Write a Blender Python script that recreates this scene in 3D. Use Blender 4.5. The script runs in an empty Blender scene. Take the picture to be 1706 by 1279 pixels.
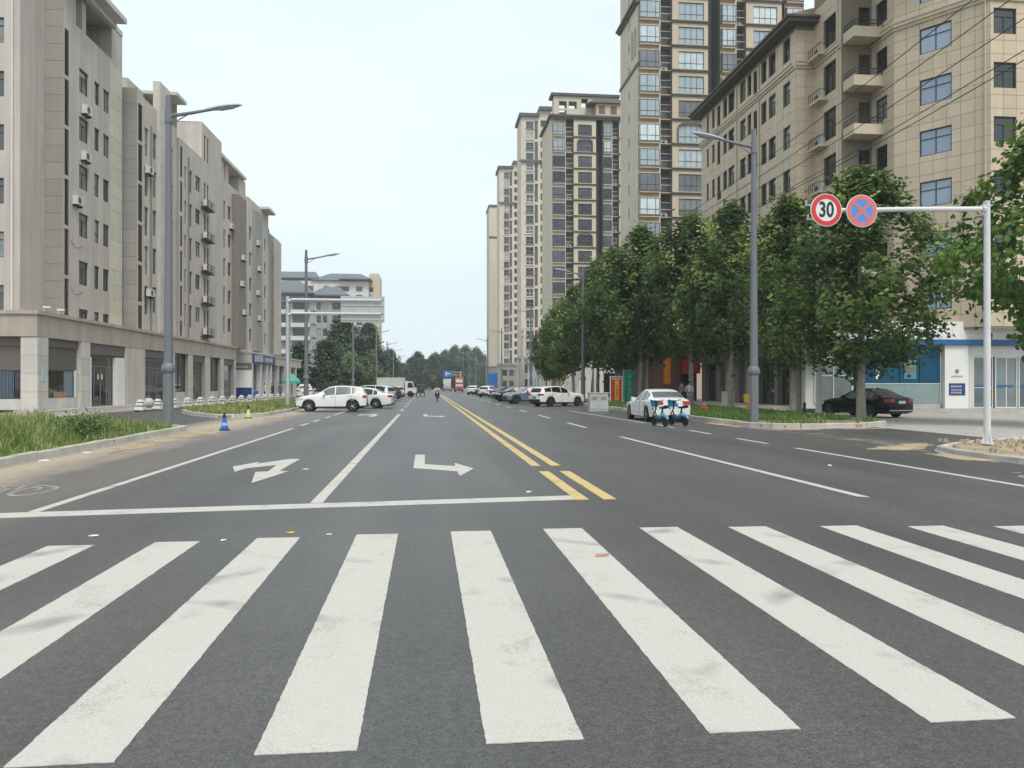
import bpy, bmesh, math, random
import numpy as np
from mathutils import Vector, Matrix, noise as mnoise
random.seed(7)
R = math.radians
SC = bpy.context.scene
COL = SC.collection

# ------------------------------------------------------------------ camera
YAW = math.atan(143 / 1320)
cam_d = bpy.data.cameras.new('camera')
cam = bpy.data.objects.new('camera', cam_d)
COL.objects.link(cam)
cam.location = (0, 0, 1.62)
cam.rotation_euler = (R(90) + 0.0019, 0, -YAW)
cam_d.sensor_width = 36
cam_d.lens = 27.855
cam_d.clip_start = 0.1
cam_d.clip_end = 5000
SC.camera = cam

# ------------------------------------------------------------------ sky, sun, exposure
SUN_EL, SUN_AZ = R(55), R(165)          # high, behind the camera and to the right, veiled by thin cloud
world = bpy.data.worlds.new('World')
SC.world = world
world.use_nodes = True
wn = world.node_tree
wn.nodes.clear()
sky = wn.nodes.new('ShaderNodeTexSky')
sky.sky_type = 'NISHITA'
sky.sun_disc = False
sky.sun_elevation = SUN_EL
sky.sun_rotation = SUN_AZ
sky.air_density = 1.0
sky.dust_density = 2.0
sky.ozone_density = 1.0
veil = wn.nodes.new('ShaderNodeMixRGB')   # thin bright overcast over the blue
veil.inputs[0].default_value = 0.86
veil.inputs[2].default_value = (8.35, 9.4, 9.9, 1)
bgn = wn.nodes.new('ShaderNodeBackground')
bgn.inputs[1].default_value = 0.1
wo = wn.nodes.new('ShaderNodeOutputWorld')
wtc = wn.nodes.new('ShaderNodeTexCoord')
wmp = wn.nodes.new('ShaderNodeMapping')
wmp.inputs['Scale'].default_value = (1.0, 1.0, 2.6)
wnz = wn.nodes.new('ShaderNodeTexNoise')      # faint unevenness of the cloud veil
wnz.inputs['Scale'].default_value = 1.7
wnz.inputs['Detail'].default_value = 5.0
wmr = wn.nodes.new('ShaderNodeMapRange')
wmr.inputs[1].default_value, wmr.inputs[2].default_value = 0.3, 0.7
wmr.inputs[3].default_value, wmr.inputs[4].default_value = 0.76, 0.95
wn.links.new(wtc.outputs['Generated'], wmp.inputs[0])
wn.links.new(wmp.outputs[0], wnz.inputs['Vector'])
wn.links.new(wnz.outputs[0], wmr.inputs[0])
wn.links.new(wmr.outputs[0], veil.inputs[0])
wn.links.new(sky.outputs[0], veil.inputs[1])
wn.links.new(veil.outputs[0], bgn.inputs[0])
wn.links.new(bgn.outputs[0], wo.inputs[0])
sd = bpy.data.lights.new('sun', 'SUN')
sd.energy = 2.0
sd.angle = R(24)
sd.color = (1.0, 0.925, 0.83)
sun = bpy.data.objects.new('sun', sd)
COL.objects.link(sun)
sun.rotation_euler = Vector((math.cos(SUN_EL) * math.sin(SUN_AZ), math.cos(SUN_EL) * math.cos(SUN_AZ), math.sin(SUN_EL))).to_track_quat('Z', 'Y').to_euler()
SC.view_settings.view_transform = 'Standard'
SC.view_settings.look = 'None'
SC.view_settings.gamma = 1
SC.view_settings.exposure = 0.30
SC.view_settings.use_curve_mapping = False
SC.render.engine = 'CYCLES'
SC.cycles.max_bounces = 6
SC.cycles.diffuse_bounces = 3
SC.cycles.glossy_bounces = 3
SC.cycles.transmission_bounces = 4
SC.cycles.transparent_max_bounces = 8
SC.cycles.volume_bounces = 0
SC.cycles.use_denoising = True

# ------------------------------------------------------------------ materials
MATS = {}


class NT:
    def __init__(s, m):
        s.t = m.node_tree

    def n(s, kind, **kw):
        nd = s.t.nodes.new(kind)
        for k, v in kw.items():
            if k.startswith('i_'):
                key = k[2:]
                nd.inputs[int(key) if key.isdigit() else key].default_value = v
            else:
                setattr(nd, k, v)
        return nd

    def l(s, a, b):
        s.t.links.new(a, b)


def rgb(c):
    return (c[0], c[1], c[2], 1.0)


def mat(name, col, rough=0.7, var=0.10, scale=1.5, streak=0.0, grain=0.0, gscale=120, metal=0.0, coat=0.0, spec=0.5, rnd=0.0, bump=0.0, bscale=60):
    """Plain painted / cast surface: base colour broken up by world-space noise, weather streaks, fine grain."""
    if name in MATS:
        return MATS[name]
    m = bpy.data.materials.new(name)
    m.use_nodes = True
    N = NT(m)
    b = m.node_tree.nodes['Principled BSDF']
    b.inputs['Roughness'].default_value = rough
    b.inputs['Metallic'].default_value = metal
    b.inputs['Coat Weight'].default_value = coat
    b.inputs['Coat Roughness'].default_value = 0.06
    b.inputs['Specular IOR Level'].default_value = spec
    geo = N.n('ShaderNodeNewGeometry')
    cur = None
    base = N.n('ShaderNodeRGB')
    base.outputs[0].default_value = rgb(col)
    cur = base.outputs[0]

    def mul(fac_out, lo, hi):
        nonlocal cur
        mr = N.n('ShaderNodeMapRange', i_1=0.25, i_2=0.75, i_3=lo, i_4=hi)
        N.l(fac_out, mr.inputs[0])
        hs = N.n('ShaderNodeMixRGB', blend_type='MULTIPLY', i_0=1.0)
        N.l(cur, hs.inputs[1])
        N.l(mr.outputs[0], hs.inputs[2])
        cur = hs.outputs[0]
    if var:
        nz = N.n('ShaderNodeTexNoise', i_Scale=scale, i_Detail=5.0, i_Roughness=0.6)
        N.l(geo.outputs['Position'], nz.inputs['Vector'])
        mul(nz.outputs[0], 1 - var, 1 + var)
    if streak:
        mp = N.n('ShaderNodeMapping')
        mp.inputs['Scale'].default_value = (1.6, 1.6, 0.09)
        N.l(geo.outputs['Position'], mp.inputs[0])
        nz = N.n('ShaderNodeTexNoise', i_Scale=1.0, i_Detail=6.0, i_Roughness=0.65)
        N.l(mp.outputs[0], nz.inputs['Vector'])
        mul(nz.outputs[0], 1 - streak, 1 + streak * 0.5)
    if grain:
        nz = N.n('ShaderNodeTexNoise', i_Scale=gscale, i_Detail=2.0)
        N.l(geo.outputs['Position'], nz.inputs['Vector'])
        mul(nz.outputs[0], 1 - grain, 1 + grain)
    if rnd:
        oi = N.n('ShaderNodeObjectInfo')
        mr = N.n('ShaderNodeMapRange', i_3=1 - rnd, i_4=1 + rnd)
        N.l(oi.outputs['Random'], mr.inputs[0])
        hs = N.n('ShaderNodeMixRGB', blend_type='MULTIPLY', i_0=1.0)
        N.l(cur, hs.inputs[1])
        N.l(mr.outputs[0], hs.inputs[2])
        cur = hs.outputs[0]
    if bump:
        nz = N.n('ShaderNodeTexNoise', i_Scale=bscale, i_Detail=3.0)
        N.l(geo.outputs['Position'], nz.inputs['Vector'])
        bp = N.n('ShaderNodeBump', i_Strength=bump, i_Distance=0.01)
        N.l(nz.outputs[0], bp.inputs['Height'])
        N.l(bp.outputs[0], b.inputs['Normal'])
    N.l(cur, b.inputs['Base Color'])
    MATS[name] = m
    return m


def mat_glass(name, lo, hi, rough=0.06, spec=0.6, streak=False):
    """Window pane seen from the street: dark room, pale curtain or reflected sky painted in the pane colour, different for every pane object."""
    if name in MATS:
        return MATS[name]
    m = bpy.data.materials.new(name)
    m.use_nodes = True
    N = NT(m)
    b = m.node_tree.nodes['Principled BSDF']
    b.inputs['Roughness'].default_value = rough
    b.inputs['Specular IOR Level'].default_value = spec
    b.inputs['IOR'].default_value = 1.6
    oi = N.n('ShaderNodeObjectInfo')
    geo = N.n('ShaderNodeNewGeometry')
    rp = N.n('ShaderNodeValToRGB')
    e = rp.color_ramp.elements
    e[0].position = 0.35
    e[0].color = rgb(lo)
    e[1].position = 1.0
    e[1].color = rgb(hi)
    nz = N.n('ShaderNodeTexNoise', i_Scale=0.9, i_Detail=2.0)
    N.l(geo.outputs['Position'], nz.inputs['Vector'])
    ad = N.n('ShaderNodeMath', operation='MULTIPLY_ADD', i_1=0.7, i_2=-0.35)
    N.l(nz.outputs[0], ad.inputs[0])
    a2 = N.n('ShaderNodeMath', operation='ADD')
    N.l(ad.outputs[0], a2.inputs[0])
    N.l(oi.outputs['Random'], a2.inputs[1])
    N.l(a2.outputs[0], rp.inputs[0])
    N.l(rp.outputs[0], b.inputs['Base Color'])
    MATS[name] = m
    return m


def mat_leaf(name, dark, light, trans=0.25, mid=None):
    if name in MATS:
        return MATS[name]
    m = bpy.data.materials.new(name)
    m.use_nodes = True
    N = NT(m)
    b = m.node_tree.nodes['Principled BSDF']
    out = m.node_tree.nodes['Material Output']
    b.inputs['Roughness'].default_value = 0.55
    b.inputs['Specular IOR Level'].default_value = 0.35
    at = N.n('ShaderNodeAttribute', attribute_name='tint')
    rp = N.n('ShaderNodeValToRGB')
    e = rp.color_ramp.elements
    e[0].color = rgb(dark)
    e[1].color = rgb(light)
    if mid:
        k = e.new(0.5)
        k.color = rgb(mid)
    N.l(at.outputs['Fac'], rp.inputs[0])
    N.l(rp.outputs[0], b.inputs['Base Color'])
    tr = N.n('ShaderNodeBsdfTranslucent')
    N.l(rp.outputs[0], tr.inputs[0])
    mx = N.n('ShaderNodeMixShader', i_0=trans)
    N.l(b.outputs[0], mx.inputs[1])
    N.l(tr.outputs[0], mx.inputs[2])
    N.l(mx.outputs[0], out.inputs[0])
    MATS[name] = m
    return m


def mat_asphalt():
    m = bpy.data.materials.new('asphalt')
    m.use_nodes = True
    N = NT(m)
    b = m.node_tree.nodes['Principled BSDF']
    b.inputs['Roughness'].default_value = 0.5
    b.inputs['Specular IOR Level'].default_value = 0.75
    geo = N.n('ShaderNodeNewGeometry')
    P = geo.outputs['Position']
    sx = N.n('ShaderNodeSeparateXYZ')
    N.l(P, sx.inputs[0])
    big = N.n('ShaderNodeTexNoise', i_Scale=0.22, i_Detail=6.0, i_Roughness=0.6)
    N.l(P, big.inputs['Vector'])
    fine = N.n('ShaderNodeTexNoise', i_Scale=85.0, i_Detail=3.0, i_Roughness=0.8)
    N.l(P, fine.inputs['Vector'])
    mid = N.n('ShaderNodeTexNoise', i_Scale=16.0, i_Detail=3.0, i_Roughness=0.7)
    N.l(P, mid.inputs['Vector'])
    # lanes polished along the direction of travel
    mp = N.n('ShaderNodeMapping')
    mp.inputs['Scale'].default_value = (0.9, 0.05, 1)
    N.l(P, mp.inputs[0])
    lane = N.n('ShaderNodeTexNoise', i_Scale=1.0, i_Detail=4.0)
    N.l(mp.outputs[0], lane.inputs['Vector'])
    base = N.n('ShaderNodeValToRGB')
    base.color_ramp.elements[0].position = 0.36
    base.color_ramp.elements[0].color = (0.041, 0.039, 0.0375, 1)
    base.color_ramp.elements[1].position = 0.64
    base.color_ramp.elements[1].color = (0.080, 0.076, 0.0725, 1)
    sm = N.n('ShaderNodeMath', operation='ADD')
    N.l(big.outputs[0], sm.inputs[0])
    N.l(lane.outputs[0], sm.inputs[1])
    hf = N.n('ShaderNodeMath', operation='MULTIPLY', i_1=0.5)
    N.l(sm.outputs[0], hf.inputs[0])
    N.l(hf.outputs[0], base.inputs[0])
    cur = base.outputs[0]
    for nz, lo, hi in ((fine, 0.25, 1.95), (mid, 0.78, 1.25)):
        mr = N.n('ShaderNodeMapRange', i_1=0.28, i_2=0.72, i_3=lo, i_4=hi)
        N.l(nz.outputs[0], mr.inputs[0])
        hs = N.n('ShaderNodeMixRGB', blend_type='MULTIPLY', i_0=1.0)
        N.l(cur, hs.inputs[1])
        N.l(mr.outputs[0], hs.inputs[2])
        cur = hs.outputs[0]
    agg = N.n('ShaderNodeTexVoronoi', i_Scale=62.0)      # stones of the aggregate
    N.l(P, agg.inputs['Vector'])
    ax = N.n('ShaderNodeSeparateXYZ')
    N.l(agg.outputs['Color'], ax.inputs[0])
    am = N.n('ShaderNodeMapRange', i_1=0.0, i_2=1.0, i_3=0.74, i_4=1.28)
    N.l(ax.outputs[0], am.inputs[0])
    ah = N.n('ShaderNodeMixRGB', blend_type='MULTIPLY', i_0=1.0)
    N.l(cur, ah.inputs[1])
    N.l(am.outputs[0], ah.inputs[2])
    cur = ah.outputs[0]
    # hairline cracks in some areas only
    wob = N.n('ShaderNodeTexNoise', i_Scale=1.1, i_Detail=4.0)
    N.l(P, wob.inputs['Vector'])
    wa = N.n('ShaderNodeMixRGB', i_0=0.28)
    N.l(P, wa.inputs[1])
    N.l(wob.outputs['Color'], wa.inputs[2])
    vo = N.n('ShaderNodeTexVoronoi', feature='DISTANCE_TO_EDGE', i_Scale=0.42)
    N.l(wa.outputs[0], vo.inputs['Vector'])
    ck = N.n('ShaderNodeMapRange', i_1=0.0015, i_2=0.006, i_3=0.5, i_4=0.0)
    N.l(vo.outputs['Distance'], ck.inputs[0])
    cm = N.n('ShaderNodeMapRange', i_1=0.52, i_2=0.60, i_3=0.0, i_4=1.0)
    N.l(big.outputs[0], cm.inputs[0])
    cq = N.n('ShaderNodeMath', operation='MULTIPLY')
    N.l(ck.outputs[0], cq.inputs[0])
    N.l(cm.outputs[0], cq.inputs[1])
    cx2 = N.n('ShaderNodeMixRGB')
    cx2.inputs[2].default_value = (0.02, 0.019, 0.018, 1)
    N.l(cq.outputs[0], cx2.inputs[0])
    N.l(cur, cx2.inputs[1])
    cur = cx2.outputs[0]
    # reddish cycle lane and blown sand towards both kerbs
    n2 = N.n('ShaderNodeTexNoise', i_Scale=0.8, i_Detail=12.0, i_Roughness=0.74)
    mp2 = N.n('ShaderNodeMapping')
    mp2.inputs['Scale'].default_value = (1.5, 0.6, 1)
    N.l(P, mp2.inputs[0])
    N.l(mp2.outputs[0], n2.inputs['Vector'])

    def edge(x_far, x_near, k0, k1, colr, amount, end=None):
        nonlocal cur
        e = N.n('ShaderNodeMapRange', i_1=x_far, i_2=x_near, i_3=0.0, i_4=1.0)
        N.l(sx.outputs[0], e.inputs[0])
        a = N.n('ShaderNodeMath', operation='ADD')
        N.l(e.outputs[0], a.inputs[0])
        N.l(n2.outputs[0], a.inputs[1])
        t = N.n('ShaderNodeMapRange', i_1=k0, i_2=k1, i_3=0.0, i_4=amount)
        N.l(a.outputs[0], t.inputs[0])
        if end:
            fo = N.n('ShaderNodeMapRange', i_1=end[0], i_2=end[1], i_3=1.0, i_4=0.0)
            N.l(sx.outputs[0], fo.inputs[0])
            tm = N.n('ShaderNodeMath', operation='MULTIPLY')
            N.l(t.outputs[0], tm.inputs[0])
            N.l(fo.outputs[0], tm.inputs[1])
            t = tm
        mx = N.n('ShaderNodeMixRGB')
        mx.inputs[2].default_value = rgb(colr)
        N.l(t.outputs[0], mx.inputs[0])
        N.l(cur, mx.inputs[1])
        cur = mx.outputs[0]
    edge(-4.6, -5.4, 0.7, 1.5, (0.15, 0.128, 0.115), 0.65, (-8.6, -10.5))
    edge(-5.2, -8.6, 0.85, 1.3, (0.46, 0.375, 0.27), 0.85, (-8.7, -10.2))
    edge(9.6, 12.4, 1.46, 1.66, (0.44, 0.36, 0.26), 0.8, (12.6, 14.2))
    N.l(cur, b.inputs['Base Color'])
    bp = N.n('ShaderNodeBump', i_Strength=0.5, i_Distance=0.006)
    N.l(fine.outputs[0], bp.inputs['Height'])
    N.l(bp.outputs[0], b.inputs['Normal'])
    return m


def mat_marking(name, col, wear=0.42, seed=0.0):
    """Thermoplastic road paint: chipped edges and rubber smears as wear of the paint itself."""
    m = bpy.data.materials.new(name)
    m.use_nodes = True
    N = NT(m)
    b = m.node_tree.nodes['Principled BSDF']
    b.inputs['Roughness'].default_value = 0.7
    geo = N.n('ShaderNodeNewGeometry')
    P = geo.outputs['Position']
    n1 = N.n('ShaderNodeTexNoise', i_Scale=2.2, i_Detail=8.0, i_Roughness=0.7)
    mpa = N.n('ShaderNodeMapping')
    mpa.inputs['Location'].default_value = (seed, seed * 2, 0)
    mpa.inputs['Scale'].default_value = (1.0, 0.6, 1)
    N.l(P, mpa.inputs[0])
    N.l(mpa.outputs[0], n1.inputs['Vector'])
    n2 = N.n('ShaderNodeTexNoise', i_Scale=70.0, i_Detail=3.0, i_Roughness=0.8)
    N.l(P, n2.inputs['Vector'])
    sm = N.n('ShaderNodeMath', operation='MULTIPLY_ADD', i_1=0.55)
    N.l(n2.outputs[0], sm.inputs[0])
    N.l(n1.outputs[0], sm.inputs[2])
    t = N.n('ShaderNodeMapRange', i_1=wear, i_2=wear + 0.30, i_3=0.6, i_4=0.0)
    N.l(sm.outputs[0], t.inputs[0])
    # curved tyre scuffs, broken up
    best = None
    for lx, ly, sc_ in ((7.0, 3.0, .55), (-9.5, 1.0, .42)):
        mw = N.n('ShaderNodeMapping')
        mw.inputs['Location'].default_value = (lx, ly, 0)
        N.l(P, mw.inputs[0])
        w = N.n('ShaderNodeTexWave', wave_type='RINGS', rings_direction='Z', i_Scale=sc_ * .35, i_Distortion=1.6, i_Detail=4.0)
        w.inputs['Detail Scale'].default_value = 1.5
        N.l(mw.outputs[0], w.inputs['Vector'])
        tw = N.n('ShaderNodeMapRange', i_1=0.955, i_2=0.998, i_3=0.0, i_4=1.0)
        N.l(w.outputs['Fac'], tw.inputs[0])
        nb = N.n('ShaderNodeTexNoise', i_Scale=1.3 + sc_, i_Detail=5.0)
        N.l(mw.outputs[0], nb.inputs['Vector'])
        tb = N.n('ShaderNodeMapRange', i_1=0.48, i_2=0.66, i_3=0.0, i_4=0.55)
        N.l(nb.outputs[0], tb.inputs[0])
        tq = N.n('ShaderNodeMath', operation='MULTIPLY')
        N.l(tw.outputs[0], tq.inputs[0])
        N.l(tb.outputs[0], tq.inputs[1])
        if best is None:
            best = tq
        else:
            mxx = N.n('ShaderNodeMath', operation='MAXIMUM')
            N.l(best.outputs[0], mxx.inputs[0])
            N.l(tq.outputs[0], mxx.inputs[1])
            best = mxx
    tw = best
    # small chips down to the asphalt
    ch = N.n('ShaderNodeTexNoise', i_Scale=26.0, i_Detail=8.0, i_Roughness=0.75)
    N.l(P, ch.inputs['Vector'])
    chs = N.n('ShaderNodeMath', operation='MULTIPLY_ADD', i_1=0.55)
    N.l(n1.outputs[0], chs.inputs[0])
    N.l(ch.outputs[0], chs.inputs[2])
    cht = N.n('ShaderNodeMapRange', i_1=0.575, i_2=0.61, i_3=0.85, i_4=0.0)
    N.l(chs.outputs[0], cht.inputs[0])
    chm = N.n('ShaderNodeMath', operation='MAXIMUM')
    N.l(cht.outputs[0], chm.inputs[0])
    N.l(t.outputs[0], chm.inputs[1])
    t = chm
    ad = N.n('ShaderNodeMath', operation='MAXIMUM')
    N.l(t.outputs[0], ad.inputs[0])
    N.l(tw.outputs[0], ad.inputs[1])
    mx = N.n('ShaderNodeMixRGB')
    gr = N.n('ShaderNodeMapRange', i_1=0.3, i_2=0.7, i_3=0.86, i_4=1.10)
    N.l(n2.outputs[0], gr.inputs[0])
    gm = N.n('ShaderNodeMixRGB', blend_type='MULTIPLY', i_0=1.0)
    gm.inputs[1].default_value = rgb(col)
    N.l(gr.outputs[0], gm.inputs[2])
    N.l(gm.outputs[0], mx.inputs[1])
    mx.inputs[2].default_value = (0.11, 0.105, 0.10, 1)
    N.l(ad.outputs[0], mx.inputs[0])
    N.l(mx.outputs[0], b.inputs['Base Color'])
    return m


def mat_ground(name, c0, c1, c2, scale=0.8, bump=0.4):
    m = bpy.data.materials.new(name)
    m.use_nodes = True
    N = NT(m)
    b = m.node_tree.nodes['Principled BSDF']
    b.inputs['Roughness'].default_value = 0.95
    b.inputs['Specular IOR Level'].default_value = 0.15
    geo = N.n('ShaderNodeNewGeometry')
    nz = N.n('ShaderNodeTexNoise', i_Scale=scale, i_Detail=9.0, i_Roughness=0.7)
    N.l(geo.outputs['Position'], nz.inputs['Vector'])
    rp = N.n('ShaderNodeValToRGB')
    e = rp.color_ramp.elements
    e[0].position, e[1].position = 0.3, 0.7
    e[0].color, e[1].color = rgb(c0), rgb(c2)
    k = e.new(0.5)
    k.color = rgb(c1)
    N.l(nz.outputs[0], rp.inputs[0])
    f = N.n('ShaderNodeTexNoise', i_Scale=45.0, i_Detail=4.0)
    N.l(geo.outputs['Position'], f.inputs['Vector'])
    mr = N.n('ShaderNodeMapRange', i_1=0.3, i_2=0.7, i_3=0.75, i_4=1.25)
    N.l(f.outputs[0], mr.inputs[0])
    hs = N.n('ShaderNodeMixRGB', blend_type='MULTIPLY', i_0=1.0)
    N.l(rp.outputs[0], hs.inputs[1])
    N.l(mr.outputs[0], hs.inputs[2])
    N.l(hs.outputs[0], b.inputs['Base Color'])
    bp = N.n('ShaderNodeBump', i_Strength=bump, i_Distance=0.03)
    N.l(f.outputs[0], bp.inputs['Height'])
    N.l(bp.outputs[0], b.inputs['Normal'])
    return m


ASPHALT = mat_asphalt()
WHITE_MARK = mat_marking('white road paint', (0.50, 0.48, 0.435))
OLD_MARK = mat_marking('worn white road paint', (0.42, 0.39, 0.35), wear=0.74, seed=3.0)
YELLOW_MARK = mat_marking('yellow road paint', (0.56, 0.42, 0.18), wear=0.44, seed=5.0)
EARTH = mat_ground('bare earth', (0.24, 0.185, 0.12), (0.38, 0.30, 0.20), (0.50, 0.41, 0.29))
SOIL = mat_ground('weedy soil', (0.14, 0.12, 0.06), (0.26, 0.21, 0.13), (0.42, 0.34, 0.23), scale=1.5)
FARLAND = mat_ground('far ground', (0.10, 0.10, 0.06), (0.15, 0.14, 0.09), (0.20, 0.18, 0.12), scale=0.05)
PLAZA = mat('plaza concrete', (0.40, 0.375, 0.35), rough=0.85, var=0.14, scale=0.7, grain=0.12, gscale=60, bump=0.2)
PAVE = mat('pinkish paving', (0.36, 0.30, 0.275), rough=0.85, var=0.15, scale=1.2, grain=0.15, gscale=50, rnd=0.08)
KERB = mat('kerb concrete', (0.46, 0.44, 0.39), rough=0.85, var=0.2, scale=2.5, grain=0.12, gscale=80, rnd=0.12, bump=0.3)
CONC = mat('concrete', (0.43, 0.42, 0.39), rough=0.85, var=0.12, scale=2, grain=0.08, streak=0.15)
GREIGE = mat('greige render', (0.52, 0.47, 0.425), rough=0.85, var=0.08, scale=0.5, streak=0.24, grain=0.05)
GREIGE2 = mat('pale greige render', (0.54, 0.495, 0.435), rough=0.85, var=0.08, scale=0.6, streak=0.28, grain=0.05)
GREYTILE = mat('grey tile', (0.285, 0.275, 0.25), rough=0.6, var=0.05, streak=0.1, rnd=0.05)
GREYWALL = mat('grey wall', (0.30, 0.29, 0.265), rough=0.7, var=0.06, streak=0.12)
CREAMTILE = mat('cream tile', (0.60, 0.57, 0.45), rough=0.6, var=0.06, streak=0.12, rnd=0.06)
PALETILE = mat('pale tile', (0.54, 0.515, 0.47), rough=0.6, var=0.1, streak=0.2, rnd=0.06)
LOUVRE = mat('dark brown louvre', (0.10, 0.085, 0.075), rough=0.6)
TAUPE = mat('taupe tile', (0.215, 0.19, 0.17), rough=0.65, streak=0.1)
SLABW = mat('off white slab', (0.58, 0.565, 0.53), rough=0.8, streak=0.25, var=0.1)
FRAME_D = mat('dark window frame', (0.035, 0.038, 0.04), rough=0.4)
FRAME_W = mat('white window frame', (0.62, 0.62, 0.60), rough=0.5)
FRAME_G = mat('grey window frame', (0.20, 0.20, 0.20), rough=0.5)
GL_LEFT = mat_glass('grey window glass', (0.05, 0.058, 0.058), (0.32, 0.33, 0.31))
GL_DARK = mat_glass('dark window glass', (0.012, 0.014, 0.016), (0.06, 0.065, 0.07))
GL_SKY = mat_glass('painted sky reflection glass', (0.30, 0.38, 0.42), (0.62, 0.70, 0.73), rough=0.04, spec=0.9)  # pale base colour carries the sky reflection of the panes
GL_SKY_BLUE = mat_glass('painted blue sky glass', (0.22, 0.30, 0.40), (0.34, 0.43, 0.54), rough=0.04, spec=0.8)  # bluish base colour stands in for reflected sky
GL_SHOP = mat_glass('shop glass', (0.014, 0.015, 0.016), (0.05, 0.05, 0.05), rough=0.03, spec=0.5)
SHUTTER = mat('brown roller shutter', (0.135, 0.118, 0.103), rough=0.55, var=0.05)
SHUTTER_G = mat('pale roller shutter', (0.34, 0.325, 0.31), rough=0.5, var=0.06)
TAN = mat('tan cladding', (0.56, 0.465, 0.345), rough=0.75, var=0.06, scale=0.8, streak=0.1, rnd=0.05, grain=0.05)
TANWALL = mat('tan wall joint', (0.215, 0.18, 0.13), rough=0.85, var=0.06)
TAN2 = mat('pale tan cladding', (0.56, 0.475, 0.355), rough=0.75, var=0.07, scale=0.8, streak=0.14, grain=0.05)
CREAM = mat('cream render', (0.58, 0.515, 0.41), rough=0.8, var=0.07, scale=0.4, streak=0.1, grain=0.04)
CREAM2 = mat('sandy render', (0.53, 0.445, 0.335), rough=0.8, var=0.07, scale=0.4, streak=0.12, grain=0.04)
BROWNTRIM = mat('dark grey brown trim', (0.12, 0.108, 0.095), rough=0.7, var=0.08)
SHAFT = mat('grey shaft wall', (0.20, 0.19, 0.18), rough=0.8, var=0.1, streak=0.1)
ROOFT = mat('brown eaves', (0.085, 0.075, 0.065), rough=0.75)
ROOFRED = mat('red brown roof', (0.20, 0.10, 0.08), rough=0.8)
ROOFGREY = mat('blue grey roof tile', (0.13, 0.155, 0.175), rough=0.7, var=0.15, scale=1.0, grain=0.2, gscale=8)
WHITEWALL = mat('white render', (0.60, 0.60, 0.58), rough=0.8, streak=0.12, var=0.05)
STONEGREY = mat('grey stone', (0.25, 0.225, 0.21), rough=0.8, var=0.15, scale=0.8)
LAMPGREY = mat('grey painted steel', (0.155, 0.165, 0.185), rough=0.5, var=0.06, metal=0.0)
GALV = mat('galvanised steel', (0.50, 0.51, 0.52), rough=0.42, metal=0.55, var=0.1, scale=4)
WHITESTEEL = mat('white coated steel', (0.62, 0.62, 0.63), rough=0.45, var=0.07, scale=4)
IRON = mat('dark iron', (0.03, 0.028, 0.026), rough=0.6)
ACW = mat('air conditioner white', (0.58, 0.57, 0.53), rough=0.5, var=0.06)
ACG = mat('air conditioner grille', (0.07, 0.07, 0.07), rough=0.6)
WHITE = mat('white paint', (0.74, 0.74, 0.72), rough=0.5, var=0.05)
BLUE = mat('blue panel', (0.012, 0.11, 0.30), rough=0.4, var=0.06)
DBLUE = mat('deep blue panel', (0.012, 0.045, 0.19), rough=0.45, var=0.06)
TEAL = mat('teal cloth', (0.09, 0.38, 0.33), rough=0.8)
RED = mat('red board', (0.36, 0.03, 0.025), rough=0.5)
ORANGE = mat('orange board', (0.62, 0.13, 0.02), rough=0.5)
YELLOW = mat('yellow paint', (0.68, 0.42, 0.02), rough=0.5)
GREEN = mat('green board', (0.015, 0.20, 0.12), rough=0.5)
GOLD = mat('golden panel', (0.38, 0.25, 0.07), rough=0.5)
DBROWN = mat('dark brown cladding', (0.105, 0.062, 0.048), rough=0.6, var=0.1)
BLACK = mat('black plastic', (0.012, 0.012, 0.013), rough=0.5)
RUBBER = mat('tyre rubber', (0.014, 0.014, 0.015), rough=0.85)
ALLOY = mat('alloy', (0.45, 0.46, 0.47), rough=0.35, metal=0.6)
DALLOY = mat('dark alloy', (0.07, 0.07, 0.075), rough=0.35, metal=0.6)
CARGLASS = mat('car glass', (0.010, 0.012, 0.014), rough=0.22, var=0, spec=0.7)
CARGLASS_L = mat('car glass pale', (0.11, 0.13, 0.13), rough=0.22, var=0, spec=0.7)
TAIL = mat('tail lamp red', (0.42, 0.02, 0.03), rough=0.15, var=0, coat=0.6)
HEAD = mat('head lamp', (0.52, 0.54, 0.56), rough=0.1, var=0, coat=0.6)
PLATEBLUE = mat('number plate blue', (0.03, 0.16, 0.52), rough=0.4)
BARK = mat('plane bark', (0.25, 0.235, 0.195), rough=0.9, var=0.3, scale=3, bump=0.4, bscale=20)
BARK2 = mat('dark bark', (0.11, 0.095, 0.075), rough=0.9, var=0.3, scale=3, bump=0.4, bscale=20)
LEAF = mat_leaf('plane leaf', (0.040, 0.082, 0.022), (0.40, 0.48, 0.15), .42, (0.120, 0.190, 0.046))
LEAF_B = mat_leaf('fresh plane leaf', (0.05, 0.12, 0.02), (0.26, 0.40, 0.07), .4)
LEAF_C = mat_leaf('conifer needles', (0.034, 0.062, 0.036), (0.17, 0.23, 0.12))
LEAF_D = mat_leaf('poplar leaf', (0.058, 0.095, 0.058), (0.16, 0.22, 0.12))
LEAF_E = mat_leaf('light shrub leaf', (0.05, 0.085, 0.03), (0.16, 0.22, 0.08))
GRASS = mat_leaf('grass blade', (0.075, 0.15, 0.03), (0.60, 0.54, 0.30), trans=0.35, mid=(0.20, 0.29, 0.075))
GRASS2 = mat_leaf('short grass blade', (0.055, 0.13, 0.025), (0.40, 0.38, 0.17), trans=0.35, mid=(0.13, 0.24, 0.05))
SKIN = mat('skin', (0.45, 0.27, 0.19), rough=0.6)
HAIR = mat('black hair', (0.012, 0.010, 0.010), rough=0.6)

# ------------------------------------------------------------------ mesh helpers


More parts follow.
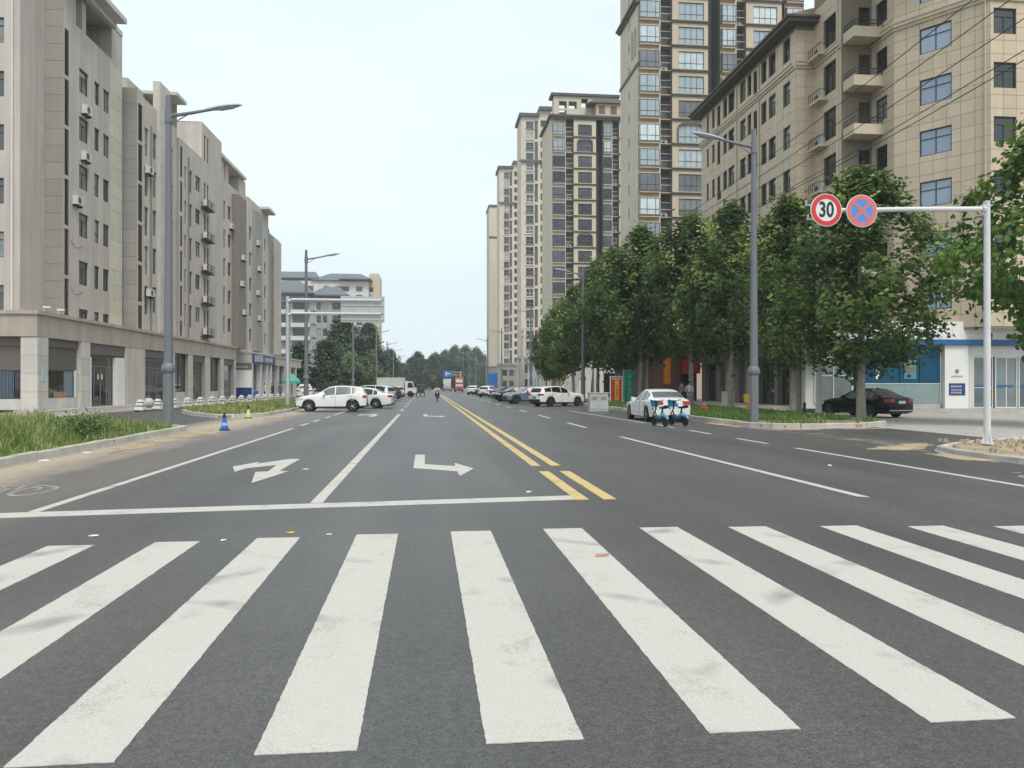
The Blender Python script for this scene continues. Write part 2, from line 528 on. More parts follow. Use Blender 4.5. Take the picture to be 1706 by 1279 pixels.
class MB:
    """Collects boxes, tubes, prisms; build() links them as ONE mesh object."""

    def __init__(s):
        s.v, s.f, s.mi = [], [], []

    def poly(s, pts, mi=0):
        i = len(s.v)
        s.v += [tuple(p) for p in pts]
        s.f.append(tuple(range(i, i + len(pts))))
        s.mi.append(mi)

    def box(s, x0, x1, y0, y1, z0, z1, mi=0):
        i = len(s.v)
        s.v += [(x0, y0, z0), (x1, y0, z0), (x1, y1, z0), (x0, y1, z0), (x0, y0, z1), (x1, y0, z1), (x1, y1, z1), (x0, y1, z1)]
        for q in ((0, 3, 2, 1), (4, 5, 6, 7), (0, 1, 5, 4), (1, 2, 6, 5), (2, 3, 7, 6), (3, 0, 4, 7)):
            s.f.append(tuple(i + k for k in q))
            s.mi.append(mi)

    def hexa(s, b, t, mi=0):
        """bottom 4 points, top 4 points (counter-clockwise from above)"""
        i = len(s.v)
        s.v += [tuple(p) for p in b] + [tuple(p) for p in t]
        for q in ((0, 3, 2, 1), (4, 5, 6, 7), (0, 1, 5, 4), (1, 2, 6, 5), (2, 3, 7, 6), (3, 0, 4, 7)):
            s.f.append(tuple(i + k for k in q))
            s.mi.append(mi)

    def prism(s, pts, z0, z1, mi=0, bottom=True):
        n = len(pts)
        i = len(s.v)
        s.v += [(p[0], p[1], z0) for p in pts] + [(p[0], p[1], z1) for p in pts]
        s.f.append(tuple(range(i + n, i + 2 * n)))
        s.mi.append(mi)
        if bottom:
            s.f.append(tuple(range(i + n - 1, i - 1, -1)))
            s.mi.append(mi)
        for k in range(n):
            j = (k + 1) % n
            s.f.append((i + k, i + j, i + n + j, i + n + k))
            s.mi.append(mi)

    def tube(s, pts, rad, n=8, mi=0, cap=True):
        pts = [Vector(p) for p in pts]
        if not hasattr(rad, '__len__'):
            rad = [rad] * len(pts)
        base = len(s.v)
        up0 = Vector((0.31, 0.17, 0.93))
        for k, p in enumerate(pts):
            d = (pts[min(k + 1, len(pts) - 1)] - pts[max(k - 1, 0)])
            d = d.normalized() if d.length > 1e-9 else Vector((0, 0, 1))
            a = d.cross(up0 if abs(d.dot(up0)) < 0.95 else Vector((1, 0, 0))).normalized()
            b = d.cross(a)
            for j in range(n):
                t = 2 * math.pi * j / n
                s.v.append(tuple(p + (a * math.cos(t) + b * math.sin(t)) * rad[k]))
        for k in range(len(pts) - 1):
            for j in range(n):
                q = (j + 1) % n
                s.f.append((base + k * n + j, base + (k + 1) * n + j, base + (k + 1) * n + q, base + k * n + q))
                s.mi.append(mi)
        if cap:
            s.f.append(tuple(base + j for j in range(n)))
            s.mi.append(mi)
            e = base + (len(pts) - 1) * n
            s.f.append(tuple(e + j for j in range(n - 1, -1, -1)))
            s.mi.append(mi)

    def lathe(s, prof, c=(0, 0, 0), n=16, mi=0, axis='z'):
        base = len(s.v)
        for r, z in prof:
            for j in range(n):
                t = 2 * math.pi * j / n
                x, y = r * math.cos(t), r * math.sin(t)
                if axis == 'z':
                    q = (x, y, z)
                elif axis == 'y':
                    q = (x, z, y)
                else:
                    q = (z, x, y)
                s.v.append((c[0] + q[0], c[1] + q[1], c[2] + q[2]))
        for k in range(len(prof) - 1):
            for j in range(n):
                q = (j + 1) % n
                s.f.append((base + k * n + j, base + k * n + q, base + (k + 1) * n + q, base + (k + 1) * n + j))
                s.mi.append(mi)
        s.f.append(tuple(base + j for j in range(n - 1, -1, -1)))
        s.mi.append(mi)
        e = base + (len(prof) - 1) * n
        s.f.append(tuple(e + j for j in range(n)))
        s.mi.append(mi)

    def mesh(s, name, mats, smooth=None):
        me = bpy.data.meshes.new(name)
        me.from_pydata(s.v, [], s.f)
        for m in (mats if isinstance(mats, (list, tuple)) else [mats]):
            me.materials.append(m)
        me.polygons.foreach_set('material_index', s.mi)
        if smooth is not None:
            bm = bmesh.new()
            bm.from_mesh(me)
            bmesh.ops.remove_doubles(bm, verts=bm.verts, dist=1e-5)
            bmesh.ops.recalc_face_normals(bm, faces=bm.faces)
            bm.to_mesh(me)
            bm.free()
            me.shade_smooth()
            me.set_sharp_from_angle(angle=R(smooth))
        me.update()
        return me

    def build(s, name, mats, parent=None, smooth=None):
        return ob(name, s.mesh(name, mats, smooth), parent)


def ob(name, me, parent=None, mtx=None):
    o = bpy.data.objects.new(name, me)
    COL.objects.link(o)
    if parent is not None:
        o.parent = parent
    if mtx is not None:
        o.matrix_local = mtx
    return o


def thing(name, label, cat, loc=(0, 0, 0), rz=0.0, group=None):
    o = bpy.data.objects.new(name, None)
    o.empty_display_size = 0.3
    COL.objects.link(o)
    o.location = loc
    o.rotation_euler = (0, 0, rz)
    return tag(o, label, cat, group)


def tag(o, label, cat, group=None):
    o['label'] = label
    o['category'] = cat
    if group:
        o['group'] = group
    return o


def setting(o, kind='structure'):
    o['kind'] = kind
    return o


def cp(o, parent=None, label=None, loc=None, rz=None):
    """copy of a thing, its parts and their sub-parts (mesh data shared)"""
    c = o.copy()
    COL.objects.link(c)
    if parent is not None:
        c.parent = parent
    for ch in list(o.children):
        cp(ch, c)
    if label:
        c['label'] = label
    if loc is not None:
        c.location = loc
    if rz is not None:
        c.rotation_euler = (0, 0, rz)
    return c


def wall_face(mb, O, u, L, z0, z1, holes=(), depth=0.14, mi=0, ri=None):
    """Upright wall from O along unit u (outside on the right-hand side of u), with real openings and reveals.
    holes: (u0, u1, za, zb)"""
    ri = mi if ri is None else ri
    us = sorted({0.0, L} | {h[0] for h in holes} | {h[1] for h in holes})
    zs = sorted({z0, z1} | {h[2] for h in holes} | {h[3] for h in holes})
    us = [a for a in us if -1e-6 <= a <= L + 1e-6]
    zs = [a for a in zs if z0 - 1e-6 <= a <= z1 + 1e-6]

    def P(a, d, z):
        return (O[0] + u[0] * a - u[1] * d, O[1] + u[1] * a + u[0] * d, z)
    for i in range(len(us) - 1):
        run = None
        for k in range(len(zs) - 1):
            cu, cz = (us[i] + us[i + 1]) / 2, (zs[k] + zs[k + 1]) / 2
            hole = any(h[0] < cu < h[1] and h[2] < cz < h[3] for h in holes)
            if not hole:
                if run is None:
                    run = zs[k]
                if k == len(zs) - 2:
                    mb.poly([P(us[i], 0, run), P(us[i + 1], 0, run), P(us[i + 1], 0, zs[k + 1]), P(us[i], 0, zs[k + 1])], mi)
            elif run is not None:
                mb.poly([P(us[i], 0, run), P(us[i + 1], 0, run), P(us[i + 1], 0, zs[k]), P(us[i], 0, zs[k])], mi)
                run = None
    for a, b, c, d in holes:
        e = depth
        mb.poly([P(a, 0, c), P(a, e, c), P(b, e, c), P(b, 0, c)], ri)
        mb.poly([P(a, 0, d), P(b, 0, d), P(b, e, d), P(a, e, d)], ri)
        mb.poly([P(a, 0, c), P(a, 0, d), P(a, e, d), P(a, e, c)], ri)
        mb.poly([P(b, 0, c), P(b, e, c), P(b, e, d), P(b, 0, d)], ri)


WCACHE = {}


def window_mesh(w, h, kind, depth, fm, gm):
    key = (round(w, 2), round(h, 2), kind, round(depth, 2), fm.name, gm.name)
    if key in WCACHE:
        return WCACHE[key]
    f = MB()
    t = 0.055
    y0, y1 = depth - 0.07, depth + 0.02
    f.box(0, t, y0, y1, 0, h)
    f.box(w - t, w, y0, y1, 0, h)
    f.box(t, w - t, y0, y1, 0, t)
    f.box(t, w - t, y0, y1, h - t, h)
    a = t * 0.85
    if kind == 'slide':          # transom light over two sliding sashes
        zt = h * 0.70
        f.box(t, w - t, y0 + .005, y1, zt - a / 2, zt + a / 2)
        f.box(w * .5 - a / 2, w * .5 + a / 2, y0 + .008, y1, t, zt - a / 2)
    elif kind == 'tall':
        f.box(t, w - t, y0 + .005, y1, h * .40 - a / 2, h * .40 + a / 2)
    elif kind == 'quad':
        zt = h * .66
        f.box(t, w - t, y0 + .005, y1, zt - a / 2, zt + a / 2)
        f.box(w * .5 - a / 2, w * .5 + a / 2, y0 + .003, y1, t, h - t)
    elif kind == 'wide':
        zt = h * .34
        f.box(t, w - t, y0 + .005, y1, zt - a / 2, zt + a / 2)
        for q in (.27, .5, .73):
            f.box(w * q - a / 2, w * q + a / 2, y0 + .008, y1, t, h - t)
    elif kind == 'double':
        f.box(w * .5 - a / 2, w * .5 + a / 2, y0 + .005, y1, t, h - t)
    elif kind == 'door':
        zt = h * .78
        f.box(t, w - t, y0 + .005, y1, zt - a / 2, zt + a / 2)
        for q in (.25, .5, .75):
            f.box(w * q - a / 2, w * q + a / 2, y0 + .008, y1, t, zt - a / 2)
    p = MB()
    p.box(t * .5, w - t * .5, depth - .025, depth - .005, t * .5, h - t * .5)
    r = (f.mesh('window', fm), p.mesh('pane', gm))
    WCACHE[key] = r
    return r


def local_mtx(O, u, z):
    return Matrix.Translation((O[0], O[1], z)) @ Matrix.Rotation(math.atan2(u[1], u[0]), 4, 'Z')


def add_window(parent, O, u, hole, kind='slide', depth=0.14, fm=None, gm=None, name='window'):
    fm = fm or FRAME_D
    gm = gm or GL_LEFT
    a, b, c, d = hole
    fme, pme = window_mesh(b - a, d - c, kind, depth, fm, gm)
    o = ob(name, fme, parent, local_mtx((O[0] + u[0] * a, O[1] + u[1] * a), u, c))
    ob('pane', pme, o)
    return o


SHARE = {}


def shared_box(name, sx, sy, sz, m):
    k = (name, round(sx, 3), round(sy, 3), round(sz, 3), m.name)
    if k not in SHARE:
        b = MB()
        b.box(0, sx, 0, sy, 0, sz)
        SHARE[k] = b.mesh(name, m)
    return SHARE[k]


def clad(parent, O, u, L, z0, z1, nu, nz, holes, m, budget=None, proud=0.022, gap=0.022, stuff=False, name='panel'):
    """Cladding panels hung proud of a wall, real joints between them; cells under an opening are trimmed."""
    cu, cz = L / nu, (z1 - z0) / nz
    mb = MB() if stuff else None
    n = 0

    def put(a, b, c, d):
        nonlocal n
        if b - a < .08 or d - c < .08:
            return
        if stuff:
            q = []
            for (aa, dd) in ((a, -proud), (b, -proud), (b, 0), (a, 0)):
                q.append((O[0] + u[0] * aa - u[1] * dd, O[1] + u[1] * aa + u[0] * dd))
            mb.prism(q, c, d)
        else:
            me = shared_box(name, b - a, proud, d - c, m)
            P = (O[0] + u[0] * a + u[1] * proud, O[1] + u[1] * a - u[0] * proud)
            ob(name, me, parent, local_mtx(P, u, c))
        n += 1
    g = gap / 2
    for i in range(nu):
        for k in range(nz):
            a, b, c, d = i * cu + g, (i + 1) * cu - g, z0 + k * cz + g, z0 + (k + 1) * cz - g
            hit = [h for h in holes if h[0] < b - .02 and h[1] > a + .02 and h[2] < d - .02 and h[3] > c + .02]
            if not hit:
                put(a, b, c, d)
                continue
            h = hit[0]
            if h[0] > a + .08:
                put(a, h[0] - g, c, d)
                a = h[0]
            if h[1] < b - .08:
                put(h[1] + g, b, c, d)
                b = h[1]
            if h[2] > c + .08:
                put(a, b, c, h[2] - g)
            if h[3] < d - .08:
                put(a, b, h[3] + g, d)
    if stuff and mb.v:
        o = mb.build(name, m, parent)
        o['kind'] = 'stuff'
    return n


def ac_mesh():
    if 'ac' not in SHARE:
        b = MB()
        b.box(-.42, .42, -.34, -.02, 0, .56, 0)
        b.box(-.30, -.26, -.34, .0, -.14, -.003, 2)
        b.box(.26, .30, -.34, .0, -.14, -.003, 2)
        b.lathe([(.0, -.343), (.20, -.343), (.22, -.352), (.19, -.352)], (-.1, 0, .28), 14, 1, 'y')
        SHARE['ac'] = b.mesh('air_conditioner', [ACW, ACG, IRON])
    return SHARE['ac']


def add_ac(parent, O, u, a, z, out=0.0):
    o = ob('air_conditioner', ac_mesh(), parent, local_mtx((O[0] + u[0] * a + u[1] * out, O[1] + u[1] * a - u[0] * out), u, z))
    return o


def text_mesh(body, size, m, name='lettering', depth=0.006, bold=0.0, align='CENTER'):
    cu = bpy.data.curves.new(name, 'FONT')
    cu.body = body
    cu.size = size
    cu.extrude = depth
    cu.offset = bold
    cu.align_x = align
    cu.align_y = 'CENTER'
    cu.resolution_u = 3
    t = bpy.data.objects.new(name, cu)
    COL.objects.link(t)
    dg = bpy.context.evaluated_depsgraph_get()
    me = bpy.data.meshes.new_from_object(t.evaluated_get(dg))
    bpy.data.objects.remove(t)
    me.name = name
    me.materials.clear()
    me.materials.append(m)
    return me


def upright(x, y, z, rz=0.0):
    """matrix that stands XY-drawn lettering upright, read from the -Y side"""
    return Matrix.Translation((x, y, z)) @ Matrix.Rotation(rz, 4, 'Z') @ Matrix.Rotation(R(90), 4, 'X')

# ------------------------------------------------------------------ ground, road, kerbs, islands
g = MB()
g.poly([(-1500, -300, -.06), (1500, -300, -.06), (1500, 2500, -.06), (-1500, 2500, -.06)])
setting(g.build('ground', FARLAND))
g = MB()
g.poly([(-60, -14, 0), (60, -14, 0), (60, 9, 0), (20, 9.5, 0), (17.2, 12, 0), (17.2, 30, 0), (12.35, 30, 0), (12.35, 470, 0), (-8.3, 470, 0), (-8.3, 140, 0), (-17.6, 140, 0), (-17.6, 9.5, 0), (-60, 9, 0)])
setting(g.build('road', ASPHALT))


def slab(name, pts, z, m, z0=-.05):
    b = MB()
    b.prism(pts, z0, z, bottom=False)
    return setting(b.build(name, m))


# raised pavements
slab('left_pavement', [(-17.6, 30.5), (-17.6, 140), (-60, 140), (-60, 30.5)], .12, PAVE)
slab('far_left_pavement', [(-8.35, 140), (-8.35, 470), (-60, 470), (-60, 140)], .12, PAVE)
slab('plaza', [(17.2, 9.5), (60, 9.5), (60, 52.4), (18.6, 52.4), (18.6, 30), (17.2, 29)], .02, PLAZA)
slab('right_pavement', [(18.6, 52.4), (60, 52.4), (60, 470), (18.6, 470)], .14, PLAZA)
slab('far_right_pavement', [(12.5, 112), (18.6, 112), (18.6, 470), (12.5, 470)], .13, PLAZA)


def arc(cx_, cy_, r, a0, a1, n=8):
    return [(cx_ + r * math.cos(R(a0 + (a1 - a0) * k / n)), cy_ + r * math.sin(R(a0 + (a1 - a0) * k / n))) for k in range(n + 1)]


ISL_A = [(-8.35, 9.0), (-8.40, 20), (-8.5, 27.2)] + arc(-10.0, 28.8, 1.55, -10, 90, 6) + [(-12.3, 30.3), (-13.9, 27), (-14.2, 20), (-14.4, 9)]
ISL_B = [(-8.35, 86), (-8.4, 52), (-8.4, 43.5)] + arc(-10.4, 42.6, 1.95, 0, -85, 6) + [(-12.6, 44.6), (-14.4, 49), (-14.8, 60), (-14.6, 86)]
ISL_C = [(12.5, 112), (12.5, 52), (12.5, 30.6)] + arc(14.1, 29.9, 1.6, 180, 275, 6) + [(16.5, 28.7), (18.4, 30.2), (18.6, 36), (18.6, 112)]
ISL_D = [(12.3, 9.5), (12.3, 16.2)] + arc(14.4, 17.3, 2.05, 180, 120, 6) + [(15.7, 20.6), (17.1, 21.1), (17.1, 9.5)]
slab('left_verge', ISL_A, .13, SOIL)
slab('far_left_verge', ISL_B, .13, SOIL)
slab('right_verge', ISL_C, .13, SOIL)
slab('sandy_island', ISL_D, .10, EARTH)

KST = None


def kerb(name, line, step=1.0, size=(.16, .20)):
    """row of kerb stones, each an object, set on a concrete bed"""
    bed = MB()
    pts = [Vector((p[0], p[1], 0)) for p in line]
    for i in range(len(pts) - 1):
        d = (pts[i + 1] - pts[i]).normalized()
        n = Vector((d.y, -d.x, 0)) * (size[0] / 2 + .05)
        q = [pts[i] - n, pts[i] + n, pts[i + 1] + n, pts[i + 1] - n]
        bed.prism([(a.x, a.y) for a in q], -.04, .012 + .0004 * (i % 5))
    k = setting(bed.build(name, CONC))
    seg, acc = [], 0.0
    tot = sum((pts[i + 1] - pts[i]).length for i in range(len(pts) - 1))

    def at(t):
        for i in range(len(pts) - 1):
            l = (pts[i + 1] - pts[i]).length
            if t <= l or i == len(pts) - 2:
                return pts[i] + (pts[i + 1] - pts[i]) * min(1, t / l)
            t -= l
    nst = max(1, int(tot / step))
    for j in range(nst):
        a, b = at(j * tot / nst), at((j + 1) * tot / nst)
        L = (b - a).length
        key = ('kerb_stone', round(L, 1), size)
        if key not in SHARE:
            m = MB()
            w, h, c = size[0] / 2, size[1], .025
            x = L / 2 - .006
            prof = [(-w, -.03), (w, -.03), (w, h - c), (w - c, h), (-w + c, h), (-w, h - c)]
            i0 = len(m.v)
            m.v += [(-x, p[0], p[1]) for p in prof] + [(x, p[0], p[1]) for p in prof]
            n_ = len(prof)
            m.f += [tuple(range(n_ - 1, -1, -1)), tuple(range(n_, 2 * n_))] + [(q, (q + 1) % n_, n_ + (q + 1) % n_, n_ + q) for q in range(n_)]
            m.mi += [0] * (n_ + 2)
            SHARE[key] = m.mesh('kerb_stone', KERB)
        d = b - a
        o = ob('kerb_stone', SHARE[key], k)
        o.location = (a + b) / 2 + Vector((random.uniform(-.008, .008), random.uniform(-.008, .008), random.uniform(-.012, .006)))
        o.rotation_euler = (random.uniform(-.02, .02), random.uniform(-.006, .006), math.atan2(d.y, d.x) + random.uniform(-.006, .006))
    return k


kerb('left_kerb', ISL_A[0:10])
kerb('far_left_kerb', [(-8.4, 84), (-8.4, 43.5)] + arc(-10.4, 42.6, 1.95, 0, -85, 6) + [(-12.6, 44.6), (-14.4, 49)])
kerb('right_kerb', [(12.5, 100), (12.5, 30.6)] + arc(14.1, 29.9, 1.6, 180, 275, 6) + [(16.5, 28.7), (18.4, 30.2)])
kerb('island_kerb', [(12.3, 11), (12.3, 16.2)] + arc(14.4, 17.3, 2.05, 180, 120, 6) + [(15.7, 20.6), (17.1, 21.1)], 1.0, (.15, .135))

def sand_patch(cx_, cy_, rx, ry, rz, seed):
    rg_ = random.Random(seed)
    b = MB()
    n = 46
    ph = [rg_.uniform(0, 6.28) for _ in range(6)]
    pts = []
    for k in range(n):
        a = 2 * math.pi * k / n
        r = 1 + .22 * math.sin(2 * a + ph[0]) + .16 * math.sin(5 * a + ph[1]) + .10 * math.sin(9 * a + ph[2]) + rg_.uniform(-.10, .10)
        x, y = rx * r * math.cos(a), ry * r * math.sin(a)
        pts.append((cx_ + x * math.cos(rz) - y * math.sin(rz), cy_ + x * math.sin(rz) + y * math.cos(rz)))
    b.prism(pts, .0005, .0105 + .0007 * (seed % 5), bottom=False)
    return setting(b.build('sand_patch', EARTH))


sand_patch(12.1, 19.3, .75, .55, .3, 1)
sand_patch(13.2, 20.2, .7, .35, .5, 2)
sand_patch(11.95, 16.6, .28, 1.2, 0, 3)
sand_patch(12.25, 31.5, .35, 2.2, 0, 4)
sand_patch(13.4, 28.0, 1.2, .35, -.2, 6)
sand_patch(16.6, 28.2, 1.0, .28, .2, 7)
sand_patch(-7.75, 27.4, .5, 2.6, 0, 8)
sand_patch(-7.7, 22.3, .38, 1.9, .03, 9)
sand_patch(-7.6, 41.0, .5, 1.8, 0, 11)

# ---- painted markings, 4 mm sheets on the asphalt
MZ = .004


def marking(name, polys, m, z=MZ):
    b = MB()
    for p in polys:
        a = sum(p[i][0] * p[(i + 1) % len(p)][1] - p[(i + 1) % len(p)][0] * p[i][1] for i in range(len(p)))
        q = p if a > 0 else p[::-1]
        b.prism(q, .0005, z, bottom=False)
    return setting(b.build(name, m))


def ragged(p, amp=.012, step=.12):
    """paint edge with small wobble"""
    out = []
    for i in range(len(p)):
        a, b = Vector(p[i]), Vector(p[(i + 1) % len(p)])
        n = max(1, int((b - a).length / step))
        for k in range(n):
            q = a + (b - a) * k / n
            out.append((q.x + random.uniform(-amp, amp), q.y + random.uniform(-amp, amp)))
    return out


xw = [(-3.79, 8.45), (-2.78, 8.53), (-1.78, 8.64), (-.75, 8.73), (.27, 8.80), (1.31, 8.85), (2.41, 8.81), (3.43, 8.74), (4.50, 8.68), (5.49, 8.56), (6.475, 8.45), (7.5, 8.4), (8.55, 8.3), (9.6, 8.25), (10.6, 8.2)]
zeb = [[(x, 3.57), (x + .445, 3.57), (x + .445, yt), (x, yt)] for x, yt in [(-7.9, 8.1), (-6.9, 8.2), (-5.85, 8.3), (-4.82, 8.38)] + xw]
for p in zeb:
    marking('zebra_stripe', [ragged(p, .003, .04)], WHITE_MARK)
marking('stop_line', [ragged([(-5.38, 10.27), (2.2, 11.10), (2.2, 11.5), (-5.38, 10.68)], .002)], WHITE_MARK)
marking('edge_line', [ragged([(-5.07, 10.75), (-4.93, 10.75), (-4.93, 30.6), (-5.07, 30.6)], .004, .4)] + [[(-5.09, y), (-4.94, y), (-4.94, y + 2.0), (-5.09, y + 2.0)] for y in (32.6, 36.2, 40.4)] + [[(-5.07, 44), (-4.93, 44), (-4.93, 52), (-5.07, 52)]], WHITE_MARK)
marking('lane_line', [ragged([(-1.59, 11.15), (-1.42, 11.16), (-1.42, 45), (-1.59, 45)], .004, .4)] + [[(-1.66, y), (-1.5, y), (-1.5, y + 4), (-1.66, y + 4)] for y in range(51, 260, 9)], WHITE_MARK)
marking('yellow_centre_line', [ragged([(x, y0), (x + .19, y0), (x + .19, y1), (x, y1)], .005, .4) for x in (2.1, 2.5) for y0, y1 in ((11.05, 14.75), (15.8, 300))], YELLOW_MARK, .008)
marking('right_lane_line', [ragged([(6.24, 10.95), (6.4, 10.85), (6.17, 24.5), (6.03, 24.5)], .004, .4)] + [[(6.03, y), (6.18, y), (6.18, y + 4), (6.03, y + 4)] for y in range(30, 250, 9)], WHITE_MARK)
marking('right_edge_line', [ragged([(9.53, 6), (9.68, 6), (9.58, 19.6), (9.44, 19.6)], .004, .4)] + [[(9.38, y), (9.52, y), (9.52, y + 2.2), (9.38, y + 2.2)] for y in (21.2, 25.6, 29.6)] + [[(9.38, 33.5), (9.5, 33.5), (9.12, 50), (9.0, 50)]], WHITE_MARK)
AR1 = [(-3.84, 16.33), (-3.51, 17.3), (-3.48, 16.85), (-2.98, 17.88), (-2.76, 17.86), (-2.77, 15.45), (-2.58, 15.35), (-2.88, 13.53), (-3.18, 15.27), (-2.96, 15.33), (-3.03, 16.56), (-3.5, 15.98), (-3.57, 15.34)]
AR2 = [(-.25, 18.65), (-.03, 18.62), (-.03, 16.4), (.58, 15.94), (.59, 16.61), (.92, 15.44), (.6, 14.22), (.58, 14.98), (-.25, 15.66)]
marking('turn_arrow', [AR1], WHITE_MARK)
marking('turn_arrow', [AR2], WHITE_MARK)
marking('turn_arrow', [[(x + .05, y + 27.8) for x, y in AR1]], WHITE_MARK)
marking('turn_arrow', [[(x + .1, y + 26.2) for x, y in AR2]], WHITE_MARK)


def ring(cx_, cy_, r, w, n=20, sy=2.2):
    o = []
    for k in range(n):
        a, b = 2 * math.pi * k / n, 2 * math.pi * (k + 1) / n
        o.append([(cx_ + (r - w) * math.cos(a), cy_ + (r - w) * sy * math.sin(a)), (cx_ + r * math.cos(a), cy_ + r * sy * math.sin(a)),
                  (cx_ + r * math.cos(b), cy_ + r * sy * math.sin(b)), (cx_ + (r - w) * math.cos(b), cy_ + (r - w) * sy * math.sin(b))])
    return o


def bar(x0, y0, x1, y1, w):
    d = Vector((x1 - x0, y1 - y0)).normalized()
    n = Vector((-d.y, d.x)) * w / 2
    return [(x0 + n.x, y0 + n.y), (x0 - n.x, y0 - n.y), (x1 - n.x, y1 - n.y), (x1 + n.x, y1 + n.y)]


def bike_mark(x, y):
    m = ring(x - .36, y, .27, .055) + ring(x + .36, y, .27, .055)
    m += [bar(x - .36, y + .02, x - .12, y + .75, .06), bar(x - .10, y + .74, x + .22, y + .7, .07), bar(x + .24, y + .68, x + .37, y + .05, .06), bar(x - .08, y + .68, x + .02, y + .06, .06), bar(x + .03, y + .04, x + .2, y + .62, .06), bar(x - .2, y + 1.0, x - .02, y + 1.0, .1)]
    marking('bicycle_symbol', m, OLD_MARK)


bike_mark(-6.35, 12.9)
bike_mark(11.0, 12.6)


def litter(x, y, s, m, label, rz, kind='paper'):
    b = MB()
    n = 6
    pts = []
    for k in range(n):
        a = 2 * math.pi * k / n
        pts.append((s * math.cos(a) * random.uniform(.7, 1.2), s * .55 * math.sin(a) * random.uniform(.7, 1.2)))
    i = len(b.v)
    b.v += [(p[0], p[1], .006 + random.uniform(0, s * .35)) for p in pts] + [(0, 0, .006 + s * .25)] + [(p[0], p[1], .005) for p in pts]
    for k in range(n):
        b.f += [(i + k, i + (k + 1) % n, i + n), (i + k, i + n + 1 + k, i + n + 1 + (k + 1) % n, i + (k + 1) % n)]
        b.mi += [0, 0]
    o = b.build('paper_scrap', m)
    o.location = (x, y, 0)
    o.rotation_euler = (0, 0, rz)
    tag(o, label, 'litter', 'scraps of litter on the road')


litter(1.66, 7.38, .075, mat('brown paper', (.42, .24, .17)), 'crumpled white and brown paper on the zebra stripe right of the middle', .4)
litter(-1.47, 8.88, .05, YELLOW, 'flat yellow scrap lying just beyond the zebra crossing', 0)
litter(-1.05, 8.75, .04, WHITE, 'small white paper strip beside the yellow scrap', .2)
litter(-2.1, 8.55, .035, WHITE, 'tiny white scrap between two left zebra stripes', .9)
litter(-3.55, 8.95, .05, WHITE, 'white scrap beyond the far end of a left zebra stripe', .3)
litter(-2.3, 15.6, .07, WHITE, 'white scrap beside the two headed turn arrow', 0)
litter(1.55, 11.9, .06, WHITE, 'white scrap near the yellow end of the stop line', .5)
litter(8.1, 15.2, .07, WHITE, 'white scrap on the bare asphalt of the right lanes', .8)
litter(-8.1, 17.9, .11, WHITE, 'white plastic scrap lying against the left kerb', .8)
litter(-8.05, 19.9, .13, WHITE, 'larger crumpled white plastic bag against the left kerb', .3)

# ------------------------------------------------------------------ left street front: shops and grey apartment blocks
LO, LRZ = (-21.9, 47.0), R(88.4)
S_, N_, E_, W_ = (1, 0), (-1, 0), (0, 1), (0, -1)   # wall directions: outside faces -y, +y, +x, -x

# ---- first shop row (local x runs up the street, street face looks to -y)
FY = -.7
shop = thing('shop_row', 'long single storey shop front with plain grey fascia below the grey apartments', 'shop building', (*LO, .12), LRZ)
b = MB()
b.box(-1.0, 39.9, FY - .02, 12, 4.2, 5.42)          # fascia and roof slab
b.box(-1.0 - .12, 40.0, FY - .14, 12, 5.42, 5.62)   # coping
b.build('fascia', mat('brownish render', (.42, .37, .32), rough=.85, var=.08, streak=.25, grain=.05), shop)
b = MB()
b.box(.3, 39.9, FY + .9, 11.9, 0.12, 4.2)
b.build('wall', GREYWALL, shop)
b = MB()
b.box(-1.6, 36.0, FY - 1.0, FY + .95, -.2, .14)
b.box(-1.9, 34.0, FY - 1.35, FY - 1.002, -.2, .03)
b.build('step', CONC, shop)
for x0, x1, m in ((-.93, .25, PALETILE), (4.27, 5.5, PALETILE), (11.1, 14.6, GREIGE2), (20.7, 21.0, PALETILE), (24.4, 25.6, PALETILE), (29.2, 30.7, PALETILE), (34.1, 35.3, PALETILE), (39.1, 39.85, PALETILE)):
    p = MB()
    p.box(x0, x1, FY, FY + .88, .143, 4.198)
    o = p.build('pillar', GREYWALL if m is PALETILE else m, shop)
    if m is PALETILE:
        n = 4
        for k in range(n):
            me = shared_box('tile', x1 - x0 - .02, .02, 4.05 / n - .025, PALETILE)
            ob('tile', me, o, Matrix.Translation((x0 + .01, FY - .02, .15 + k * 4.05 / n)))
            if x0 in (-.93, 4.27):
                me = shared_box('tile', .86, .02, 4.05 / n - .025, PALETILE)
                ob('tile', me, o, Matrix.Translation((x0 - .001, FY + .87, .15 + k * 4.05 / n)) @ Matrix.Rotation(R(-90), 4, 'Z'))
